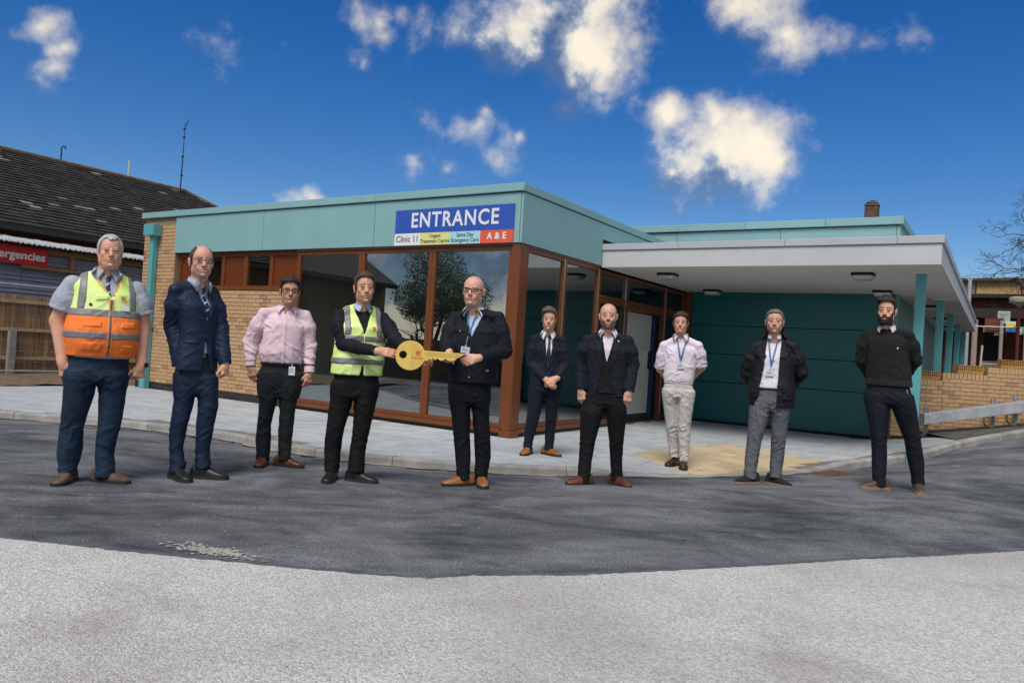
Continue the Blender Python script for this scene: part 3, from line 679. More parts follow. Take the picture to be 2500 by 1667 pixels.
# end hip tiles
tb=MB()
for r_i in range(NR):
    f0=r_i/NR; f1=(r_i+1.02)/NR
    def PH(f,w_,h): # w_ 0..1 across the hip end
        y=yR+(hip-yR)*f; xa=ex_+(rx_-ex_)*f; xb=-8.6+(rx_+8.6)*f; return (xa+(xb-xa)*w_,y+h*.55,ez+(rz_-ez)*f+h*.83)
    for k in range(14):
        a,b_=k/14,(k+.97)/14; q=len(tb.v); tb.v+=[PH(f0,a,.035),PH(f0,b_,.035),PH(f1,b_,.012),PH(f1,a,.012),PH(f0,a,0),PH(f0,b_,0)]
        tb.quadf(q,q+1,q+2,q+3); tb.quadf(q+4,q+5,q+1,q)
tag(tb.build('roof_tiles',M_TILE,roof,fix=False),kind='stuff')
M_RIDGE=mat('ridge_tile',(.06,.045,.03),.9,var=.6,vs=5,c2=(.15,.085,.03))
y=-8.8
while y<hip: MB().tube([(rx_,y,rz_+.01),(rx_,min(y+.44,hip),rz_+.01)],.085,8).build('ridge_tile',M_RIDGE,roof); y+=.45
for t in np.linspace(0,.92,12):
    a=Vector((rx_,hip,rz_)).lerp(Vector((ex_,yR,ez)),t); b_=Vector((rx_,hip,rz_)).lerp(Vector((ex_,yR,ez)),t+.08); MB().tube([a,b_],.08,8).build('hip_tile',M_RIDGE,roof)
MB().box(.5,-14,3.36,.64,11.5,3.5).build('gutter',M_BLACK,OB); MB().box(.02,-14,3.44,.6,11.3,3.49).build('soffit_board',M_BLACK,OB)
MB().tube([(.06,6.2,0),(.06,6.2,3.4)],.04,8).build('downpipe',M_ALU,OB)
# vent pipe and mast on the ridge
vp=MB().tube([(-3.9,3.25,6.2),(-3.9,3.25,6.62),(-3.9,3.29,6.68),(-3.9,3.35,6.68),(-3.9,3.37,6.6)],.022,8).build('vent_pipe',M_BLACK,OB)
MB().tube([(-6.5,6.9,5.2),(-6.5,6.9,7.35)],.05,8).build('flue',M_ALU,OB)
ms=empty('radio_mast',fB(-15.4-3.6,7.15,6.05),-YA); tag(ms,'thin dark radio mast on the old wing roof','mast')
MB().tube([(0,0,0),(.01,0,1.2),(.02,0,1.25),(.02,0,2.45)],[.022,.02,.016,.010],8).build('pole',M_BLACK,ms)
for z in (.55,1.22,1.9,2.2): MB().box(-.03,-.03,z,.05,.03,z+.05).build('clamp',M_BLACK,ms)
MB().tube([(.02,0,2.3),(.06,.05,2.42),(.08,.08,2.56)],.014,6).build('antenna',M_BLACK,ms)
# soil strip
b=MB(); rs=np.random.RandomState(4); gx=np.linspace(-15.4,-9.1,50); gy=np.linspace(-9,12,120)
for x in gx:
    for y in gy:
        p=fB(x,y); b.v.append((p.x,p.y,.0+.03*rs.rand()+.02*math.sin(x*3+y*2)))
for i in range(49):
    for j in range(119): b.quadf(i*120+j,(i+1)*120+j,(i+1)*120+j+1,i*120+j+1)
tag(b.build('soil',mat('soil',(.20,.125,.075),.95,var=.6,vs=6,bump=.8,bs=40,c2=(.10,.07,.045)),smooth=True,fix=False),'bare brown soil beside the footway','soil',kind='structure')
# shelter of corrugated sheet with timber posts
SH=empty('corrugated_shelter',fB(-13.7,0,0),-YA); tag(SH,'grey corrugated site shelter with pale timber posts under the red sign','shelter')
M_CORR=mat('corrugated_steel',(.34,.36,.47),.45,metal=.35,var=.2,vs=2.5); M_CORRW=mat('corrugated_clear',(.55,.56,.57),.4,var=.3,vs=6)
M_PINE=mat('pine_timber',(.40,.225,.075),.75,var=.4,vs=5,bump=.3,bs=60,stretch=(6,6,.8)); M_FEN=mat('fence_board',(.36,.20,.08),.85,var=.5,vs=4,bump=.4,bs=60,stretch=(8,8,.7),objrand=.35)
def corr(y0,y1,z0,z1,nm):
    b=MB(); n=int((z1-z0)/.0125); 
    for i in range(n+1):
        z=z0+(z1-z0)*i/n; x=.018*math.sin(2*math.pi*(z-z0)/.10)
        b.v+=[(x,y0,z),(x,y1,z),(x-.004,y0,z),(x-.004,y1,z)]
    for i in range(n): b.quadf(4*i,4*i+1,4*i+5,4*i+4); b.quadf(4*i+2,4*i+6,4*i+7,4*i+3)
    return b.build(nm,M_CORR,SH,smooth=True,fix=False)
for y0 in (-4.2,-2.15,-.1,1.95,4.0): corr(y0,y0+2.04,.9,2.80,'corrugated_sheet')
for y in (-3.2,-1.6,.92,2.9,4.9): box('post',(.03,y,-.02),(.12,y+.10,2.78),M_PINE,SH)
box('top_rail',(.03,-4.2,2.785),(.13,6.2,2.90),M_PINE,SH); box('mid_rail',(.122,-.2,2.40),(.16,1.05,2.47),M_PINE,SH); box('soffit',(-.3,-4.4,2.905),(.42,6.4,2.93),M_BLACK,SH)
b=MB()
n=220
for i in range(n+1):
    y=-4.4+10.8*i/n; z=2.965+.02*math.sin(2*math.pi*y/.115)+.006*math.sin(i*2.3)
    b.v+=[(.46,y,z),(-1.6,y,z+.30),(.46,y,z-.035)]
for i in range(n): b.quadf(3*i,3*i+3,3*i+4,3*i+1); b.quadf(3*i+2,3*i+5,3*i+3,3*i)
b.build('roof_sheet',M_CORRW,SH,smooth=True,fix=False)
ES=empty('emergencies_sign',fB(-13.53,-.56,2.68),-YA); tag(ES,'red sign with white lettering fixed to the corrugated shelter','sign')
MB().box(0,-1.9,-.215,.02,.93,.205).build('board',mat('sign_crimson',(.55,.012,.018),.45),ES)
text('lettering','Emergencies',.262,mat('letter_white',(.8,.8,.8),.5),ES,(.0225,.86,-.012),(math.pi/2,0,math.pi/2),sx=1.0,bold=.007,align='RIGHT')
# timber fence
TF=empty('timber_fence',fB(-12.75,0,0),-YA); tag(TF,'brown close boarded timber fence with three pale rails','fence')
y=-5.
while y<2.6:
    wv=.105; o=box('board',(-.01+rnd.uniform(-.004,.004),y,.02),(.012,y+wv-.012+rnd.uniform(-.004,.004),1.72+rnd.uniform(-.012,.012)),M_FEN,TF); y+=wv
for z in (.30,.93,1.55): box('rail',(.014,-5,z),(.07,2.6,z+.075),mat('fence_rail',(.46,.33,.19),.8,var=.3,vs=6),TF)
for y in (-4.,-.75,2.4): box('post',(.072,y,-.02),(.19,y+.13,.95),mat('concrete_post',(.30,.29,.27),.9,var=.3,vs=8),TF)
# mesh site fence
MF=empty('mesh_fence_panel',fB(-11.9,-.2,0.),-YA); tag(MF,'galvanised wire mesh site fence standing before the timber fence','fence')
M_GALV=mat('galvanised_steel',(.55,.58,.61),.42,metal=.6,var=.25,vs=6)
MB().tube([(0,-4.5,.10),(0,1.15,.10)],.02,8).tube([(0,-4.5,1.92),(0,1.15,1.92)],.02,8).tube([(0,1.15,.02),(0,1.15,1.95)],.02,8).tube([(0,-2.3,.02),(0,-2.3,1.95)],.02,8).build('frame',M_GALV,MF)
b=MB()
for i in range(118): b.tube([(0,-4.5+i*.048,.1),(0,-4.5+i*.048,1.92)],.0017,3,caps=False)
for z in np.arange(.30,1.9,.225): b.tube([(0,-4.5,z),(0,1.15,z)],.0024,3,caps=False)
for z in np.arange(1.62,1.9,.05): b.tube([(0,-4.5,z),(0,1.15,z)],.002,3,caps=False)
tag(b.build('wire_mesh',M_GALV,MF,fix=False),kind='stuff')
# ================================================================== right: low brick wall, guard rail
LW=empty('low_brick_wall',(6.63,13.1,0),0); tag(LW,'low buff brick wall with perforated vent bricks beside the ramp','wall')
# 6.63 -> 9.5 ; stepped top
steps=[(0,.86,1.045),(.86,1.64,1.215),(1.64,2.5,1.36),(2.5,4.2,1.49)]
b=MB()
for x0,x1,h in steps: b.box(x0,.0,-.1,x1,.21,h-.012)
core=b.build('wall_core',M_MORT,LW)
def engf(x,z): return z < .14+ max(0,x-.9)*.17
brickwork(core,[(x0,x1,.0,int(h/BH)*BH) for x0,x1,h in steps],y=0.,eng=engf,seed=8,red=.10)
_sb=None
for x0,x1,h in steps:
    hb=int(h/BH)*BH; n=int((x1-x0)/.0655)
    for i in range(n):
        if _sb is None: _sb=MB().box(-.029,-.012,.003,.029,.205,.098).mesh('coping_brick',M_BRICK)
        o=link('coping_brick',_sb,LW,(x0+.033+i*(x1-x0)/n,rnd.uniform(-.002,.002),hb))
M_VENT=mat('vent_brick',(.42,.22,.06),.85,var=.3,vs=8,bump=.3,bs=60,objrand=.2)
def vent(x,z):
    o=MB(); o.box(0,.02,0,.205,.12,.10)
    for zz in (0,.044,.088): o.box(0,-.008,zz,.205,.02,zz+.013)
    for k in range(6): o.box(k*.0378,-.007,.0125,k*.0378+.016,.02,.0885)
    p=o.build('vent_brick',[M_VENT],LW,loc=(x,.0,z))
    MB().box(.012,.012,.012,.193,.019,.09).build('hole_shade',M_DARK,p)  # dark sheet behind the lattice: shade of the holes put into the colour
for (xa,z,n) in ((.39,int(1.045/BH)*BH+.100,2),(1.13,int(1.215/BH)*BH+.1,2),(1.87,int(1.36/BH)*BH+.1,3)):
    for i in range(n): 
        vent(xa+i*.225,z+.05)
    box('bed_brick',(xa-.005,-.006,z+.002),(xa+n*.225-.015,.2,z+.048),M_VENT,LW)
# guard rail: galvanised box beam on curled brackets, rising with the ramp
GR=empty('guard_rail',(6.9,12.62,0),math.atan2(.0,1)); tag(GR,'galvanised steel box beam guard rail rising along the ramp','guard rail')
sl_=.187
def zr_(x): return .395+sl_*x
b=MB(); L_=3.6
b.v=[(0,-.10,zr_(0)),(0,.10,zr_(0)),(0,.10,zr_(0)+.18),(0,-.10,zr_(0)+.18),(L_,-.10,zr_(L_)),(L_,.10,zr_(L_)),(L_,.10,zr_(L_)+.18),(L_,-.10,zr_(L_)+.18)]
for q in ((0,3,2,1),(4,5,6,7),(0,1,5,4),(1,2,6,5),(2,3,7,6),(3,0,4,7)): b.quadf(*q)
b.build('beam',M_GALV,GR,bevel=.008)
for x in (.06,1.62): MB().box(x-.0,-.106,zr_(x)+.02,x+.14,-.101,zr_(x)+.16).build('splice_plate',M_GALV,GR)
for x in (.10,1.22,1.60,2.6):
    z=zr_(x); pts=[(x-.09+.10*0,-.02,z-.01)]
    pts=[(x+.09*math.cos(a),.0,z-.11+.105*math.sin(a)) for a in np.linspace(math.pi*.95,math.pi*2.0,12)]
    pth=[(x-.09,0,z-.002)]+pts+[(x+.09,.0,z+.28)]
    bb=MB()
    for (px,py,pz) in pth: bb.v+=[(px,.108,pz),(px,.168,pz)]
    for i in range(len(pth)-1): bb.quadf(2*i,2*i+1,2*i+3,2*i+2)
    o=bb.build('bracket',M_GALV,GR); sd=o.modifiers.new('s','SOLIDIFY'); sd.thickness=.008
    MB().box(x+.06,.1705,-.0+zroad(6.9+x,12.3)*0-.1,x+.12,.23,z+.27).build('post',M_GALV,GR)
# ground bank behind the kerb on the ramp
b=MB()
for i in range(len(KP)):
    p=KP[i]
    if p.x<6.9: continue
    b.v+=[(p.x-.06,p.y+.118,p.z-.004),(p.x+.2,13.4 if p.x<9.5 else p.y+.4,p.z-.01)]
m_=len(b.v)//2
for i in range(m_-1): b.quadf(2*i,2*i+2,2*i+3,2*i+1)
tag(b.build('verge',mat('verge_tarmac',(.11,.105,.095),.95,var=.5,vs=6,bump=.5,bs=60),fix=False),'narrow strip of ground between the ramp kerb and the low wall','verge',kind='structure')
# ================================================================== right: far brick block
FB=empty('brick_office_block',fB(0,24,0),-YA); tag(FB,'dark red brick block with yellow panels far behind the canopy','building')
FH=2.0 # ground level there is higher
def fz(z): return z
box('wall',(2,0,-.1),(26,6,4.84),mat('far_red_brick',(.17,.05,.028),.9,var=.45,vs=6,bump=.2,bs=30),FB)
k_=(24+8.608)/(22+8.608)
M_YEL=mat('ochre_panel',(.45,.28,.11),.6,var=.12,vs=3); M_LOUV=mat('pinkish_louvre',(.34,.25,.24),.7,var=.2,vs=4)
for x0,x1,m_ in ((3.8,4.62,M_LOUV),(4.66,6.02,M_YEL),(6.06,6.62,M_LOUV),(6.66,8.2,M_YEL),(8.24,9.0,M_LOUV),(9.04,12.,M_YEL)):
    o=box('upper_panel',(x0,-.10,4.36),(x1,-.02,4.82),m_,FB)
    if m_ is M_LOUV:
        for z in np.arange(4.38,4.8,.06): box('slat',(x0,-.13,z),(x1,-.101,z+.025),M_LOUV,o)
box('roof_edge',(2,-.3,4.83),(26,3,4.93),mat('brown_fascia',(.07,.045,.03),.8),FB)
box('tile_strip',(2,-.5,4.20),(26,-.02,4.34),M_TILE,FB); 
box('shade_canopy',(2,-1.6,3.40),(26,-.02,3.72),mat('dark_fascia',(.02,.016,.014),.8),FB)
for x0,x1 in ((5.0,5.55),(6.4,9)): box('brick_panel',(x0,-1.70,2.95),(x1,-1.605,3.38),mat('far_red_brick',(.17,.05,.028),.9),FB)
def sign(nm,lb,p,wd,h,m_,parts=()):
    s=empty(nm,p,-YA); tag(s,lb,'sign'); MB().box(-wd/2,-.02,-h/2,wd/2,0,h/2).build('board',m_,s)
    for (a,b_,c,d,mm) in parts: MB().box(a,-.024,b_,c,-.021,d).build('print',mm,s)
    return s
M_PAP=mat('paper_white',(.62,.65,.64),.7); M_GRN=mat('sign_green_grey',(.42,.52,.47),.6); M_LINE=mat('print_grey',(.2,.22,.22),.7)
sign('notice_board','pale green notice board with lines of print outside the brick block',fB(5.55,22.4,3.42),.36,.42,M_GRN,[(-.15,z,.15,z+.02,M_LINE) for z in (-.14,-.07,.0,.07,.14)])
sign('yellow_blue_sign','small yellow and blue warning sign outside the brick block',fB(5.76,22.3,3.10),.29,.36,M_PAP,[(-.145,-.02,.145,.12,mat('sign_sun_yellow',(.75,.58,.03),.5)),(-.145,-.18,.145,-.022,mat('sign_mid_blue',(.03,.16,.45),.5))])
for i,(x,z,wd,h,lb) in enumerate(((5.12,3.0,.30,.2,'white notice left of the yellow and blue sign'),(5.42,2.88,.26,.16,'lowest white notice hung below the pale green notice board'),(6.06,2.98,.26,.25,'white notice right of the yellow and blue sign'),(6.42,2.95,.2,.24,'white notice behind the red lamp post'))):
    sign('paper_notice',lb,fB(x,22.45,z),wd,h,M_PAP)['group']='paper notices outside the brick block'
for x in (4.72,5.5,6.2): MB().tube([(x,-1.75,-.1),(x,-1.75,3.3)],.09 if x<5 else .06,10).build('porch_post',mat('pinkish_post',(.36,.27,.24),.8),FB)
MB().tube([(3.6,-2.2,3.05),(12,-2.2,3.05)],.02,6).build('white_rail',M_PAP,FB)
for i in range(5): box('step',(4.9,-2.4+i*.3,1.2+i*.14),(6.0,-2.1+i*.3,1.34+i*.14),mat('step_stone',(.17,.14,.10),.9),FB)
box('entrance_door',(5.0,-.05,1.7),(5.6,-.001,2.9),M_DARK,FB); box('window',(6.3,-.06,1.9),(8.5,-.001,2.8),M_DARK,FB)
hr=empty('handrail',fB(4.95,20.5,1.0),-YA); tag(hr,'thin white handrail by the steps of the brick block','handrail')
MB().tube([(0,0,0),(.05,0,1.35)],.03,8).tube([(.02,0,.75),(1.0,.1,.75)],.018,6).tube([(1.35,.1,0),(1.37,.1,1.5)],.03,8).build('rail',M_PAP,hr)
# high ground behind the low wall
MB().box(7.0,13.32,-.1,40,60,.9).build('upper_ground',mat('far_ground',(.10,.10,.09),.95)); tag(bpy.data.objects['upper_ground'],'raised ground behind the low brick wall','ground',kind='structure')
# lamp post
lp=empty('lamp_post',fB(5.93,19.,.9),-YA); tag(lp,'red lamp post with flat round cream lamp head','lamp post')
MB().tube([(0,0,0),(0,0,2.62)],.045,10).build('post',mat('red_oxide',(.20,.035,.02),.6),lp)
ring=[(.05,2.60),(.09,2.66),(.26,2.73),(.27,2.76),(.27,2.86),(.24,2.90),(.0,2.92)]
b=MB(); n=20
for r_,z in ring:
    for k in range(n): a=2*math.pi*k/n; b.v.append((r_*math.cos(a),r_*math.sin(a),z))
for i in range(len(ring)-1):
    for k in range(n): b.quadf(i*n+k,i*n+(k+1)%n,(i+1)*n+(k+1)%n,(i+1)*n+k)
b.build('lamp_head',mat('cream_plastic',(.50,.46,.33),.5),lp,smooth=True)
# cctv pole
cp_=empty('camera_pole',fB(4.50,22.2,.9),-YA); tag(cp_,'grey pole carrying two small security cameras','camera pole')
MB().tube([(0,0,0),(0,0,3.82)],.06,8).build('pole',mat('pole_grey',(.36,.38,.41),.5),cp_)
for s in (-1,1): MB().tube([(0,0,3.72),(.09*s,-.05,3.84),(.17*s,-.12,3.86)],[.02,.03,.035],8).build('camera',mat('camera_grey',(.5,.52,.54),.5),cp_)
# chimney
ch=empty('chimney',fB(2.24,15.,4.0),-YA); tag(ch,'weathered brick chimney stack rising behind the flat roof','chimney')
M_CHB=mat('chimney_brick',(.15,.075,.05),.9,var=.6,vs=6,bump=.5,bs=25,c2=(.06,.055,.05))
MB().box(-.17,-.17,0,.17,.17,1.95).build('stack',M_CHB,ch,bevel=.01)
for z in np.arange(1.2,1.95,.075): MB().box(-.174,-.174,z,.174,.174,z+.062).build('course',M_CHB,ch,bevel=.006)
MB().box(-.185,-.185,1.96,.185,.185,2.04).build('cap',M_CHB,ch,bevel=.015); MB().box(-.14,-.14,2.045,.14,.14,2.10).build('flaunching',M_CHB,ch,bevel=.02); MB().tube([(0,0,2.10),(0,0,2.15)],.06,10).build('pot',M_CHB,ch)
# ------------------------------------------------------------------ trees
M_BARK=mat('bark',(.075,.058,.045),.95,var=.5,vs=8,bump=.6,bs=40)
def bare_tree(root,origin,h,spread,seed,lean=(0,0,0),levels=6,rad=.16,name='crown'):
    rr=random.Random(seed); tr=MB(); cr=MB()
    def branch(p,d,L,r,lv,mb):
        n=4; pts=[p]; rs=[r]; q=p.copy(); dd=d.copy()
        for i in range(n):
            dd=(dd+Vector((rr.gauss(0,.16),rr.gauss(0,.16),rr.gauss(0,.13)+(.03 if lv<2 else -.015))))
            dd.normalize(); q=q+dd*(L/n); pts.append(q.copy()); rs.append(r*(1-.12*(i+1)))
        mb.tube(pts,rs,6 if lv<2 else 4 if lv<4 else 3,caps=False)
        if lv>=levels: return
        k=rr.choice((2,3,3)) if lv<4 else rr.choice((2,3))
        for j in range(k):
            ax=Vector((rr.gauss(0,1),rr.gauss(0,1),rr.gauss(0,.6))); ax=ax-dd*ax.dot(dd); ax.normalize()
            nd=(dd*rr.uniform(.55,.95)+ax*rr.uniform(.45,.95)*spread); nd.normalize()
            s=pts[rr.choice((2,3,4,4))]
            branch(s,nd,L*rr.uniform(.62,.84),max(r*rr.uniform(.5,.66),.0045),lv+1,cr)
    branch(Vector((0,0,0)),Vector((lean[0],lean[1],1)).normalized(),h*.30,rad,0,tr)
    tr.build('trunk',M_BARK,root,smooth=True,fix=False); cr.build(name,M_BARK,root,smooth=True,fix=False)
bt=empty('bare_tree',(14.75,20.2,.9),-YA); tag(bt,'leafless tree with fine dark twigs at the right edge','tree')
bare_tree(bt,None,7.6,1.1,21,lean=(-.16,0,0),levels=8,rad=.17)
M_LF=mat('leaf_green',(.15,.19,.095),.7,objrand=.3,island=True); M_LFD=mat('leaf_dark_green',(.018,.032,.014),.7,island=True,objrand=.3)
def leaves(root,name,cs,n,size,m_,seed):
    rr=np.random.RandomState(seed); b=MB()
    for i in range(n):
        c=cs[rr.randint(len(cs))]; v=rr.randn(3); v/=np.linalg.norm(v); p=np.array(c[:3])+v*np.array(c[3:6])*rr.rand()**.4
        a=rr.randn(3); a/=np.linalg.norm(a); d=np.cross(a,rr.randn(3)); d/=np.linalg.norm(d); s=size*(.6+.8*rr.rand())
        b.poly([p-a*s,p+d*s*.45,p+a*s,p-d*s*.45])
    return b.build(name,m_,root,fix=False)
bs_=empty('evergreen_bush',fB(6.15,19.8,.9),-YA); tag(bs_,'dark evergreen bush behind the low brick wall','bush')
leaves(bs_,'foliage',[(0,0,.35,.5,.4,.4),(.4,0,.5,.4,.4,.35),(-.3,0,.3,.35,.3,.3),(.9,.2,.4,.5,.4,.4)],9000,.035,M_LFD,3)
MB().tube([(0,0,-.02),(0,0,.4)],.03,6).build('stem',M_BARK,bs_)
# ================================================================== what the glazing mirrors: behind and left of the camera
rt=empty('leafy_tree',fB(-13.4,-15.2,-.1),-YA); tag(rt,'tree coming into leaf mirrored in the corner glazing','tree')
bare_tree(rt,None,6.4,.95,5,levels=5,rad=.15,name='limbs')
leaves(rt,'crown',[(0,0,3.6,1.7,1.7,1.0),(-1.2,0,3.2,1.2,1.2,.8),(1.2,.2,3.3,1.2,1.2,.9),(0,.6,4.5,1.3,1.3,.8),(.7,-.5,2.8,1.2,1.,.6),(-.6,.3,2.6,1.1,1.,.5)],26000,.042,M_LF,9)
gb=empty('gabled_building',fB(-46,-34,-.1),-YA); tag(gb,'dark roofed brick building mirrored in the left panes','building')
b=MB(); b.v=[(-16,-7,2.9),(5.5,-7,2.9),(5.5,7,2.9),(-16,7,2.9),(-16,0,5.9),(-1.5,0,5.9)]
b.quadf(0,1,5,4); b.quadf(1,2,5); b.quadf(2,3,4,5); b.quadf(3,0,4); b.quadf(0,3,2,1); b.build('roof',M_TILE,gb)
box('wall',(-15,-6,0),(-1.5,6,2.9),mat('brown_brick',(.12,.055,.035),.9,var=.3,vs=5),gb)
hb=empty('site_hoarding',fB(-8.5,-12,-.1),-YA); tag(hb,'dark blue and timber hoarding mirrored low in the glazing','hoarding')
for i in range(16): box('hoarding_board',(-16+i*1.22,0,.02),(-14.79+i*1.22,.05,1.5 if i%3 else 1.35),[mat('hoarding_ply',(.26,.17,.08),.8,var=.3,vs=3),mat('hoarding_blue',(.012,.045,.075),.6),mat('hoarding_green',(.012,.055,.05),.6)][(i//3)%3],hb)
for i in range(17): box('hoarding_post',(-16.04+i*1.22,.052,.0),(-15.96+i*1.22,.12,1.5),M_PINE,hb)
# ================================================================== figures: implicit surfaces meshed by surface nets
def vnoise(P,seed=0):
    P=np.asarray(P,np.float32)+seed*17.31; i=np.floor(P).astype(np.int64); f=P-i; u=f*f*(3-2*f)
    def h(a,b,c):
        n=(a*73856093)^(b*19349663)^(c*83492791); n=(n^(n>>13))*1274126177; n=n^(n>>16); return (n&0xffff).astype(np.float32)/65535.
    x,y,z=i[:,0],i[:,1],i[:,2]; r=0
    for dx in (0,1):
        for dy in (0,1):
            for dz in (0,1):
                w_=(u[:,0] if dx else 1-u[:,0])*(u[:,1] if dy else 1-u[:,1])*(u[:,2] if dz else 1-u[:,2]); r=r+w_*h(x+dx,y+dy,z+dz)
    return r*2-1
def smin(a,b,k):
    h=np.clip(.5+.5*(b-a)/k,0,1); return b*(1-h)+a*h-k*h*(1-h)
def polysdf(px,pz,poly):
    px,pz=np.broadcast_arrays(px,pz); d=np.full(px.shape,1e9,np.float32); s=np.zeros(px.shape,bool); n=len(poly)
    for i in range(n):
        ax_,az=poly[i]; bx,bz=poly[i-1]; ex,ez=bx-ax_,bz-az; wx,wz=px-ax_,pz-az
        t=np.clip((wx*ex+wz*ez)/(ex*ex+ez*ez+1e-12),0,1); qx,qz=wx-ex*t,wz-ez*t; d=np.minimum(d,qx*qx+qz*qz)
        c=((az>pz)!=(bz>pz))
        with np.errstate(divide='ignore',invalid='ignore'):
            xi=(bx-ax_)*(pz-az)/((bz-az) if bz!=az else 1e-12)+ax_
        s^=c&(px<xi)
    d=np.sqrt(d); return np.where(s,-d,d)
class Fld:
    def __init__(s,axes): s.ax=[np.asarray(a,np.float32) for a in axes]; s.F=np.full([len(a) for a in s.ax],.2,np.float32)
    @staticmethod
    def uni(lo,hi,h): return Fld([np.arange(lo[i],hi[i]+h,h) for i in range(3)])
    def win(s,lo,hi,m=.0):
        sl=tuple(slice(max(0,int(np.searchsorted(a,l-m))-1),int(np.searchsorted(a,h+m))+1) for a,l,h in zip(s.ax,lo,hi))
        X=s.ax[0][sl[0]][:,None,None];Y=s.ax[1][sl[1]][None,:,None];Z=s.ax[2][sl[2]][None,None,:]
        return sl,X,Y,Z
    def full(s): return s.ax[0][:,None,None],s.ax[1][None,:,None],s.ax[2][None,None,:]
    def put(s,sl,d,k,mode):
        a=s.F[sl]
        if a.size==0: return
        if mode=='u': s.F[sl]=smin(a,d,k) if k>0 else np.minimum(a,d)
        elif mode=='s': s.F[sl]=-smin(-a,d,k) if k>0 else np.maximum(a,-d)
    def cone(s,a,b,ra,rb,k=.02,mode='u',fl=None):
        a=np.array(a,np.float32);b=np.array(b,np.float32);r=max(ra,rb)
        sl,X,Y,Z=s.win(np.minimum(a,b)-r,np.maximum(a,b)+r,.05)
        e=b-a;L=float(e@e)+1e-9; t=np.clip(((X-a[0])*e[0]+(Y-a[1])*e[1]+(Z-a[2])*e[2])/L,0,1)
        dx,dy,dz=X-a[0]-t*e[0],Y-a[1]-t*e[1],Z-a[2]-t*e[2]
        if fl is not None: dy=dy/fl
        s.put(sl,np.sqrt(dx*dx+dy*dy+dz*dz)-(ra+(rb-ra)*t),k,mode)
    def chain(s,pts,rs,k=.02,fl=None):
        for i in range(len(pts)-1): s.cone(pts[i],pts[i+1],rs[i],rs[i+1],k,fl=fl)
    def ell(s,c,r,k=.01,Rm=None,mode='u',org=None):
        """ellipsoid; with Rm,org: c,r given in a rotated local frame"""
        c=np.array(c,np.float32);r=np.array(r,np.float32)
        if Rm is None: wc=c
        else: wc=org+Rm@c
        m=float(r.max()); sl,X,Y,Z=s.win(wc-m,wc+m,.04)
        dx,dy,dz=X-wc[0],Y-wc[1],Z-wc[2]
        if Rm is not None:
            T=Rm.T; dx,dy,dz=(T[0,0]*dx+T[0,1]*dy+T[0,2]*dz,T[1,0]*dx+T[1,1]*dy+T[1,2]*dz,T[2,0]*dx+T[2,1]*dy+T[2,2]*dz)
        k0=np.sqrt((dx/r[0])**2+(dy/r[1])**2+(dz/r[2])**2); k1=np.sqrt((dx/r[0]**2)**2+(dy/r[1]**2)**2+(dz/r[2]**2)**2)+1e-6
        s.put(sl,k0*(k0-1)/k1,k,mode)
    def loft(s,st,k=.02,n=2.3,yaw=0.,sm_=5):
        """st rows: x,y,z,rx,ry sorted by z"""
        st=np.array(sorted(st,key=lambda q:q[2]),np.float32); zz=np.linspace(st[0,2],st[-1,2],72); C=[np.interp(zz,st[:,2],st[:,i]) for i in (0,1,3,4)]
        ker=np.hanning(sm_*2+1); ker/=ker.sum(); C=[np.convolve(np.pad(c,sm_,mode='edge'),ker,'valid') for c in C]
        m=float(max(C[2].max(),C[3].max())); lo=(C[0].min()-m,C[1].min()-m,zz[0]);hi=(C[0].max()+m,C[1].max()+m,zz[-1])
        sl,X,Y,Z=s.win(lo,hi,.05); cx,cy,rx,ry=[np.interp(Z,zz,c).astype(np.float32) for c in C]
        c_,s_=math.cos(yaw),math.sin(yaw); dx,dy=X-cx,Y-cy; u=(dx*c_+dy*s_)/rx; v=(-dx*s_+dy*c_)/ry
        q=(np.abs(u)**n+np.abs(v)**n)**(1./n); d=(q-1)*np.minimum(rx,ry)
        s.put(sl,np.maximum(d,np.maximum(Z-zz[-1],zz[0]-Z)).astype(np.float32),k,'u')
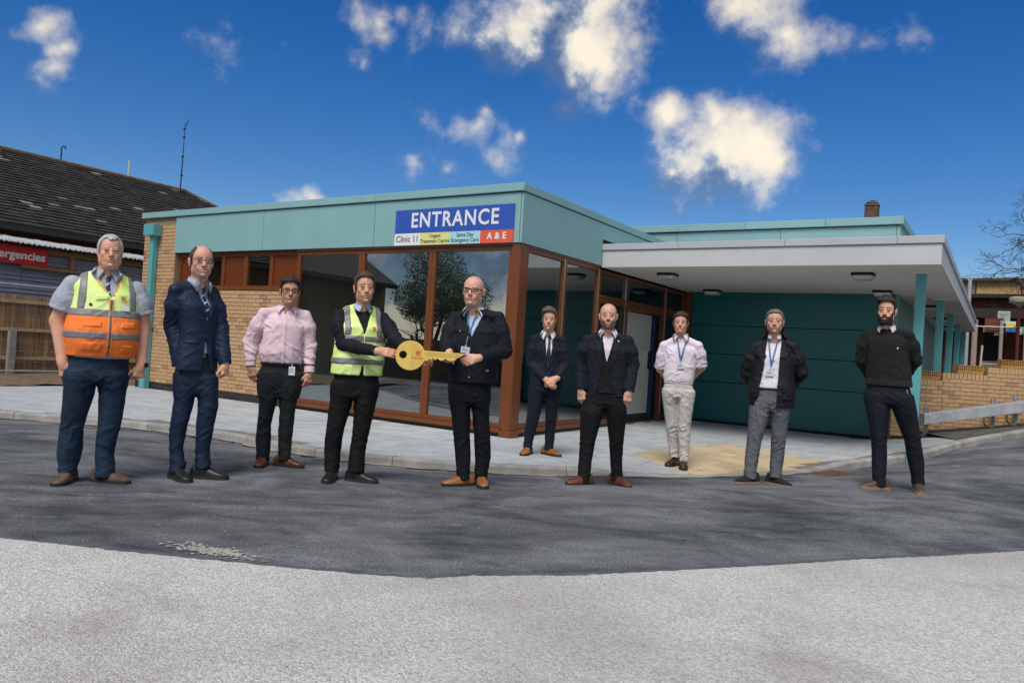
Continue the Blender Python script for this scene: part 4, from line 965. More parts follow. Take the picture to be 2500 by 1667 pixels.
def nets(F,ax):
    F=np.asarray(F); s=F<0; nx,ny,nz=F.shape
    S=[s[dx:nx-1+dx,dy:ny-1+dy,dz:nz-1+dz] for dx in(0,1) for dy in(0,1) for dz in(0,1)]
    al=S[0].copy();an=S[0].copy()
    for q in S[1:]: al&=q; an|=q
    act=an&~al; I=np.argwhere(act)
    if len(I)==0: return np.zeros((0,3)),np.zeros((0,4),int)
    idx=np.full(act.shape,-1,np.int64); idx[act]=np.arange(len(I))
    cv=np.stack([F[I[:,0]+dx,I[:,1]+dy,I[:,2]+dz] for dx in(0,1) for dy in(0,1) for dz in(0,1)],1)
    off=np.array([(dx,dy,dz) for dx in(0,1) for dy in(0,1) for dz in(0,1)],float)
    P=np.zeros((len(I),3));n=np.zeros(len(I))
    for a in range(8):
        for b in range(a+1,8):
            if np.abs(off[a]-off[b]).sum()!=1: continue
            m=(cv[:,a]<0)!=(cv[:,b]<0); t=np.where(m,cv[:,a]/(cv[:,a]-cv[:,b]+1e-12),0)
            P+=np.where(m[:,None],off[a]+(off[b]-off[a])*t[:,None],0); n+=m
    P/=n[:,None]; V=np.empty_like(P)
    for d in range(3):
        a=ax[d].astype(float); V[:,d]=a[I[:,d]]+(a[np.minimum(I[:,d]+1,len(a)-1)]-a[I[:,d]])*P[:,d]
    Q=[]
    for d in range(3):
        sh=[slice(None)]*3; sh2=[slice(None)]*3; sh[d]=slice(0,-1); sh2[d]=slice(1,None)
        ch=s[tuple(sh)]!=s[tuple(sh2)]; E=np.argwhere(ch); o1,o2=[(1,2),(2,0),(0,1)][d]
        ok=(E[:,o1]>0)&(E[:,o2]>0)&(E[:,o1]<act.shape[o1])&(E[:,o2]<act.shape[o2]); E=E[ok]
        def g(a,b):
            q=E.copy(); q[:,o1]-=a; q[:,o2]-=b; return idx[q[:,0],q[:,1],q[:,2]]
        quad=np.stack([g(1,1),g(0,1),g(0,0),g(1,0)],1); ins=s[E[:,0],E[:,1],E[:,2]]; quad[~ins]=quad[~ins][:,::-1]; Q.append(quad)
    Q=np.concatenate(Q); return V,Q[(Q>=0).all(1)]
def vnormals(V,Q):
    n=np.cross(V[Q[:,2]]-V[Q[:,0]],V[Q[:,3]]-V[Q[:,1]]); N=np.zeros_like(V)
    for i in range(4): np.add.at(N,Q[:,i],n)
    return N/(np.linalg.norm(N,axis=1,keepdims=True)+1e-9)
def mkmesh(name,V,Q,mats,mi=None,colr=None):
    me=bpy.data.meshes.new(name); me.vertices.add(len(V)); me.vertices.foreach_set('co',np.ascontiguousarray(V,np.float32).ravel())
    me.loops.add(Q.size); me.loops.foreach_set('vertex_index',Q.astype(np.int32).ravel()); me.polygons.add(len(Q))
    me.polygons.foreach_set('loop_start',np.arange(0,Q.size,4,dtype=np.int32)); me.polygons.foreach_set('use_smooth',np.ones(len(Q),bool))
    for m_ in (mats if isinstance(mats,(list,tuple)) else [mats]): me.materials.append(m_)
    if mi is not None: me.polygons.foreach_set('material_index',mi.astype(np.int32))
    if colr is not None:
        a=me.attributes.new('tint','FLOAT_COLOR','POINT'); a.data.foreach_set('color',np.concatenate([colr,np.ones((len(V),1))],1).astype(np.float32).ravel())
    me.update(calc_edges=True); me.validate(); return me
def wrinkle(V,Q,items,base=.0012,seed=0):
    """items: (centre, radius, amp, (fx,fy,fz), yaw/shear)"""
    N=vnormals(V,Q); d=base*vnoise(V*np.array([22,22,14]),seed)+base*.7*vnoise(V*np.array([55,55,40]),seed+1)
    for j,(c,r,amp,fr) in enumerate(items):
        w_=np.exp(-((V-np.array(c))**2).sum(1)/(r*r)); m=w_>.02
        if not m.any(): continue
        P=V[m]; wp=P+.02*np.stack([vnoise(P*9,seed+3),vnoise(P*9,seed+4),vnoise(P*9,seed+5)],1)
        sh=.55 if j%2 else -.55; wp=np.stack([wp[:,0]+.2*wp[:,2],wp[:,1],wp[:,2]+sh*(wp[:,0]-c[0])+.25*wp[:,1]],1); n=np.clip(np.abs(vnoise(wp*np.array(fr),seed+7+j))*1.5,0,1); d[m]+=amp*w_[m]*(1.7*(1-n)**2.2-.5)
    return V+N*d[:,None]
# ------------------------------------------------------------------ materials for figures
def cloth(name,c,rough=.8,bump=.25,bs=420,sheen=.0,var=.12,vs=6,fold=.07,fs=7.,c2=None):
    key='cloth_'+name
    if key in _mats: return _mats[key]
    m=bpy.data.materials.new(key); m.use_nodes=True; t=m.node_tree; n=NT(t); p=t.nodes['Principled BSDF']; tc=n.n('ShaderNodeTexCoord').outputs['Object']
    f=n.mr(n.noise(tc,vs,5,.65),.3,.7); n.l(n.mix(f,c2 or tuple(x*(1-var) for x in c),c),p.inputs['Base Color'])
    p.inputs['Roughness'].default_value=rough; p.inputs['Specular IOR Level'].default_value=.3
    mp=n.n('ShaderNodeMapping'); mp.inputs['Rotation'].default_value=(.2,.55,.3); mp.inputs['Scale'].default_value=(1.,1.,1.7); n.l(tc,mp.inputs[0])
    a=n.noise(mp.outputs[0],fs,3,.55,1.4); r=n.m('ABSOLUTE',n.m('SUBTRACT',a,.5))          # creases run where the field crosses its mid value
    b1=n.n('ShaderNodeBump'); b1.inputs['Strength'].default_value=fold; b1.inputs['Distance'].default_value=.04; n.l(n.mr(r,0.,.13),b1.inputs['Height'])
    b2=n.n('ShaderNodeBump'); b2.inputs['Strength'].default_value=bump; b2.inputs['Distance'].default_value=.004; n.l(n.noise(tc,bs,3,.6),b2.inputs['Height']); n.l(b1.outputs[0],b2.inputs['Normal']); n.l(b2.outputs[0],p.inputs['Normal'])
    _mats[key]=m; return m
def skin_mat():
    m=bpy.data.materials.new('skin'); m.use_nodes=True; t=m.node_tree; n=NT(t); p=t.nodes['Principled BSDF']
    a=n.n('ShaderNodeAttribute',attribute_name='tint').outputs['Color']; tc=n.n('ShaderNodeTexCoord').outputs['Object']
    f=n.mr(n.noise(tc,45,4,.6),.3,.7); n.l(n.mix(n.m('MULTIPLY',f,.16),a,n.mix(1.,a,(.75,.55,.5),'MULTIPLY')),p.inputs['Base Color'])
    p.inputs['Roughness'].default_value=.52; p.inputs['Specular IOR Level'].default_value=.35; p.inputs['Subsurface Weight'].default_value=.12
    p.inputs['Subsurface Radius'].default_value=(.012,.004,.002); p.inputs['Subsurface Scale'].default_value=.5
    b=n.n('ShaderNodeBump'); b.inputs['Strength'].default_value=.15; b.inputs['Distance'].default_value=.002; n.l(n.noise(tc,320,3,.6),b.inputs['Height']); n.l(b.outputs[0],p.inputs['Normal']); return m
M_SKIN=skin_mat()
M_EYEW=mat('eye_white',(.36,.33,.31),.3); M_IRIS=mat('iris',(.03,.028,.025),.2)
def hair_mat(nm,c):
    return mat('hair_'+nm,c,.55,var=.55,vs=60,bump=.6,bs=160,stretch=(1,1,.22),spec=.4,c2=tuple(x*.35 for x in c))
_eye={}
def eye_mesh(r=.0122):
    if r in _eye: return _eye[r]
    b=MB(); n=12
    for i in range(9):
        th=math.pi*i/8
        for k in range(n): a=2*math.pi*k/n; b.v.append((r*math.sin(th)*math.cos(a),-r*math.cos(th),r*math.sin(th)*math.sin(a)))
    for i in range(8):
        b.cur=1 if i<2 else 0
        for k in range(n): b.quadf(i*n+k,i*n+(k+1)%n,(i+1)*n+(k+1)%n,(i+1)*n+k)
    _eye[r]=b.mesh('eye',[M_EYEW,M_IRIS],smooth=True); return _eye[r]
PD={
1: {'o':[-3.049,5.632,0],'phi':-0.4962,'SL':[-0.222,0.0,1.495],'SR':[0.199,0.0,1.489],'EL':[-0.287,0.035,1.048],'ER':[0.266,0.035,1.061],'WL':[-0.241,-0.03,0.883],'WR':[0.271,-0.03,0.893],'HL':[-0.216,-0.05,0.787],'HR':[0.252,-0.05,0.766],'top':[0.005,1.848],'chin':[0.017,1.6],'hw':0.088,'cr':[-0.009,0.713],'tor':[[-0.024,1.535,0.235],[0.007,1.402,0.22],[0.005,1.271,0.225],[-0.005,1.134,0.237],[-0.0,1.032,0.231],[-0.002,0.943,0.215]],'hip':[[-0.011,0.936,0.204],[-0.024,0.799,0.217]],'legL':[[-0.126,0.673,0.101],[-0.157,0.424,0.078],[-0.161,0.225,0.083],[-0.167,0.091,0.06]],'legR':[[0.093,0.68,0.093],[0.089,0.433,0.077],[0.066,0.238,0.064],[0.082,0.071,0.07]],'foot':[[-0.195,-0.118,-22],[0.195,-0.082,55]]},
2: {'o':[-2.38,6.065,0],'phi':-0.374,'SL':[-0.314,0.0,1.498],'SR':[-0.038,0.0,1.503],'EL':[-0.307,0.035,1.221],'ER':[0.043,0.035,1.226],'WL':[-0.247,-0.03,0.895],'WR':[0.087,-0.03,0.923],'HL':[-0.223,-0.05,0.789],'HR':[0.094,-0.05,0.83],'top':[-0.15,1.853],'chin':[-0.129,1.599],'hw':0.085,'cr':[-0.115,0.634],'tor':[[-0.179,1.503,0.166],[-0.144,1.386,0.158],[-0.126,1.254,0.143],[-0.122,1.121,0.138],[-0.128,0.987,0.155],[-0.135,0.86,0.164]],'hip':[[-0.135,0.94,0.16],[-0.123,0.794,0.165]],'legL':[[-0.197,0.618,0.075],[-0.227,0.405,0.063],[-0.232,0.233,0.053],[-0.206,0.088,0.058]],'legR':[[-0.018,0.584,0.076],[-0.032,0.389,0.066],[-0.038,0.236,0.056],[-0.029,0.115,0.06]],'foot':[[-0.152,-0.169,28],[0.152,-0.031,72]]},
3: {'o':[-2.029,6.864,-0.01],'phi':-0.2875,'SL':[-0.231,0.0,1.385],'SR':[0.138,0.0,1.391],'EL':[-0.321,0.035,1.106],'ER':[0.187,0.035,1.117],'WL':[-0.308,-0.03,0.89],'WR':[0.202,-0.03,0.861],'HL':[-0.276,-0.05,0.741],'HR':[0.193,-0.05,0.738],'top':[-0.02,1.722],'chin':[-0.01,1.47],'hw':0.08,'cr':[-0.05,0.602],'tor':[[-0.053,1.387,0.206],[-0.033,1.289,0.193],[-0.047,1.145,0.18],[-0.059,1.024,0.188],[-0.048,0.939,0.18]],'hip':[[-0.052,0.935,0.178],[-0.048,0.814,0.2]],'legL':[[-0.141,0.583,0.077],[-0.159,0.386,0.058],[-0.161,0.235,0.066],[-0.153,0.077,0.056]],'legR':[[0.032,0.575,0.073],[0.033,0.377,0.065],[0.028,0.24,0.062],[0.038,0.088,0.055]],'foot':[[-0.171,-0.128,-12],[0.171,-0.072,62]]},
4: {'o':[-1.265,6.343,0],'phi':-0.1969,'SL':[-0.202,0.0,1.398],'SR':[0.174,0.0,1.404],'EL':[-0.142,-0.1,1.14],'ER':[0.276,-0.12,1.205],'WL':[0.131,-0.34,1.105],'WR':[0.452,-0.3,1.089],'HL':[0.241,-0.37,1.1],'HR':[0.525,-0.31,1.08],'top':[-0.012,1.76],'chin':[0.008,1.497],'hw':0.084,'cr':[-0.028,0.669],'tor':[[-0.017,1.405,0.217],[-0.01,1.293,0.215],[-0.006,1.173,0.195],[-0.013,1.032,0.201],[-0.019,0.905,0.201]],'hip':[[-0.019,0.894,0.199],[-0.025,0.788,0.196]],'legL':[[-0.133,0.643,0.091],[-0.171,0.39,0.072],[-0.176,0.25,0.067],[-0.173,0.104,0.061]],'legR':[[0.065,0.638,0.089],[0.045,0.385,0.066],[0.031,0.258,0.066],[0.031,0.11,0.069]],'foot':[[-0.189,-0.138,-12],[0.189,-0.062,62]]},
5: {'o':[-0.318,6.492,0],'phi':-0.049,'SL':[-0.194,0.0,1.438],'SR':[0.192,0.0,1.47],'EL':[-0.236,-0.06,1.186],'ER':[0.258,-0.02,1.17],'WL':[-0.208,-0.28,1.128],'WR':[0.025,-0.33,1.105],'HL':[-0.212,-0.33,1.078],'HR':[-0.093,-0.4,1.066],'top':[-0.038,1.793],'chin':[-0.042,1.542],'hw':0.086,'cr':[0.007,0.668],'tor':[[-0.001,1.444,0.231],[-0.011,1.342,0.23],[-0.011,1.207,0.225],[-0.002,1.072,0.215],[0.006,0.911,0.213]],'hip':[[-0.025,0.917,0.185],[-0.02,0.806,0.179]],'legL':[[-0.088,0.649,0.085],[-0.058,0.386,0.068],[-0.04,0.235,0.067],[-0.026,0.083,0.054]],'legR':[[0.086,0.659,0.072],[0.118,0.397,0.071],[0.132,0.244,0.068],[0.126,0.081,0.055]],'foot':[[-0.157,-0.081,-62],[0.157,-0.119,8]]},
6: {'o':[0.416,8.74,0],'phi':0.0475,'SL':[-0.167,0.0,1.348],'SR':[0.162,0.0,1.35],'EL':[-0.179,-0.0,1.049],'ER':[0.219,-0.0,1.062],'WL':[-0.007,-0.15,0.885],'WR':[0.132,-0.16,0.906],'HL':[0.05,-0.19,0.847],'HR':[0.033,-0.2,0.834],'top':[0.002,1.723],'chin':[-0.003,1.442],'hw':0.089,'cr':[0.005,0.688],'tor':[[-0.005,1.345,0.192],[0.006,1.222,0.182],[0.016,1.061,0.163],[0.008,0.937,0.179],[0.01,0.819,0.197]],'hip':[[0.006,0.862,0.185],[0.005,0.763,0.187]],'legL':[[-0.095,0.645,0.092],[-0.121,0.395,0.072],[-0.146,0.232,0.062],[-0.161,0.07,0.046]],'legR':[[0.098,0.657,0.084],[0.089,0.409,0.064],[0.091,0.248,0.058],[0.09,0.093,0.054]],'foot':[[-0.178,-0.17,-18],[0.178,-0.03,48]]},
7: {'o':[0.892,7.055,-0.0],'phi':0.1257,'SL':[-0.193,0.0,1.361],'SR':[0.194,0.0,1.371],'EL':[-0.244,0.035,1.124],'ER':[0.246,0.035,1.142],'WL':[-0.223,-0.03,0.873],'WR':[0.222,-0.03,0.89],'HL':[-0.194,-0.05,0.703],'HR':[0.206,-0.05,0.721],'top':[-0.014,1.694],'chin':[-0.003,1.464],'hw':0.083,'cr':[0.01,0.707],'tor':[[-0.001,1.373,0.225],[0.003,1.277,0.206],[0.003,1.14,0.192],[0.01,1.004,0.186],[0.015,0.833,0.195]],'hip':[[-0.002,0.933,0.215],[0.001,0.813,0.218]],'legL':[[-0.106,0.677,0.107],[-0.132,0.378,0.069],[-0.14,0.214,0.062],[-0.143,0.058,0.055]],'legR':[[0.119,0.694,0.099],[0.139,0.399,0.066],[0.146,0.237,0.058],[0.164,0.076,0.051]],'foot':[[-0.256,-0.17,-52],[0.256,-0.03,38]]},
8: {'o':[1.99,8.754,-0.03],'phi':0.2235,'SL':[-0.224,0.0,1.405],'SR':[0.163,0.0,1.428],'EL':[-0.251,0.08,1.127],'ER':[0.212,0.08,1.171],'WL':[-0.181,0.19,1.037],'WR':[0.143,0.19,1.073],'HL':[-0.099,0.21,0.976],'HR':[0.044,0.21,0.986],'top':[-0.053,1.801],'chin':[-0.046,1.551],'hw':0.094,'cr':[-0.035,0.763],'tor':[[-0.03,1.417,0.226],[-0.027,1.299,0.179],[-0.024,1.156,0.177],[-0.037,1.05,0.177],[-0.036,0.998,0.165]],'hip':[[-0.036,1.011,0.17],[-0.027,0.855,0.185]],'legL':[[-0.114,0.731,0.08],[-0.084,0.472,0.069],[-0.053,0.266,0.065],[-0.03,0.132,0.054]],'legR':[[0.061,0.745,0.091],[0.06,0.484,0.073],[0.074,0.278,0.065],[0.079,0.103,0.049]],'foot':[[-0.071,-0.03,-28],[0.071,-0.17,0]]},
9: {'o':[2.663,7.711,-0.02],'phi':0.3325,'SL':[-0.181,0.0,1.41],'SR':[0.203,0.0,1.432],'EL':[-0.258,0.06,1.12],'ER':[0.29,0.06,1.158],'WL':[-0.168,0.2,0.983],'WR':[0.207,0.2,1.011],'HL':[-0.066,0.22,0.912],'HR':[0.116,0.22,0.927],'top':[-0.003,1.79],'chin':[0.008,1.545],'hw':0.085,'cr':[0.011,0.737],'tor':[[0.011,1.428,0.215],[0.014,1.29,0.21],[0.006,1.101,0.215],[0.012,0.951,0.236],[0.014,0.8,0.218]],'hip':[[0.004,0.975,0.183],[0.002,0.837,0.197]],'legL':[[-0.094,0.691,0.101],[-0.128,0.436,0.07],[-0.143,0.258,0.066],[-0.151,0.087,0.056]],'legR':[[0.107,0.708,0.089],[0.106,0.446,0.069],[0.102,0.284,0.068],[0.097,0.109,0.055]],'foot':[[-0.219,-0.17,-48],[0.219,-0.03,58]]},
10: {'o':[3.855,7.49,0.04],'phi':0.4753,'SL':[-0.318,0.0,1.531],'SR':[0.074,0.0,1.542],'EL':[-0.354,0.06,1.269],'ER':[0.137,0.06,1.299],'WL':[-0.271,0.19,1.101],'WR':[0.051,0.19,1.124],'HL':[-0.168,0.21,1.059],'HR':[-0.044,0.21,1.068],'top':[-0.144,1.924],'chin':[-0.144,1.623],'hw':0.091,'cr':[-0.057,0.806],'tor':[[-0.123,1.54,0.238],[-0.123,1.438,0.195],[-0.113,1.303,0.191],[-0.1,1.168,0.206],[-0.091,1.026,0.21]],'hip':[[-0.091,1.03,0.211],[-0.085,0.913,0.223]],'legL':[[-0.175,0.772,0.11],[-0.147,0.484,0.071],[-0.135,0.267,0.07],[-0.127,0.064,0.06]],'legR':[[0.062,0.794,0.11],[0.149,0.502,0.075],[0.186,0.306,0.074],[0.219,0.103,0.057]],'foot':[[-0.239,-0.17,-58],[0.239,-0.03,8]]},
}
# ================================================================== people
def axis(lo,hi,fine,hf,hc):
    out=[lo]; x=lo
    while x<hi:
        x+= hf if any(a-hc<=x<=b for a,b in fine) else hc
        out.append(x)
    return np.array(out,np.float32)
def rotm(yaw,pitch=0.,roll=0.):
    cy,sy=math.cos(yaw),math.sin(yaw);cp,sp=math.cos(pitch),math.sin(pitch);cr,sr=math.cos(roll),math.sin(roll)
    Rz=np.array([[cy,-sy,0],[sy,cy,0],[0,0,1]]);Rx=np.array([[1,0,0],[0,cp,-sp],[0,sp,cp]]);Ry=np.array([[cr,0,sr],[0,1,0],[-sr,0,cr]])
    return Rz@Ry@Rx
def unit(v): v=np.array(v,float); return v/(np.linalg.norm(v)+1e-9)
def lerp(a,b,t): return np.array(a)+(np.array(b)-np.array(a))*t
class Person:
    def __init__(s,k,label,cfg):
        s.k=k; s.r=r=PD[k]; s.c=cfg; s.label=label
        for j in cfg.get('fix',{}): r[j]=cfg['fix'][j]
        s.ty=R(cfg.get('yaw',0)); s.kids=[]
        ht=cfg.get('hair_t',.012); bt=cfg.get('beard_t',0.)
        top=np.array([r['top'][0],-.03,r['top'][1]-ht]); chin=np.array([r['chin'][0],-.03,r['chin'][1]+bt])
        s.hs=(top[2]-chin[2])/.232*cfg.get('hk',1.); s.hx=cfg.get('hx',1.)
        s.hc=(top+chin)/2; s.hc[1]=cfg.get('hy',-.03)
        s.Rh=rotm(R(cfg.get('hyaw',0)),R(cfg.get('hpitch',0)),R(cfg.get('hroll',0))+math.atan2(top[0]-chin[0],top[2]-chin[2])*.6)
        t0=r['tor'][0]
        s.nb=np.array([(chin[0]*.5+t0[0]*.5),.02,chin[2]-cfg.get('neckl',.040)])
        # shoulders swing in depth with the body's turn
        for q in ('SL','SR'):
            v=r[q]; v[1]=(v[0]-t0[0])*math.tan(s.ty)*.8
    def P(s,j): return np.array(s.r[j],float)
    def tz(s,z):
        t=sorted(s.r['tor'],key=lambda q:q[1]); return np.interp(z,[q[1] for q in t],[q[0] for q in t]),np.interp(z,[q[1] for q in t],[q[2] for q in t])
    def torso(s,F,inf,k=.03,zlo=None):
        c=s.c; r=s.r; dep=c.get('dep',.62); st=[]
        n=len(r['tor'])
        for i,(x,z,wd) in enumerate(r['tor']):
            wv=wd*(c.get('shk',.80) if i==0 else c.get('ck',.95) if i==1 else 1.)
            ratio=dep+c.get('belly',0.)*math.exp(-((z-c.get('bz',1.08))/.14)**2)-(.10 if i==0 else 0)
            rx=wv/math.sqrt(math.cos(s.ty)**2+(ratio*math.sin(s.ty))**2)
            st.append((x,c.get('ty0',.0)+c.get('lean',0.)*(z-1.)-c.get('belly',0.)*.07*math.exp(-((z-c.get('bz',1.08))/.14)**2),z,rx+inf,rx*ratio+inf))
        zb=min(q[2] for q in st)
        if zlo is not None and zlo<zb: 
            q=[t for t in st if t[2]==zb][0]; st.append((q[0],q[1],zlo-.02,q[3],q[4]))
        t=st[0]; st[0]=(t[0],t[1],t[2]-.075,t[3],t[4]); st.append((t[0]*.7+s.nb[0]*.3,t[1],t[2]-.035,t[3]*.74,t[4]*.88)); st.append((s.nb[0]*.5+t[0]*.5,.01,t[2]+.005,t[3]*.42,t[4]*.66))
        F.loft(st,k,2.25,s.ty)
        for q in ('SL','SR'):
            S=s.P(q)-np.array([0,0,s.c.get('shdrop',.014)]); F.cone(s.nb+np.array([0,.012,-.018]),S+np.array([0,.0,.004]),.054+inf,.042+inf,.04)
        F.cone(s.nb+np.array([0,.01,-.05]),s.nb+np.array([0,.01,-.012]),.066+inf,.058+inf,.05)
    def arms(s,F,ra,inf=0.,upto=1.,k=.018):
        for q in 'LR':
            S,E,Wr=s.P('S'+q)-np.array([0,0,s.c.get('shdrop',.014)]),s.P('E'+q),s.P('W'+q)
            if upto>=1: F.chain([S,lerp(S,E,.42),E,Wr],[ra[0]*.66+inf,ra[0]*1.0+inf,ra[1]+inf,ra[2]+inf],k)
            else: F.chain([S,lerp(S,E,.4),lerp(S,E,upto)],[ra[0]*.72+inf,ra[0]+inf,ra[0]*(1-upto)+ra[1]*upto+inf+.006],k)
    def cut(s,F,p,d,rad):
        p=np.array(p);d=unit(d); sl,X,Y,Z=F.win(p-rad,p+rad)
        pl=(X-p[0])*d[0]+(Y-p[1])*d[1]+(Z-p[2])*d[2]; near=np.sqrt((X-p[0])**2+(Y-p[1])**2+(Z-p[2])**2)<rad
        F.F[sl]=np.where(near,np.maximum(F.F[sl],pl),F.F[sl])
    def grid(s,zlo,zhi,h=.0075,arms=True):
        r=s.r; xs=[q[0]-q[2] for q in r['tor']]+[q[0]+q[2] for q in r['tor']]; ys=[-.30,.30]
        if arms:
            for q in ('SL','SR','EL','ER','WL','WR'): xs+= [r[q][0]-.1,r[q][0]+.1]; ys+=[r[q][1]-.09,r[q][1]+.09]
        return Fld.uni((min(xs)-.03,min(ys),zlo-.03),(max(xs)+.03,max(ys),zhi+.03),h)
    def XP(s,X,Y,z0=1.2):
        cx=s.r['tor'][2][0]; return (X-cx)*math.cos(s.ty)+Y*math.sin(s.ty), -(X-cx)*math.sin(s.ty)+Y*math.cos(s.ty)
    def region(s,F,poly,front=True):
        X,Y,Z=F.full(); xp,yp=s.XP(X,Y); d=polysdf(xp,Z,poly) if s.ty else np.broadcast_to(polysdf(X-s.r['tor'][2][0],Z,poly),F.F.shape)
        if front: d=np.maximum(d,yp-.0)
        return d.astype(np.float32)
    def carve(s,F,poly): F.F=np.maximum(F.F,-s.region(F,poly))
    def out(s,name,F,arr,m_,wr=None,base=.0010,parent=None,label=None):
        V,Q=nets(arr,F.ax)
        if len(V)==0: return None
        if wr is not None: V=wrinkle(V,Q,wr,base,s.k*10)
        o=link(name,mkmesh(name,V,Q,m_)); s.kids.append((o,parent)); 
        if label: o['label']=label
        return o
    def inlay(s,name,F,poly,m_,off=.004,wr=None,front=True,band=None,base=.001,parent=None,extra=None):
        X,Y,Z=F.full(); d=F.F-off
        if poly is not None: d=np.maximum(d,s.region(F,poly,front))
        if band is not None: d=np.maximum(d,np.maximum(band[0]-Z,Z-band[1]))
        if extra is not None: d=np.maximum(d,extra)
        d=np.maximum(d,-(F.F+.022)); return s.out(name,F,d,m_,wr,base,parent)
    def depth(s,F,x,z):
        """front-surface y at local x,z"""
        i=int(np.clip(np.searchsorted(F.ax[0],x),1,len(F.ax[0])-1)); k=int(np.clip(np.searchsorted(F.ax[2],z),1,len(F.ax[2])-1))
        c=F.F[i,:,k]; w_=np.where(c<0)[0]
        if len(w_)==0: return -.12
        j=w_[0]
        if j==0: return float(F.ax[1][0])
        a,b=c[j-1],c[j]; return float(F.ax[1][j-1]+(F.ax[1][j]-F.ax[1][j-1])*a/(a-b+1e-9))
    def fx(s,xp,z,F):   # turned-front coordinate -> local point on the front surface
        cx=s.r['tor'][2][0]; y=-.13; x=cx+xp
        for _ in range(4):
            x=cx+(xp-y*math.sin(s.ty))/math.cos(s.ty); y=s.depth(F,x,z)
        return np.array([x,y,z])
    def ribbon(s,name,F,pts,wd,m_,off=.009,th=.003,parent=None,n=10):
        b=MB(); P=[]
        for i in range(len(pts)-1):
            for t in np.linspace(0,1,n,endpoint=(i==len(pts)-2)): P.append(lerp(pts[i],pts[i+1],t))
        Q=[s.fx(p[0],p[1],F)+np.array([0,-off,0]) for p in P]
        for i,q in enumerate(Q):
            t=Q[min(i+1,len(Q)-1)]-Q[max(i-1,0)]; sd=unit(np.cross(t,[0,1,0]))*wd/2
            for a,e in ((1,0),(-1,0),(-1,th),(1,th)): b.v.append(tuple(q+sd*a+np.array([0,e,0])))
        for i in range(len(Q)-1):
            for k in range(4): b.quadf(4*i+k,4*i+(k+1)%4,4*i+4+(k+1)%4,4*i+4+k)
        b.quadf(0,1,2,3); e_=4*(len(Q)-1); b.quadf(e_+3,e_+2,e_+1,e_)
        o=b.build(name,m_,smooth=False); s.kids.append((o,parent)); return o
    def plate(s,name,F,xp,z,wd,h,m_,off=.012,th=.003,tilt=0.,parent=None,bev=.0):
        p=s.fx(xp,z,F); p2=s.fx(xp,z-h/2,F); p1=s.fx(xp,z+h/2,F); pt=math.atan2(p2[1]-p1[1],h)*.7
        b=MB().box(-wd/2,-th,-h/2,wd/2,0,h/2); o=b.build(name,m_,bevel=bev); o.location=(p[0],min(p[1],p2[1]*.5+p[1]*.5)-off,z); o.rotation_euler=(pt,tilt,s.ty); s.kids.append((o,parent)); return o
    def dot(s,name,F,xp,z,r_,m_,off=.004,parent=None):
        p=s.fx(xp,z,F); b=MB().tube([(0,0,0),(0,-.004,0)],r_,10); o=b.build(name,m_,smooth=False); o.location=(p[0],p[1]-off+.002,z); s.kids.append((o,parent)); return o
    # ---------------------------------------------------------------- body with head and hands
    def hand(s,F,q,b_,t_sign,curl,k=1.,spread=.0,th=None):
        Wr=s.P('W'+q); H=s.P('H'+q); d=unit(H-Wr); b_=unit(np.array(b_)-d*np.dot(b_,d)); t=np.cross(d,b_)*t_sign
        k*=s.c.get('handk',1.); kn=.082*k
        offs=(.030,.0105,-.009,-.027); ln=((.044,.026,.022),(.048,.030,.023),(.045,.028,.022),(.036,.021,.019))
        F.cone(Wr-d*.02,Wr+d*.03*k,.029*k,.027*k,.02,fl=None)
        for i,o in enumerate(offs):
            o=o*k; K=Wr+d*(kn-(.006 if i==3 else .0))+t*o; F.cone(Wr+d*.018+t*o*.55,K,.0155*k,.0122*k,.012)
            a=0; dd=d+t*spread*(1.5-i); dd=unit(dd); p=K
            for j in range(3):
                a+=R(curl[j]*(1+.06*(i-1))); v=dd*math.cos(a)-b_*math.sin(a); p2=p+v*ln[i][j]*k
                F.cone(p,p2,(.0095-.0008*j)*k,(.0090-.0010*j)*k,.004 if j else .007); p=p2
        B=Wr+d*.026*k+t*.024*k; td=unit(d*.75+t*.55-b_*.45) if th is None else unit(d*th[0]+t*th[1]+b_*th[2])
        T1=B+td*.044*k; F.cone(Wr+d*.015+t*.010,B+td*.012,.016*k,.0145*k,.014); F.cone(B,T1,.0138*k,.0112*k,.01)
        td2=unit(td*.9+d*.45-b_*.1) if th is None else unit(td*.8+d*.4); F.cone(T1,T1+td2*.032*k,.0112*k,.0085*k,.006)
    def body(s):
        r=s.r;c=s.c; hc,hs,hx,Rm=s.hc,s.hs,s.hx,s.Rh
        fx=[(hc[0]-.12,hc[0]+.12)];fy=[(hc[1]-.15,hc[1]+.14)];fz=[(hc[2]-.17*hs,hc[2]+.15)]
        hands=[q for q in 'LR' if not c.get('nohand')]
        for q in hands:
            a,b=s.P('W'+q),s.P('H'+q); lo=np.minimum(a,b)-.07;hi=np.maximum(a,b)+.09 if True else 0
            d=unit(b-a); e=a+d*.19; lo=np.minimum(lo,e-.05);hi=np.maximum(np.maximum(a,b)+.06,e+.05)
            fx.append((lo[0],hi[0]));fy.append((lo[1],hi[1]));fz.append((lo[2],hi[2]))
        xs=[q[0]-.10 for q in (r['SL'],r['EL'],r['WL'],r['HL'],r['SR'],r['WR'],r['HR'])]+[q[0]+.10 for q in (r['SL'],r['SR'],r['ER'],r['WR'],r['HR'],r['WL'],r['HL'])]+[a for a,_ in fx]+[b for _,b in fx]
        ys=[a for a,_ in fy]+[b for _,b in fy]+[-.2,.22]
        F=Fld([axis(min(xs)-.02,max(xs)+.02,fx,.0038,.009),axis(min(ys)-.02,max(ys)+.02,fy,.0038,.009),axis(.05,hc[2]+.16,fz,.0038,.016)])
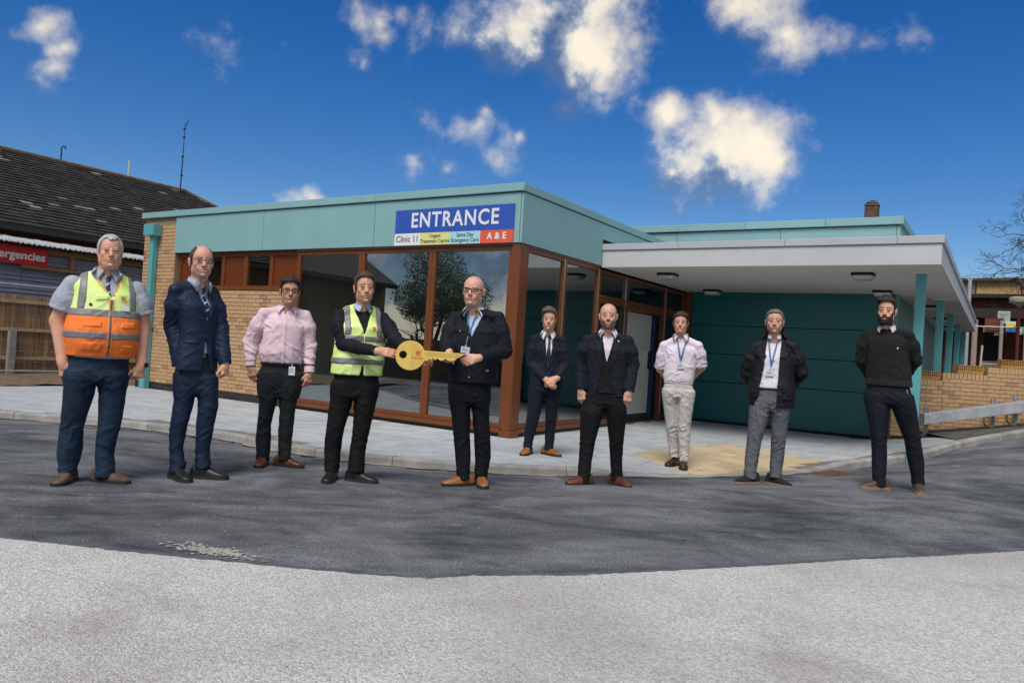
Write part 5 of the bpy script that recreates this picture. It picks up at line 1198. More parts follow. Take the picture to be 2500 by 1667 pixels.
        # hidden trunk and legs keep the body one surface
        s.torso(F,-.045,.03); hz=r['hip'][0][1]-.01; X,Y,Z=F.full(); F.F=np.where(Z<hz-.08,np.maximum(F.F,.03),F.F)
        h1=r['hip'][1]; F.ell((h1[0],.01,h1[1]+.06),(h1[2]*.70,h1[2]*.40,.10),.03)
        for q,sg in (('L',-1),('R',1)):
            L=r['leg'+q]; hip=(r['hip'][1][0]+sg*r['hip'][1][2]*.42,.01,r['hip'][1][1]-.03); ay=s.ank[q][1]
            pts=[hip]+[(l[0],ay*t,l[1]) for l,t in zip(L,(.2,.5,.8,1.))]; F.chain(pts,[.060]+[max(.028,l[2]-.032) for l in L],.03)
        ra=c.get('bare',[.047,.042,.029]); s.arms(F,ra)
        # neck
        hl=lambda v: hc+Rm@(np.array(v,float)*np.array([hx,hs,hs]))
        F.cone(s.nb+np.array([0,.012,-.06]),hl((0,.030,-.065)),.064*hx*c.get('neckk',1.),.055*hx*c.get('neckk',1.),.02)
        def E(cc,rr,k=.01,mode='u'): F.ell(np.array(cc)*np.array([hx,hs,hs]),np.array(rr)*np.array([hx,hs,hs]),k,Rm,mode,hc)
        jw=c.get('jaw',1.); fat=c.get('fat',0.)
        E((0,.014,.030),(.0755,.097,.087),.02); E((0,-.022,.035),(.066,.070,.072),.02)
        E((0,-.022,-.040),(.0605+.008*fat,.068,.074),.025)
        E((0,-.052,-.088),(.036*jw+.010*fat,.034,.030),.02); E((.047*jw,.002,-.062),(.020+.006*fat,.030,.034),.02); E((-.047*jw,.002,-.062),(.020+.006*fat,.030,.034),.02)
        if fat: E((0,-.03,-.108),(.045,.045,.022),.025)
        for sx in (-1,1):
            E((sx*.042,-.066,-.024),(.022,.018,.018),.015)                    # cheekbone
            E((sx*.031,-.1005,.000),(.0170,.0130,.0092),.008,'s')             # socket
            E((sx*.030,-.084,.0195),(.021,.011,.0068),.008)                   # brow
            E((sx*.031,-.0865,.0085),(.0165,.0085,.0050),.003)                # upper lid
            E((sx*.031,-.0850,-.0085),(.0155,.0080,.0040),.004)               # lower lid
            E((sx*.0770,.014,-.006),(.0065,.017,.031),.006); E((sx*.0835,.022,.004),(.0055,.013,.022),.005); E((sx*.0775,.010,-.030),(.006,.009,.011),.006)
            E((sx*.0115,-.100,-.036),(.0085,.0095,.0078),.006)                # nostril wing
            E((sx*.030,-.074,-.052),(.016,.016,.020),.015)                    # cheek beside mouth
        F.cone(hl((0,-.088,.012)),hl((0,-.112,-.030)),.0072*hs,.0118*hs,.010)
        E((0,-.109,-.035),(.011,.010,.0085),.006)
        E((0,-.080,-.068),(.030,.016,.024),.012)
        op=c.get('smile',0.)
        E((0,-.0945,-.0620),(.0235+.004*op,.0075,.0046),.005); E((0,-.0935,-.0755),(.0195+.003*op,.0080,.0056),.005)
        E((0,-.102,-.0685),(.0215+.006*op,.0085,.0016+.0012*op),.003,'s')
        E((0,-.088,-.101),(.018,.012,.012),.010)                              # chin
        for q in hands:
            hd=c.get('hand'+q); s.hand(F,q,*hd[0],**(hd[1] if len(hd)>1 else {}))
        V,Q=nets(F.F,F.ax); s.BF=F
        # skin colours
        base=np.array(c.get('skin',(.50,.285,.205)))*np.array([1.16,1.22,1.24]); col_=np.tile(base,(len(V),1)); u=((V-hc)@Rm)/np.array([hx,hs,hs]); inh=(np.abs(u[:,0])<.11)&(np.abs(u[:,1])<.13)&(u[:,2]>-.13)
        x,y,z=np.abs(u[:,0]),u[:,1],u[:,2]
        def mixc(m,cc,a):
            w_=(m.astype(float)*a)[:,None]; col_[:]=col_*(1-w_)+np.array(cc)*w_
        g=lambda a,b,w_: np.clip(1-np.abs(a-b)/w_,0,1)
        red=base*np.array([1.08,.72,.66]); mixc(inh*g(z,-.028,.03)*g(x,.040,.026)*(y<-.04),red,.55); mixc(inh*(y<-.098)*g(z,-.034,.02),red,.55); mixc(inh*(x>.076),red,.6)
        st=c.get('stubble',.15); 
        if st: mixc(inh*np.clip((-.040-z)/.012,0,1)*(y<.03)*((x>.026)|(z<-.082)|((z>-.058)&(z<-.046)))*1.,c.get('stubc',(.16,.11,.09)),st)
        if c.get('scalp'): 
            m=inh*np.clip((z-.045+.35*np.clip(y,-.1,.1)*-1)/.02,0,1)*(y>-.05); mixc(m,c.get('scalpc',(.30,.22,.19)),c['scalp'])
        if op>.5: mixc(inh*(np.abs(z+.0685)<.0036)*(x<.0175)*(y<-.08),(.62,.58,.52),.9)
        mixc(inh*(np.abs(z+.0620)<.0038)*(x<.022)*(y<-.086),base*np.array([.85,.52,.50]),.6); mixc(inh*(np.abs(z+.0755)<.0045)*(x<.019)*(y<-.086),base*np.array([.88,.55,.53]),.6)
        mixc(inh*(np.abs(z+.0687)<.0026)*(x<.022+.004*op)*(x>.0175*(op>.5))*(y<-.08),(.10,.04,.035),.75)
        bz=.0215+.004*np.sin(np.clip((x-.012)/.036,0,1)*math.pi)-.10*np.clip(x-.036,0,1)
        mixc(inh*np.clip(1.6-np.abs(z-bz)/.0050,0,1)*(x>.010)*(x<.048)*(y<-.05),c.get('brow',(.06,.04,.03)),c.get('browa',.92))
        mixc(inh*np.clip(1.5-np.abs(z-.0042)/.0034,0,1)*(x>.018)*(x<.045)*(y<-.066),(.09,.055,.042),.55)
        mixc(inh*np.clip(1.2-np.abs(z+.0066)/.0035,0,1)*(x>.018)*(x<.044)*(y<-.066),base*np.array([.8,.68,.63]),.35)
        mixc(inh*(x>.0045)*(x<.0135)*(np.abs(z+.0415)<.0028)*(y<-.092),(.10,.05,.04),.7)
        for q in hands:
            H=s.P('H'+q); dd=np.linalg.norm(V-H,axis=1); mixc(np.clip(1-dd/.11,0,1),red,.35)
        root=link('person',mkmesh('person',V,Q,M_SKIN,colr=col_)); s.root=root
        for sx in (-1,1):
            o=link('eye',eye_mesh()); p=hl((sx*.031,-.0775,-.0005)); o.location=p; o.rotation_euler=Matrix(Rm).to_euler(); o.scale=(hs,hs,hs); s.kids.append((o,None))
    def hair(s,m_,line,t=(.012,.008),front=0.,noise=.004,top_only=None,seed=0,sweep=0.,zmax=None,name='hair',fr=(70,70,26)):
        hc,hs,hx,Rm=s.hc,s.hs,s.hx,s.Rh; F=Fld.uni(hc-.155,hc+.165,.0042); X,Y,Z=F.full(); dx,dy,dz=X-hc[0],Y-hc[1],Z-hc[2]; T=Rm.T
        x,y,z=[(T[i,0]*dx+T[i,1]*dy+T[i,2]*dz)/(hx if i==0 else hs) for i in range(3)]
        e=lambda c,r_: (np.sqrt(((x-c[0])/r_[0])**2+((y-c[1])/r_[1])**2+((z-c[2])/r_[2])**2)-1)*min(r_)
        sk=smin(e((0,.014,.030),(.0755,.097,.087)),e((0,-.022,.035),(.066,.070,.072)),.02)
        sk=smin(sk,e((0,.03,-.03),(.066,.075,.06)),.02)
        th=np.abs(np.arctan2(np.abs(x),-y)); zl=np.interp(th,[l[0] for l in line],[l[1] for l in line]).astype(np.float32)
        zl=zl+.006*np.sin(x*180+seed)*.5
        up=np.clip((z-.03)/.06,0,1); tt=t[1]+(t[0]-t[1])*up+front*np.exp(-((y+.075)/.045)**2)*np.clip((z-.05)/.04,0,1)
        tt=tt+sweep*x*8*np.clip((z-.05)/.04,0,1)
        P=np.stack([np.broadcast_to(a,x.shape).ravel() for a in (x,y,z)],1); nb=(np.abs(sk)<.05).ravel(); nz=np.zeros(len(P),np.float32); nz[nb]=vnoise(P[nb]*np.array(fr),seed)+.6*vnoise(P[nb]*np.array(fr)*2.3,seed+3)
        d=sk-tt-noise*nz.reshape(x.shape); d=np.maximum(d,(zl-z)*.8)
        if zmax is not None: d=np.maximum(d,(z-np.interp(th,[l[0] for l in zmax],[l[1] for l in zmax]))*.8)
        # keep ears free
        ear=np.sqrt(((np.abs(x)-.082)/.022)**2+((y-.015)/.020)**2+((z+.004)/.032)**2)-1; d=np.maximum(d,-ear*.012)
        V,Q=nets((d*hs).astype(np.float32),F.ax); o=link(name,mkmesh(name,V,Q,m_)); s.kids.append((o,None)); return o
    def beard(s,m_,t=.013):
        F=s.BF; hc,hs,hx,Rm=s.hc,s.hs,s.hx,s.Rh; sl,X,Y,Z=F.win(hc-.15,hc+.06); dx,dy,dz=X-hc[0],Y-hc[1],Z-hc[2]; T=Rm.T
        x,y,z=[(T[i,0]*dx+T[i,1]*dy+T[i,2]*dz)/(hx if i==0 else hs) for i in range(3)]; ax_=np.abs(x)
        topz=np.interp(ax_,[0,.012,.024,.034,.050,.062,.075],[-.049,-.049,-.053,-.058,-.050,-.020,.010]); reg=z-topz
        mouth=np.sqrt((ax_/.026)**2+((z+.0690)/.0125)**2)-1; reg=np.maximum(reg,-mouth*.012); reg=np.maximum(reg,-.128-z+.0*x); reg=np.maximum(reg,y-.012-.0*z); reg=np.maximum(reg,(y+.03)-( -z)*1.1)
        P=np.stack([np.broadcast_to(a,reg.shape).ravel() for a in (x,y,z)],1); nz=vnoise(P*np.array([90,90,45]),5).reshape(reg.shape)*.003
        d=np.maximum(F.F[sl]-t*np.clip((-.03-z)/.05,.25,1.)*hs-nz,reg*hs); V,Q=nets(d.astype(np.float32),[F.ax[i][sl[i]] for i in range(3)]); o=link('beard',mkmesh('beard',V,Q,m_)); s.kids.append((o,None))
    def glasses(s,m_,wd=.050,h=.034,br=.016,th=.0022):
        hc,hs,hx,Rm=s.hc,s.hs,s.hx,s.Rh
        def L(v): return hc+Rm@(np.array(v)*np.array([hx,hs,hs]))
        b=MB(); lens=MB()
        for sx in (-1,1):
            cx=sx*(br/2+wd/2); pts=[]
            for k in range(24):
                a=2*math.pi*k/24; ca,sa=math.cos(a),math.sin(a); px=cx+wd/2*np.sign(ca)*abs(ca)**.6; pz=.000+h/2*np.sign(sa)*abs(sa)**.6; pts.append(L((px,-.104+abs(px)*.22,pz)))
            b.tube(pts,th*hs,6,closed=True); b.tube([L((cx+sx*wd/2,-.104+abs(cx+sx*wd/2)*.22,.008)),L((sx*.078,-.06,.008)),L((sx*.080,.02,.004))],th*hs*.9,6)
            lens.poly([tuple(p) for p in pts])
        b.tube([L((-br/2,-.104,.006)),L((0,-.107,.009)),L((br/2,-.104,.006))],th*hs,6)
        o=b.build('glasses',m_,smooth=True); s.kids.append((o,None)); l_=lens.build('lens',M_LENS,fix=False); s.kids.append((l_,o))
    # ---------------------------------------------------------------- clothes
    def trousers(s,m_,wr_amp=1.,hemw=0.,cuff=None,crease=False,waist=None):
        r=s.r; zt=r['hip'][0][1]+.03 if waist is None else waist; xs=[]
        for q in 'LR': xs+=[l[0]-l[2] for l in r['leg'+q]]+[l[0]+l[2] for l in r['leg'+q]]
        xs+=[h[0]-h[2] for h in r['hip']]+[h[0]+h[2] for h in r['hip']]
        ay=[s.ank[q][1] for q in 'LR']; zb=min(r['legL'][3][1],r['legR'][3][1])-.06
        F=Fld.uni((min(xs)-.05,min(-.2,min(ay)-.12),zb),(max(xs)+.05,max(.2,max(ay)+.12),zt+.03),.0075)
        h0,h1=[list(h) for h in r['hip']]; dep=s.c.get('hipdep',.60); by=s.c.get('ty0',0.)
        zt_=min(q[1] for q in r['tor'])
        for h in (h0,h1):
            if h[1]>zt_-.03: h[2]=min(h[2],s.tz(max(h[1],zt_))[1]-s.c.get('tuck',.018))
        cr=r['cr'][1]
        F.loft([(h0[0],by,zt,h0[2],h0[2]*dep),(h0[0],by,h0[1]-.02,h0[2],h0[2]*dep),(h1[0],by+.01,h1[1],h1[2],h1[2]*dep),(h1[0],by+.01,max(cr+.05,h1[1]-.08),h1[2]*.94,h1[2]*dep*.92),(h1[0],by+.01,cr+.028,h1[2]*.84,h1[2]*dep*.7)],.02,2.4,s.ty*.6)
        for q,sg in (('L',-1),('R',1)):
            L=r['leg'+q]; st=[]; a=s.ank[q]; hipx=h1[0]+sg*h1[2]*.52
            st.append((hipx,by+.005,h1[1]+.03,h1[2]*.45,h1[2]*dep*.92)); st.append((hipx*.5+L[0][0]*.5,by+.005,(cr+h1[1])/2,max(L[0][2]*1.02,h1[2]*.47),h1[2]*dep*.92))
            for (x,z,wd),t in zip(L,(.15,.5,.8,1.)):
                dp={.15:1.08,.5:1.08,.8:1.12,1.:1.2}[t]; st.append((x,by*(1-t)+a[1]*t+(.012 if t==.8 else 0),z,wd,wd*dp))
            x,z,wd=L[3]; st.append((x*.7+a[0]*.3,a[1]-.005,z-.045,wd*(1.0+hemw),wd*1.25)); 
            F.loft(st,.03,2.15)
        # tidy hems: hollow them
        W_=[]
        for q in 'LR':
            L=r['leg'+q]; a=s.ank[q]; x,z,wd=L[3]; zc=z-.042
            s.cut(F,(x,a[1],zc),(0,-.18,-1),.16); F.cone((x,a[1],zc-.03),(x,a[1],zc+.02),wd*.86,wd*.80,0,'s')
            A=wr_amp
            W_+=[((x,a[1],z+.02),.075,.0090*A,(11,11,26)),((L[2][0],a[1]*.8-.03,L[2][1]),.12,.0040*A,(13,12,14)),((L[1][0],a[1]*.5-.05,L[1][1]-.02),.09,.0065*A,(14,12,20)),((L[0][0],-.05,L[0][1]-.02),.15,.0035*A,(12,10,12))]
        W_+=[((r['cr'][0],-.08,r['cr'][1]+.05),.11,.006*wr_amp,(13,10,24)),((r['cr'][0],-.1,r['cr'][1]+.12),.14,.0025*wr_amp,(6,6,26))]
        s.TF=F; s.tw=W_; o=s.out('trousers',F,F.F,m_,W_,.0012)
        return o
    def belt(s,m_,z0,z1):
        F=s.TF; X,Y,Z=F.full(); d=np.maximum(F.F-.007,np.maximum(z0-Z,Z-z1)); d=np.maximum(d,-(F.F+.02)); return s.out('belt',F,d,m_,None)
    def top(s,name,m_,zlo,inf=0.,ra=(.066,.056,.044),sleeve=1.,carve=(),neck=.070,wr_amp=1.,hemcurve=0.,k=.03,flare=0.,armhole=False,h=.0075,vneck=None,emit=True,cuffin=True,extra_wr=(),necky=.0):
        r=s.r; F=s.grid(zlo,s.nb[2]+.07,h,arms=sleeve>0); s.torso(F,inf,k,zlo)
        if sleeve>0: s.arms(F,ra,0.,sleeve)
        X,Y,Z=F.full()
        xp,yp=s.XP(X,Y); zl=zlo+hemcurve*np.clip(np.abs(xp)/.2,0,1)**2
        F.F=np.maximum(F.F,zl-Z)
        if sleeve>0:
            for q in 'LR':
                S,E,Wr=s.P('S'+q),s.P('E'+q),s.P('W'+q)
                if sleeve>=1:
                    d=unit(Wr-E); s.cut(F,Wr,d,.085); 
                    if cuffin: F.cone(Wr-d*.012,Wr+d*.04,ra[2]*.84,ra[2]*.84,0,'s')
                else:
                    d=unit(E-S); p=lerp(S,E,sleeve); s.cut(F,p,d,.12); F.cone(p-d*.02,p+d*.05,ra[1]*.93,ra[1]*.93,0,'s')
        if armhole:
            for q in 'LR':
                S,E=s.P('S'+q),s.P('E'+q); F.cone(S+np.array([0,0,.03])+unit(S-s.nb)*np.array([1,0,0])*.035,lerp(S,E,.75)+unit(S-s.nb)*np.array([1,0,0])*.035,.083,.07,.01,'s')
        n0=s.nb+np.array([0,.004+necky,-.022]); F.cone(n0,n0+np.array([0,0,.14]),neck*.92,neck*1.05,.006,'s')
        for p in carve: s.carve(F,p)
        A=wr_amp; W_=list(extra_wr)
        if sleeve>0:
            for q in 'LR':
                S,E,Wr=s.P('S'+q),s.P('E'+q),s.P('W'+q); W_+=[(lerp(S,E,.9),.10,.0075*A,(13,13,25)),(lerp(E,Wr,.5),.11,.0050*A,(12,12,26)),(lerp(S,E,.35),.10,.0042*A,(15,12,14)),(S+np.array([-.06 if q=='R' else .06,-.06,-.10]),.08,.0055*A,(22,12,16))]
        cx,wd=s.tz(zlo+.12); W_+=[((cx-.09,-.13,zlo+.10),.13,.004*A,(9,9,19)),((cx+.09,-.13,zlo+.12),.13,.004*A,(9,9,19)),((cx,-.13,zlo+.32),.2,.0025*A,(9,8,12))]
        o=s.out(name,F,F.F,m_,W_) if emit else None
        return F,W_,o
    def collar(s,m_,rn=.068,h=.042,flap=.055,open_=16,zoff=0.,spread=1.,tip=.030,yoff=0.,name='collar',F=None,lift=.007):
        c=s.nb+np.array([0,.004+yoff,.006+zoff]); b=MB(); N=36; rows=[]; ty=s.ty*.8
        for i in range(N+1):
            al=R(open_)+(2*math.pi-2*R(open_))*i/N; fa=min(al,2*math.pi-al); bk=(1-math.cos(fa))/2; fr=max(0,1-fa/R(75))
            dx,dy=math.sin(al)*math.cos(ty)+math.cos(al)*math.sin(ty),-math.cos(al)*math.cos(ty)+math.sin(al)*math.sin(ty)
            rt=rn*(1.-.03*bk); pts=[]
            for (ro,zo) in ((-.003,h*(-.35+.55*bk)),(.000,h*(.30+.70*bk)),(.005,h*(.33+.70*bk)),(.012+.010*spread+.012*fr,-.010+.012*bk-flap*fr**1.5*.55),(.013+.012*spread+.022*fr,-.016+.010*bk-flap*fr**1.3)):
                rr_=rt+ro; tang=tip*fr*(1 if al<math.pi else -1)*(1 if ro>.011 else 0)
                q_=c+np.array([dx*rr_+tang*math.cos(ty)*math.cos(0),dy*rr_*1.02+tang*math.sin(ty),zo+.0])
                if F is not None and fr>0 and ro>.011:
                    dq=s.depth(F,q_[0],q_[2])
                    if dq<-.02 or q_[1]>dq: q_[1]=min(q_[1],dq-lift*(1.2 if ro>.0125 else 1.))
                pts.append(q_)
            rows.append(pts)
        k=len(rows[0])
        for p in rows: b.v+=[tuple(q) for q in p]
        for i in range(N):
            for j in range(k-1): b.quadf(i*k+j,i*k+j+1,(i+1)*k+j+1,(i+1)*k+j)
        o=b.build(name,m_,smooth=True,fix=False); sd=o.modifiers.new('s','SOLIDIFY'); sd.thickness=.0035; s.kids.append((o,None)); return o
    def shoes(s,m_,ms,sc=1.,lace=None,boot=0.,mw=None,slip=False):
        for q in 'LR':
            a=s.ank[q]; e=empty('shoe'); 
            up,sole,lc=shoe_parts(m_,ms,lace,boot,slip)
            e2=link('shoe',up); e2.location=(a[0],a[1],0); e2.rotation_euler=(0,0,a[2]); e2.scale=(sc,sc,sc); bpy.data.objects.remove(e)
            o=link('sole',sole); s.kids+= [(e2,None),(o,e2)]
            if lc: s.kids.append((link('laces',lc),e2))
    def finish(s):
        for o,p in s.kids: o.parent=p or s.root
        r=s.r; s.root.location=tuple(r['o'][:2])+(s.gz,); s.root.rotation_euler=(0,0,-r['phi']); tag(s.root,s.label,'person','people lined up before the clinic')
    def start(s):
        r=s.r; s.ank={}
        for (fx_,fy_,yw),q in zip(r['foot'],'LR'):
            L=r['leg'+q][3]; d=(math.sin(R(yw)),-math.cos(R(yw))); ax_=fx_-d[0]*.20; ay=fy_-d[1]*.20
            ax_=L[0]*.75+ax_*.25; ay=float(np.clip(ay,-.02,.16)); s.ank[q]=(ax_,ay,R(yw))
        # stand on the surface below
        Rz=Matrix.Rotation(-r['phi'],2); zs=[]
        for q in 'LR':
            v=Rz@Vector(s.ank[q][:2]); X,Y=r['o'][0]+v.x,r['o'][1]+v.y
            zs.append(zpave(X,Y) if Y>np.interp(X,kx,ky)+.1 else float(zroad(X,Y)))
        s.gz=max(zs)
        s.body()
_sh={}
def shoe_parts(m_,ms,lace,boot,slip):
    key=(m_.name,ms.name,boot,slip)
    if key in _sh: return _sh[key]
    # y from heel (+) to toe (-); ankle at origin; length .29
    S=[(.085,.024,.072+boot*.4),(.075,.032,.090+boot),(.05,.0365,.102+boot),(.0,.0375,.105+boot*.7),(-.04,.040,.092+boot*.2),(-.08,.0445,.074),(-.12,.0475,.060),(-.15,.0455,.052),(-.175,.0385,.045),(-.195,.026,.037),(-.205,.010,.030)]
    b=MB(); n=18
    for (y,w_,h) in S:
        for k in range(n):
            t=math.pi*k/(n-1); cx=math.cos(t); sx=math.sin(t); b.v.append((w_*np.sign(cx)*abs(cx)**.7,y,.022+(h-.022)*abs(sx)**.72))
    for i in range(len(S)-1):
        for k in range(n-1): b.quadf(i*n+k,i*n+k+1,(i+1)*n+k+1,(i+1)*n+k)
    b.quadf(*range(n)); b.quadf(*[(len(S)-1)*n+k for k in reversed(range(n))])
    up=b.mesh('shoe',m_,smooth=True)
    so=MB(); out=[(w_+.0045,y) for (y,w_,h) in S]; ring=[(x,y) for x,y in out]+[(-x,y) for x,y in reversed(out)]
    ring=[(0,.091)]+ring[:len(out)]+[(0,-.211)]+ring[len(out):]; ring=ring[::-1]
    so.prism(ring,.0,.024); so_=so.mesh('sole',ms)
    lc=None
    if lace:
        l=MB()
        for i in range(4):
            y=-.03-.018*i; z=.098-.009*i; l.tube([(-.02,y+.006,z-.007),(0,y,z+.003),(.02,y-.006,z-.007)],.0028,5); l.tube([(.02,y+.006,z-.007),(0,y,z+.004),(-.02,y-.006,z-.007)],.0028,5)
        for sx in (-1,1): l.tube([(0,-.025,.106),(sx*.022,-.022,.116),(sx*.036,-.03,.100),(sx*.014,-.034,.098)],.0025,5)
        lc=l.mesh('laces',lace,smooth=True)
    if slip:
        pass
    _sh[key]=(up,so_,lc); return _sh[key]
M_LENS=glass_mat('spectacle_lens',(.90,.92,.92),1.35)
NORM=[(0,.088),(.45,.085),(.80,.070),(1.02,.032),(1.2,-.012),(1.42,-.030),(1.6,-.004),(1.9,-.002),(2.2,-.040),(2.6,-.075),(3.15,-.080)]
RECED=[(0,.078),(.25,.082),(.5,.097),(.78,.085),(.98,.045),(1.2,-.008),(1.42,-.026),(1.6,-.004),(1.9,-.002),(2.2,-.040),(2.6,-.075),(3.15,-.080)]
FIST=(70,88,55); RELAX=(26,38,28); HALF=(34,46,32)
M_WHT=cloth('white_shirt',(.68,.68,.70),bump=.15); M_BLKL=mat('black_leather',(.014,.014,.015),.38,var=.3,vs=12,bump=.2,bs=150); M_SOLEK=mat('sole_black',(.016,.015,.014),.7); M_SOLET=mat('sole_tan',(.26,.17,.09),.7)
M_TAN=mat('tan_leather',(.33,.135,.042),.36,var=.45,vs=9,bump=.2,bs=150,c2=(.20,.07,.02)); M_BRN=mat('brown_leather',(.15,.045,.018),.34,var=.5,vs=9,bump=.2,bs=150,c2=(.06,.018,.009)); M_DBRN=mat('dark_brown_leather',(.038,.016,.010),.28,var=.4,vs=12)
M_BOOT=mat('worn_boot_leather',(.155,.085,.05),.7,var=.6,vs=12,bump=.5,bs=80,c2=(.05,.03,.022)); M_LACE=mat('lace',(.03,.022,.018),.8); M_STEEL=mat('steel',(.55,.56,.58),.25,metal=.9); M_GLF=mat('spectacle_frame',(.012,.011,.012),.25)
M_REFL=mat('reflective_tape',(.20,.20,.215),.45,var=.18,vs=9,bump=.2,bs=60); M_YELV=mat('hivis_yellow',(.74,.88,.36),.75,var=.14,vs=5,bump=.25,bs=260,c2=(.62,.86,.22)); M_ORGV=mat('hivis_orange',(.92,.20,.028),.75,var=.12,vs=5,bump=.25,bs=260); M_PIPE=mat('orange_piping',(.80,.25,.04),.7); M_BADGE=mat('badge_white',(.60,.64,.67),.3,var=.12,vs=60); M_BLUEL=mat('lanyard_blue',(.02,.14,.32),.6,var=.2,vs=60); M_LOGO=mat('logo_orange',(.62,.13,.02),.7); M_PRT=mat('badge_print',(.14,.20,.26),.6)
def stripes(nm,c,c2,sc=9.,ang=.75):
    m=bpy.data.materials.new(nm); m.use_nodes=True; n=NT(m.node_tree); p=m.node_tree.nodes['Principled BSDF']; tc=n.n('ShaderNodeTexCoord').outputs['Object']
    mp=n.n('ShaderNodeMapping'); mp.inputs['Rotation'].default_value=(0,ang,0); n.l(tc,mp.inputs[0]); wv=n.n('ShaderNodeTexWave',wave_type='BANDS',bands_direction='Z'); wv.inputs['Scale'].default_value=sc; n.l(mp.outputs[0],wv.inputs[0])
    n.l(n.mix(n.mr(wv.outputs[1],.86,.90),c,c2),p.inputs['Base Color']); p.inputs['Roughness'].default_value=.5; return m
M_TIE=stripes('striped_tie',(.010,.016,.055),(.45,.46,.52),5.5,.65); M_TIEN=cloth('navy_tie',(.012,.018,.05),rough=.5)
def emblem(p,F,xp,z,k=1.,name='logo'):
    """small orange emblem of a horned beast over a line of lettering"""
    b=MB(); u=.004*k
    for (x0,z0,x1,z1) in ((-3,0,3,3),(-4,2,-3,5.5),(3,2,4,5.5),(-2.4,3.4,-1.2,5),(-.6,3.4,.6,5),(1.2,3.4,2.4,5),(-3,-3,-2,0),(2,-3,3,0),(-1.2,-2.4,-.4,0),(.4,-2.4,1.2,0)): b.box(x0*u,-.001,z0*u,x1*u,0,z1*u)
    o=b.build(name,M_LOGO); q=p.fx(xp,z,F); o.location=(q[0],q[1]-.009,z); o.rotation_euler=(0,0,p.ty); p.kids.append((o,None))
    me=text_mesh('TOMLINSON',.0165*k,1.,.0004); me.materials.clear(); me.materials.append(M_LOGO); t=link('lettering',me); t.location=(0,-.0008,-.021*k); t.rotation_euler=(math.pi/2,0,0); p.kids.append((t,o)); return o
def badge(p,F,xp,z,wd=.055,h=.085,tilt=0.,clip=True):
    o=p.plate('badge',F,xp,z,wd,h,M_BADGE,off=.014,th=.003,tilt=tilt)
    for k in (.22,.05,-.12): b=MB().box(-wd*.38,-.0042,h*k,wd*.30,-.0034,h*k+h*.06).build('print',M_PRT); p.kids.append((b,o))
    b=MB().box(-.006,-.004,h*.5,.006,.0,h*.5+.022).build('clip',M_STEEL); p.kids.append((b,o)); return o
def lapels(p,F,W_,m_,zn,zb,x0=.060,xb=.004,wd=.052,drop=.10):
    for sg in (-1,1):
        t=.62; nx=x0+(xb-x0)*.30; nz=zn+(zb-zn)*.30
        poly=[(sg*(x0-.012),zn+.04),(sg*(x0+.030),zn+.02),(sg*(x0+wd*.95),zn-drop*.55),(sg*(x0+wd*.55),zn-drop*.70),(sg*(x0+wd*1.25),zn-drop*.90),(sg*(xb+.034),zb+.05),(sg*xb,zb),(sg*(nx-.004),nz)]
        p.inlay('lapel',F,poly,m_,.0085,W_)
def vee(zn,zb,x0=.060,xb=.004): return [(-x0,zn+.09),(x0,zn+.09),(x0,zn),(xb,zb),(-xb,zb),(-x0,zn)]
def tie(p,F,m_,zt,zb,w0=.020,w1=.044):
    o=p.inlay('tie',F,[(-w0*.55,zt-.045),(-w0*1.2,zt),(w0*1.2,zt),(w0*.55,zt-.045),(w1*.95,zb+.02),(w1*.3,zb),(-w1*.3,zb),(-w1*.95,zb+.02)],m_,.009); return o
def buttons(p,F,pts,m_,r_=.006):
    for x,z in pts: p.dot('button',F,x,z,r_,m_,off=.006)
# ------------------------------------------------------------------ 1 hi-vis man on the left
p=Person(1,'white-haired man in yellow and orange hi-vis waistcoat, grey short-sleeved shirt and jeans',dict(yaw=4,hyaw=4,hair_t=.008,hx=0.99,fat=1.,jaw=1.12,belly=.20,bz=1.10,dep=.62,shk=.82,skin=(.53,.275,.19),brow=(.25,.22,.2),browa=.5,stubble=.05,smile=.3,neckk=1.15,handk=1.1,bare=[.060,.055,.036],hipdep=.66,
  fix=dict(EL=[-.293,.045,1.185],ER=[.268,.045,1.19],SL=[-.215,0,1.475],SR=[.205,0,1.475]),handL=(((-.45,-.85,0),-1,FIST),),handR=(((.45,-.85,0),1,FIST),)))
p.start(); zn=p.nb[2]
p.hair(hair_mat('white',(.62,.61,.58)),RECED,(.010,.012),noise=.0025)
p.trousers(cloth('denim',(.005,.012,.030),.8,vs=3.2,c2=(.012,.034,.068),fold=.10),1.35)
M_S1=cloth('grey_blue_shirt',(.36,.39,.47))
F,W_,o=p.top('shirt',M_S1,.93,inf=-.014,ra=(.088,.092,.05),sleeve=.70,neck=.078,wr_amp=1.3); SF=F
p.collar(M_S1,rn=.079,h=.045,flap=.085,open_=12,F=SF,tip=.034); tie(p,SF,M_TIE,zn-.022,1.2)
zv=1.375; V_=[(-.088,zn+.09),(.098,zn+.09),(.098,zn-.01),(.034,zv),(.024,zv),(-.088,zn-.005)]
F,W_,o=p.top('waistcoat',M_YELV,.945,inf=.010,sleeve=0,armhole=True,carve=[V_,[(.018,1.0),(.034,1.0),(.05,.9),(.0,.9)]],neck=.085,wr_amp=1.5,k=.03)
X,Y,Z=F.full()
p.inlay('orange_lower',F,None,M_ORGV,.003,W_,band=(.90,1.236)); p.inlay('reflective_strip',F,None,M_REFL,.0055,W_,band=(1.236,1.286)); p.inlay('reflective_strip',F,None,M_REFL,.0065,W_,band=(1.072,1.120))
for x0 in (-.165,.175): p.inlay('reflective_strip',F,[(x0-.024,1.287),(x0+.024,1.287),(x0*.86+.024,1.7),(x0*.86-.024,1.7)],M_REFL,.0055,W_,front=True)
for (xa,xb_) in ((-.088,.024),(.098,.034)): p.ribbon('piping',F,[(xa,zn-.015),(xb_,zv)],.010,M_PIPE,.006)
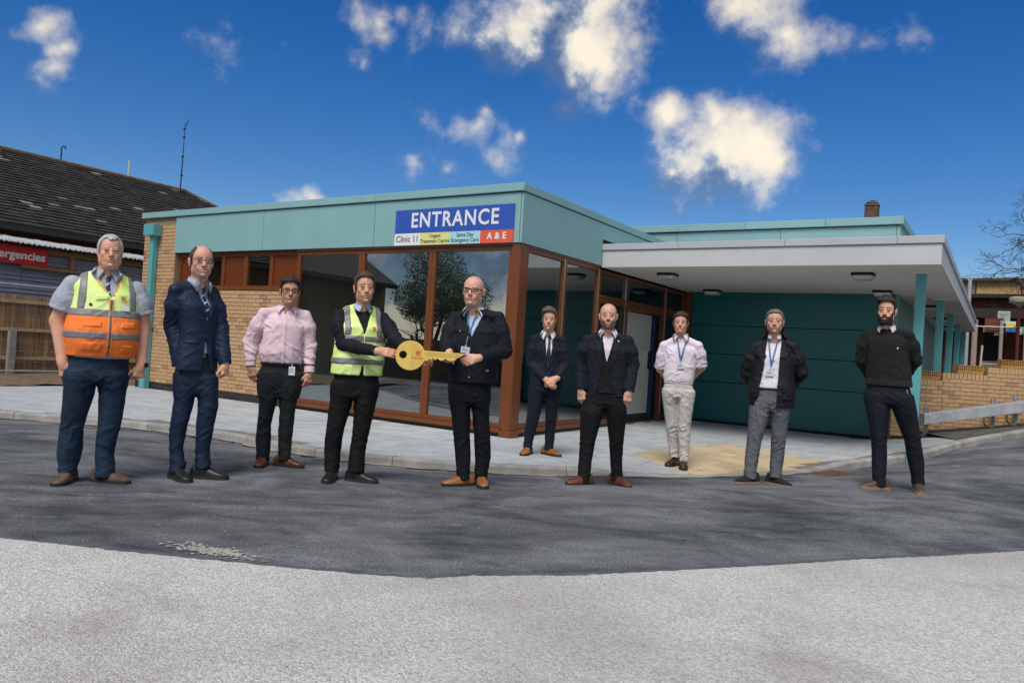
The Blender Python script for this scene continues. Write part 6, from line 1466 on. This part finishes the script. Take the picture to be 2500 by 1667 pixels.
p.ribbon('zip',F,[(.029,zv),(.027,1.20),(.026,.98)],.012,mat('zip_grey',(.09,.09,.10),.5,metal=.3),.009)
p.ribbon('piping',F,[(.018,zv-.01),(.016,1.2),(.014,.97)],.007,M_PIPE,.0085); p.ribbon('piping',F,[(.041,zv-.01),(.039,1.2),(.038,.97)],.007,M_PIPE,.0085)
for (x0,x1,z0,z1,m_) in ((-.155,-.03,1.155,1.205,M_ORGV),(-.15,-.025,.985,1.045,M_ORGV),(.10,.19,1.155,1.2,M_ORGV),(.11,.19,.975,1.035,M_ORGV),(-.075,.005,1.355,1.39,M_YELV)): p.inlay('pocket_flap',F,[(x0,z0),(x1,z0+.004),(x1,z1),(x0,z1)],m_,.010,W_)
emblem(p,F,.105,1.375); p.plate('name_card',F,.115,1.305,.055,.038,M_BADGE,off=.012); p.dot('key_ring',F,-.105,1.318,.011,M_BLKL,.008)
Wr=p.P('WR'); d=unit(p.P('HR')-Wr); b=MB().tube([tuple(Wr+d*(-.012)),tuple(Wr+d*.012)],.036,14).build('watch',M_STEEL,smooth=False); p.kids.append((b,None)); b2=MB().tube([tuple(Wr+np.array([.028,-.022,0])),tuple(Wr+np.array([.038,-.032,0]))],.018,12).build('dial',M_BLKL); p.kids.append((b2,b))
p.shoes(M_BOOT,M_SOLEK,1.06,M_LACE); p.finish()
# ------------------------------------------------------------------ 2 balding man in navy suit
p=Person(2,'tall balding man with glasses in navy suit and striped tie, standing second from the left',dict(yaw=34,hyaw=12,hroll=2,hair_t=.003,hx=1.1,skin=(.52,.28,.20),smile=1.,stubble=.2,brow=(.10,.07,.055),dep=.66,ck=1.,handL=(((-.3,-.95,0),-1,FIST),),handR=(((.75,-.65,0),1,FIST),),fix=dict(EL=[-.318,.03,1.20],ER=[.035,.06,1.215])))
p.start(); zn=p.nb[2]; M_N2=cloth('navy_suit',(.0062,.017,.046),rough=.6)
p.hair(hair_mat('grey_brown',(.085,.065,.052)),[(0,.2),(.62,.2),(.80,.075),(.98,.04),(1.2,-.008),(1.42,-.026),(1.6,-.004),(1.9,-.002),(2.2,-.040),(2.6,-.075),(3.15,-.080)],(.004,.006),noise=.0018,zmax=[(0,.0),(.6,.0),(.8,.098),(1.3,.102),(2.0,.11),(3.15,.10)])
p.trousers(M_N2,1.1); M_S2=cloth('blue_grey_shirt',(.33,.38,.50)); SF,_,_=p.top('shirt',M_S2,1.0,inf=-.016,sleeve=0,neck=.068); p.collar(M_S2,rn=.068,h=.046,flap=.085,open_=10,F=SF,tip=.032); tie(p,SF,M_TIE,zn-.02,1.1)
zb=1.255; F,W_,o=p.top('jacket',M_N2,.86,inf=0.,ra=(.070,.062,.050),carve=[vee(zn,zb,.074),[(-.002,1.10),(.012,1.10),(.07,.83),(-.03,.83)]],neck=.078,wr_amp=1.1)
lapels(p,F,W_,M_N2,zn,zb,.074); buttons(p,F,[(.004,zb-.02),(.004,1.125)],M_BLKL); p.inlay('pocket_flap',F,[(-.15,1.075),(-.06,1.075),(-.06,1.10),(-.15,1.10)],M_N2,.006,W_); p.inlay('breast_pocket',F,[(.075,1.345),(.13,1.35),(.13,1.368),(.075,1.362)],M_N2,.005,W_)
p.glasses(M_GLF,h=.030,th=.0017); p.shoes(M_BLKL,M_SOLEK,1.04,M_LACE); p.finish()
# ------------------------------------------------------------------ 3 pink shirt
p=Person(3,'dark-haired man with black glasses in pink shirt and charcoal trousers, badge on his belt',dict(yaw=6,hyaw=4,hair_t=.020,hx=1,fat=.35,skin=(.52,.27,.185),stubble=.22,brow=(.035,.022,.018),belly=.10,bz=1.05,dep=.62,shk=.84,handL=(((-.5,-.8,0),-1,RELAX),),handR=(((.55,-.8,0),1,HALF),)))
p.start(); zn=p.nb[2]
p.hair(hair_mat('dark_brown',(.030,.020,.015)),NORM,(.016,.008),front=.016,noise=.0065,seed=2,fr=(85,85,60))
p.trousers(cloth('charcoal',(.013,.017,.020)),1.15); p.belt(M_BLKL,.912,.950)
M_P3=cloth('pink_shirt',(.74,.56,.64),bump=.15); F,W_,o=p.top('shirt',M_P3,.938,ra=(.072,.062,.046),carve=[[(-.03,zn+.06),(.03,zn+.06),(.004,zn-.075)]],neck=.070,wr_amp=1.9,hemcurve=-.0)
p.collar(M_P3,rn=.072,h=.036,flap=.075,open_=22,tip=.040,F=F); p.inlay('placket',F,[(-.017,zn-.05),(.017,zn-.05),(.017,.93),(-.017,.93)],M_P3,.0028,W_); buttons(p,F,[(0,zn-.09-.085*i) for i in range(4)],M_WHT,.0045)
p.inlay('logo',F,[(.085,1.268),(.092,1.268),(.090,1.288),(.083,1.286)],mat('navy_thread',(.05,.06,.15),.7),.004,W_)
for q in 'LR':
    E_,Wr=p.P('E'+q),p.P('W'+q); d=unit(Wr-E_); b=MB().tube([tuple(Wr-d*.055),tuple(Wr-d*.0)],[.0475,.0470],18,caps=False).build('cuff',M_P3,smooth=True); p.kids.append((b,None))
badge(p,p.TF,.085,.872,.054,.080); p.glasses(M_GLF,wd=.052,h=.036,th=.0030); p.shoes(M_BRN,M_SOLEK,1.0,M_LACE); p.finish()
# ------------------------------------------------------------------ 4 yellow waistcoat, gives the key
p=Person(4,'brown-haired man in all-yellow hi-vis waistcoat and navy jumper, holding the giant key',dict(yaw=14,hyaw=10,hair_t=.014,hx=1,skin=(.52,.285,.19),stubble=.18,brow=(.10,.065,.045),smile=.4,dep=.62,handL=(((.0,-.9,.35),-1,(14,20,14)),dict(th=(.75,.2,-.6))),handR=(((.2,.8,.5),-1,(30,40,30)),)))
p.start(); zn=p.nb[2]
p.hair(hair_mat('mid_brown',(.085,.052,.030)),NORM,(.013,.008),front=.006,noise=.0045,seed=4)
p.trousers(cloth('black_trousers',(.003,.0032,.004)),1.0); M_J4=cloth('navy_jumper',(.0045,.0065,.013),bump=.4,bs=300)
F,W_,o=p.top('jumper',M_J4,.93,inf=-.012,ra=(.066,.056,.042),neck=.062,wr_amp=1.2); p.collar(cloth('sky_shirt',(.38,.47,.62)),rn=.064,h=.040,flap=.035,open_=10,tip=.022,spread=.5,F=F)
zv=1.235; VF,W_,o=p.top('waistcoat',M_YELV,.895,inf=.010,sleeve=0,armhole=True,carve=[[(-.078,zn+.09),(.078,zn+.09),(.078,zn-.01),(.005,zv),(-.005,zv),(-.078,zn-.01)],[(-.003,.985),(.006,.985),(.025,.86),(-.03,.86)]],neck=.08,wr_amp=1.7)
p.inlay('reflective_strip',VF,None,M_REFL,.0055,W_,band=(1.175,1.222)); p.inlay('reflective_strip',VF,None,M_REFL,.0055,W_,band=(.985,1.032))
for x0 in (-.135,.125): p.inlay('reflective_strip',VF,[(x0-.023,1.223),(x0+.023,1.223),(x0*.98+.023,1.6),(x0*.98-.023,1.6)],M_REFL,.0055,W_)
p.ribbon('seam',VF,[(0,zv),(.003,.985)],.006,M_YELV,.009); emblem(p,VF,.080,1.285,.85)
p.shoes(M_BLKL,M_SOLEK,1.02); p.finish(); P4=p
# ------------------------------------------------------------------ 5 bald man taking the key
p=Person(5,'bald man with black glasses in navy jacket and pale blue shirt, taking the giant key',dict(yaw=-8,hyaw=-14,hair_t=.001,hx=1.12,skin=(.55,.30,.22),stubble=.12,brow=(.30,.22,.18),browa=.35,belly=.08,dep=.62,fat=.3,scalp=.25,handL=(((.0,.75,-.65),1,(62,45,25)),dict(th=(.1,.3,.9))),handR=(((.25,-.9,.25),1,(48,40,25)),),
   fix=dict(WR=[.035,-.40,1.10],HR=[-.085,-.46,1.062],WL=[-.205,-.33,1.125],HL=[-.212,-.37,1.075])))
p.start(); zn=p.nb[2]; M_J5=cloth('navy_cotton',(.0042,.0065,.013),bump=.3)
p.trousers(cloth('dark_navy',(.0035,.0048,.008)),.9); M_S5=cloth('pale_blue_shirt',(.44,.55,.76),bump=.12); SF,_,_=p.top('shirt',M_S5,1.0,inf=-.016,sleeve=0,neck=.070,carve=[[(-.03,zn+.06),(.03,zn+.06),(.0,zn-.06)]]); p.collar(cloth('white_blue',(.60,.64,.74)),rn=.072,h=.044,flap=.095,open_=26,tip=.038,F=SF)
zb=1.275; F,W_,o=p.top('jacket',M_J5,.885,ra=(.071,.062,.050),carve=[vee(zn,zb,.078,.004)],neck=.088,wr_amp=1.3)
p.collar(M_J5,rn=.088,h=.036,flap=.095,open_=34,tip=.052,zoff=-.012,F=F,lift=.010)
p.inlay('placket',F,[(-.022,zb-.01),(.022,zb-.01),(.022,.88),(-.022,.88)],M_J5,.004,W_)
for sg in (-1,1): p.inlay('pocket_flap',F,[(sg*.065,1.305),(sg*.155,1.305),(sg*.155,1.345),(sg*.065,1.345)],M_J5,.006,W_)
buttons(p,F,[(-.105,1.315),(.11,1.315),(.0,.935)],M_STEEL,.006); buttons(p,SF,[(.0,zn-.10)],M_WHT,.005)
for a in (-1,1): p.ribbon('lanyard',SF,[(-.030+.045*a,zn-.01),(-.022,zb+.03)],.014,M_BLUEL,.017)
p.ribbon('lanyard_clip',F,[(-.030,zb+.0),(-.040,zb-.055)],.006,M_STEEL,.012); badge(p,F,-.045,zb-.115,.074,.052,tilt=.08)
p.ribbon('logo',F,[(.135,1.0),(.155,1.005),(.158,.995),(.14,.988)],.004,M_WHT,.008,n=4)
p.glasses(M_GLF,wd=.050,h=.034,th=.0030); p.shoes(M_TAN,M_SOLEK,1.03,None); p.finish()
# ------------------------------------------------------------------ 6 suit by the corner glazing
p=Person(6,'slim man in navy suit with hands clasped, standing on the footway by the glass',dict(yaw=0,hyaw=-3,hair_t=.030,hx=0.98,hk=.98,skin=(.54,.30,.21),stubble=.12,brow=(.12,.08,.05),dep=.60,handL=(((-.1,-.8,.5),-1,(25,30,20)),),handR=(((.1,-.85,.4),1,(22,25,18)),)))
p.start(); zn=p.nb[2]; M_N6=cloth('navy_suit_b',(.0045,.008,.018))
p.hair(hair_mat('sandy',(.16,.105,.06)),NORM,(.022,.008),front=.012,noise=.006,seed=6,sweep=-.010)
p.trousers(M_N6,.9); SF,_,_=p.top('shirt',M_WHT,.80,inf=-.016,sleeve=0,neck=.066); p.collar(M_WHT,rn=.067,h=.044,flap=.08,open_=9,F=SF); tie(p,SF,M_TIEN,zn-.02,.88)
zb=.985; F,W_,o=p.top('jacket',M_N6,.80,ra=(.060,.054,.046),carve=[vee(zn,zb),[(-.004,.99),(.008,.99),(.07,.77),(-.05,.77)]],neck=.076,wr_amp=1.2)
lapels(p,F,W_,M_N6,zn,zb); p.inlay('breast_pocket',F,[(.07,1.19),(.125,1.2),(.125,1.216),(.07,1.208)],M_N6,.005,W_); p.shoes(M_TAN,M_SOLEK,1.0,M_LACE); p.finish()
# ------------------------------------------------------------------ 7 bald man, open jacket
p=Person(7,'bald bearded man smiling in open navy jacket, dark waistcoat and open-necked pale shirt',dict(yaw=0,hyaw=0,hair_t=.001,hx=1.02,skin=(.53,.29,.205),stubble=.82,stubc=(.11,.07,.045),brow=(.10,.065,.05),smile=1.,scalp=.3,dep=.62,jaw=1.06,handL=(((-.35,-.95,0),-1,HALF),),handR=(((.35,-.95,0),1,HALF),)))
p.start(); zn=p.nb[2]; M_N7=cloth('navy_jacket',(.0048,.0078,.015)); M_W7=cloth('dark_waistcoat',(.003,.0036,.005))
p.trousers(cloth('dark_trousers',(.003,.0035,.005)),.9); M_S7=cloth('pale_pink_shirt',(.66,.58,.66),bump=.12); SF,_,_=p.top('shirt',M_S7,1.0,inf=-.018,sleeve=0,neck=.068,carve=[[(-.028,zn+.06),(.028,zn+.06),(.0,zn-.075)]]); p.collar(M_S7,rn=.069,h=.042,flap=.075,open_=24,tip=.032,F=SF)
F,W_,o=p.top('waistcoat',M_W7,.86,inf=-.010,sleeve=0,neck=.076,carve=[vee(zn,1.155,.062,.003)],wr_amp=.8); buttons(p,F,[(0,1.14-.062*i) for i in range(5)],M_BLKL)
zb=1.07; F,W_,o=p.top('jacket',M_N7,.835,ra=(.068,.056,.049),carve=[[(-.062,zn+.09),(.062,zn+.09),(.062,zn),(.034,zb),(.045,.98),(.12,.80),(-.10,.80),(-.055,.98),(-.040,zb),(-.062,zn)]],neck=.078,wr_amp=1.1)
lapels(p,F,W_,M_N7,zn,zb,.060,.036); p.plate('lapel_pin',F,.095,zn-.075,.017,.015,M_BADGE,off=.012,tilt=.5); p.inlay('breast_pocket',F,[(.075,1.22),(.13,1.228),(.13,1.245),(.075,1.238)],M_N7,.005,W_); p.shoes(M_BRN,M_SOLEK,1.04,M_LACE); p.finish()
# ------------------------------------------------------------------ 8 lilac shirt and cream trousers
p=Person(8,'young man in pale lilac shirt with blue lanyard and cream trousers, hands behind his back',dict(yaw=0,hyaw=-2,hair_t=.022,hx=1,fat=.3,skin=(.54,.285,.205),brow=(.04,.025,.018),smile=.9,stubble=.08,dep=.62,shk=.84,bare=[.052,.050,.034],handL=(((0,1,0),-1,HALF),),handR=(((0,1,0),1,HALF),)))
p.start(); zn=p.nb[2]
p.hair(hair_mat('dark_brown_b',(.045,.028,.018)),NORM,(.018,.009),front=.010,noise=.005,seed=9,sweep=.006)
p.trousers(cloth('cream_chino',(.52,.49,.46),bump=.2),1.7); M_S8=cloth('lilac_shirt',(.72,.645,.73),bump=.12)
F,W_,o=p.top('shirt',M_S8,.985,ra=(.070,.066,.05),sleeve=.96,carve=[[(-.026,zn+.06),(.026,zn+.06),(.0,zn-.05)]],neck=.068,wr_amp=1.8); p.collar(M_S8,rn=.070,h=.040,flap=.07,open_=16,F=F,tip=.034)
p.belt(mat('cloth_cream_chino_waist',(.52,.49,.46),.85),.965,1.0); p.inlay('placket',F,[(-.016,zn-.05),(.016,zn-.05),(.016,.98),(-.016,.98)],M_S8,.0028,W_)
for q in 'LR':
    S,E_=p.P('S'+q),p.P('E'+q); d=unit(E_-S); pt=lerp(S,E_,.96); b=MB().tube([tuple(pt-d*.028),tuple(pt+d*.004)],[.073,.072],18,caps=False).build('rolled_cuff',M_S8,smooth=True); p.kids.append((b,None))
for a in (-1,1): p.ribbon('lanyard',F,[(.058*a,zn-.005),(.002*a,1.24)],.017,M_BLUEL,.017)
p.ribbon('lanyard_clip',F,[(0,1.245),(0,1.205)],.006,M_STEEL,.008); badge(p,F,.0,1.165,.078,.056,tilt=-.12); p.shoes(M_DBRN,M_SOLEK,1.0,None,slip=True); p.finish()
# ------------------------------------------------------------------ 9 quilted jacket
p=Person(9,'grey-haired man in dark quilted jacket, white shirt and checked grey trousers',dict(yaw=0,hyaw=0,hair_t=.010,hx=1.08,skin=(.50,.27,.195),stubble=.30,stubc=(.25,.2,.17),brow=(.10,.08,.07),dep=.62,handL=(((0,1,0),-1,HALF),),handR=(((0,1,0),1,HALF),)))
p.start(); zn=p.nb[2]
p.hair(hair_mat('grey',(.19,.165,.145)),NORM,(.010,.004),noise=.0028,seed=3,front=.004)
p.trousers(cloth('grey_check',(.135,.14,.16),.85,vs=34,c2=(.08,.084,.097),fold=.10),1.2,hemw=.06); p.belt(M_BLKL,.962,1.0)
SF,W_,o=p.top('shirt',cloth('white_shirt_b',(.70,.68,.74),bump=.12),.985,inf=-.018,sleeve=0,neck=.064,carve=[[(-.022,zn+.06),(.022,zn+.06),(.0,zn-.05)]],wr_amp=1.2); p.collar(cloth('white_shirt_b',(.70,.68,.74)),rn=.067,h=.034,flap=.012,open_=16,tip=.006,spread=.2)
buttons(p,SF,[(.012,zn-.07-.085*i) for i in range(5)],M_BLKL,.0045)
M_Q=cloth('quilted_navy',(.004,.0052,.009),.6,bump=.5,bs=60,fold=.25,fs=14)
zl=.80; F,W_,o=p.top('jacket',M_Q,zl,ra=(.070,.062,.050),inf=.004,carve=[[(-.062,zn+.09),(.075,zn+.09),(.075,zn),(.062,1.2),(.055,zl-.05),(-.165,zl-.05),(-.085,1.15),(-.062,zn)]],neck=.086,wr_amp=1.5,cuffin=False)
p.collar(M_Q,rn=.094,h=.098,flap=.03,open_=44,tip=.02,zoff=.012,spread=2.2)
for sg in (-1,1):
    p.inlay('pocket_flap',F,[(sg*.10-.035,1.29),(sg*.10+.035,1.29),(sg*.10+.035,1.322),(sg*.10-.035,1.322)],M_Q,.010,W_); p.inlay('pocket',F,[(sg*.16-.045,.88),(sg*.16+.045,.88),(sg*.16+.045,1.02),(sg*.16-.045,1.02)],M_Q,.012,W_)
buttons(p,F,[(-.10,1.298),(.10,1.298),(-.08,1.25),(-.10,1.14),(-.125,1.0)],M_STEEL,.005)
for a in (-1,1): p.ribbon('lanyard',SF,[(-.006+.046*a,zn-.02),(-.012,1.215)],.015,M_BLUEL,.016)
p.ribbon('lanyard_clip',SF,[(-.012,1.22),(-.012,1.175)],.006,M_STEEL,.010); badge(p,SF,-.022,1.135,.074,.054)
p.shoes(mat('black_suede',(.008,.008,.008),.9),M_SOLET,1.0,None,boot=.02); p.finish()
# ------------------------------------------------------------------ 10 bearded man in jumper
p=Person(10,'tall man with full dark beard in charcoal jumper and navy trousers, standing furthest right',dict(yaw=-6,hyaw=-8,hair_t=.026,beard_t=.016,hx=1.03,skin=(.53,.29,.205),brow=(.03,.018,.013),stubble=.0,dep=.62,shk=.84,handL=(((0,1,0),-1,HALF),),handR=(((0,1,0),1,HALF),)))
p.start(); zn=p.nb[2]; M_H10=hair_mat('black_brown',(.028,.016,.011))
p.hair(M_H10,NORM,(.022,.006),front=.010,noise=.005,seed=12,sweep=-.006); p.beard(hair_mat('beard',(.032,.015,.009)))
p.trousers(cloth('navy_chino',(.0042,.0065,.013)),1.1); F,W_,o=p.top('jumper',cloth('charcoal_knit',(.0135,.0145,.0155),.95,bump=.6,bs=300,var=.4,vs=60,fold=.12),1.03,ra=(.066,.057,.044),neck=.066,wr_amp=1.1)
p.inlay('hem_band',F,None,mat('cloth_charcoal_rib',(.014,.015,.0165),.95,var=.3,vs=30,bump=.6,bs=200),.003,W_,band=(1.0,1.085)); p.collar(cloth('pale_collar',(.50,.50,.58)),rn=.069,h=.040,flap=.06,open_=18,tip=.03,spread=.6,F=F)
p.inlay('logo',F,[(.088,1.395),(.108,1.395),(.098,1.416)],M_WHT,.007,W_); o=p.plate('keys',p.TF,.197,.985,.007,.045,M_REFL,off=.010,tilt=-.25); p.shoes(mat('taupe_leather',(.085,.055,.042),.5,var=.4,vs=10),M_SOLET,1.06,None,boot=.01); p.finish()
# ================================================================== the giant key
KY=empty('giant_key',(-.80,6.03,1.088),0); tag(KY,'giant yellow wooden key held between two men','key')
M_KEY=mat('key_yellow',(.66,.46,.10),.5,var=.12,vs=6,bump=.08,bs=60); M_GROOVE=mat('key_groove',(.30,.22,.05),.7); M_RED=mat('key_red_print',(.60,.09,.03),.6)
def circ(cx,cz,r_,a0,a1,n): return [(cx+r_*math.cos(a),cz+r_*math.sin(a)) for a in np.linspace(a0,a1,n)]
bow=circ(0,0,.118,R(22),R(338),44); hole=circ(-.058,.002,.031,0,2*math.pi,25)[:-1]
edge=bow[::-1]   # going clockwise
blade=[(.125,-.035),(.145,-.036),(.145,-.020),(.165,-.026),(.182,-.012),(.197,-.028),(.215,-.011),(.245,-.030),(.262,-.024),(.283,-.010),(.300,-.024),(.330,-.026),(.352,-.024),(.372,-.002),(.428,.030),(.418,.040),(.118,.044)]
def keymesh():
    bm=bmesh.new(); outer=[(x,z) for x,z in bow]+blade[0:]
    vo=[bm.verts.new((x,0,z)) for x,z in outer]; vh=[bm.verts.new((x,0,z)) for x,z in hole]
    eo=[bm.edges.new((vo[i],vo[(i+1)%len(vo)])) for i in range(len(vo))]; eh=[bm.edges.new((vh[i],vh[(i+1)%len(vh)])) for i in range(len(vh))]
    bmesh.ops.triangle_fill(bm,use_beauty=True,use_dissolve=False,edges=eo+eh)
    g_=bmesh.ops.extrude_face_region(bm,geom=bm.faces[:]); bmesh.ops.translate(bm,verts=[v for v in g_['geom'] if isinstance(v,bmesh.types.BMVert)],vec=(0,-.028,0))
    bmesh.ops.recalc_face_normals(bm,faces=bm.faces); me=bpy.data.meshes.new('key_plate'); bm.to_mesh(me); bm.free(); me.materials.append(M_KEY); return me
kp=link('key_plate',keymesh(),KY); bv=kp.modifiers.new('b','BEVEL'); bv.width=.002; bv.segments=2; bv.limit_method='ANGLE'; bv.angle_limit=R(50)
for i in range(6): x=.008+i*.0165; h=math.sqrt(max(.118**2-x*x,0))-.018; MB().box(x,-.0290,-h,x+.0022,-.0283,h).build('groove',M_GROOVE,KY)
for z0,z1 in ((.022,.030),(.004,.010)): MB().box(.118,-.0290,z0,.40,-.0283,z0+.0022).box(.118,-.0290,z1,.40,-.0283,z1+.0018).build('groove',M_GROOVE,KY)
b=MB(); u=.0052
for (x0,z0,x1,z1) in ((-3,0,3,3),(-4,1.5,-3,5.2),(3,1.5,4,5.2),(-2.6,3.4,-1.4,5.2),(-.7,3.4,.7,5.6),(1.4,3.4,2.6,5.2),(-3,-3.2,-2,0),(2,-3.2,3,0),(-1.3,-2.6,-.5,0),(.5,-2.6,1.3,0)): b.box(x0*u,-.0305,z0*u,x1*u,-.0295,z1*u)
b.build('logo',M_RED,KY,loc=(.062,0,.014)); text('lettering','TOMLINSON',.0185,M_RED,KY,(.060,-.0300,-.018),RX,sx=.95,ext=.0006)
KY.rotation_euler=(R(-4),0,0)
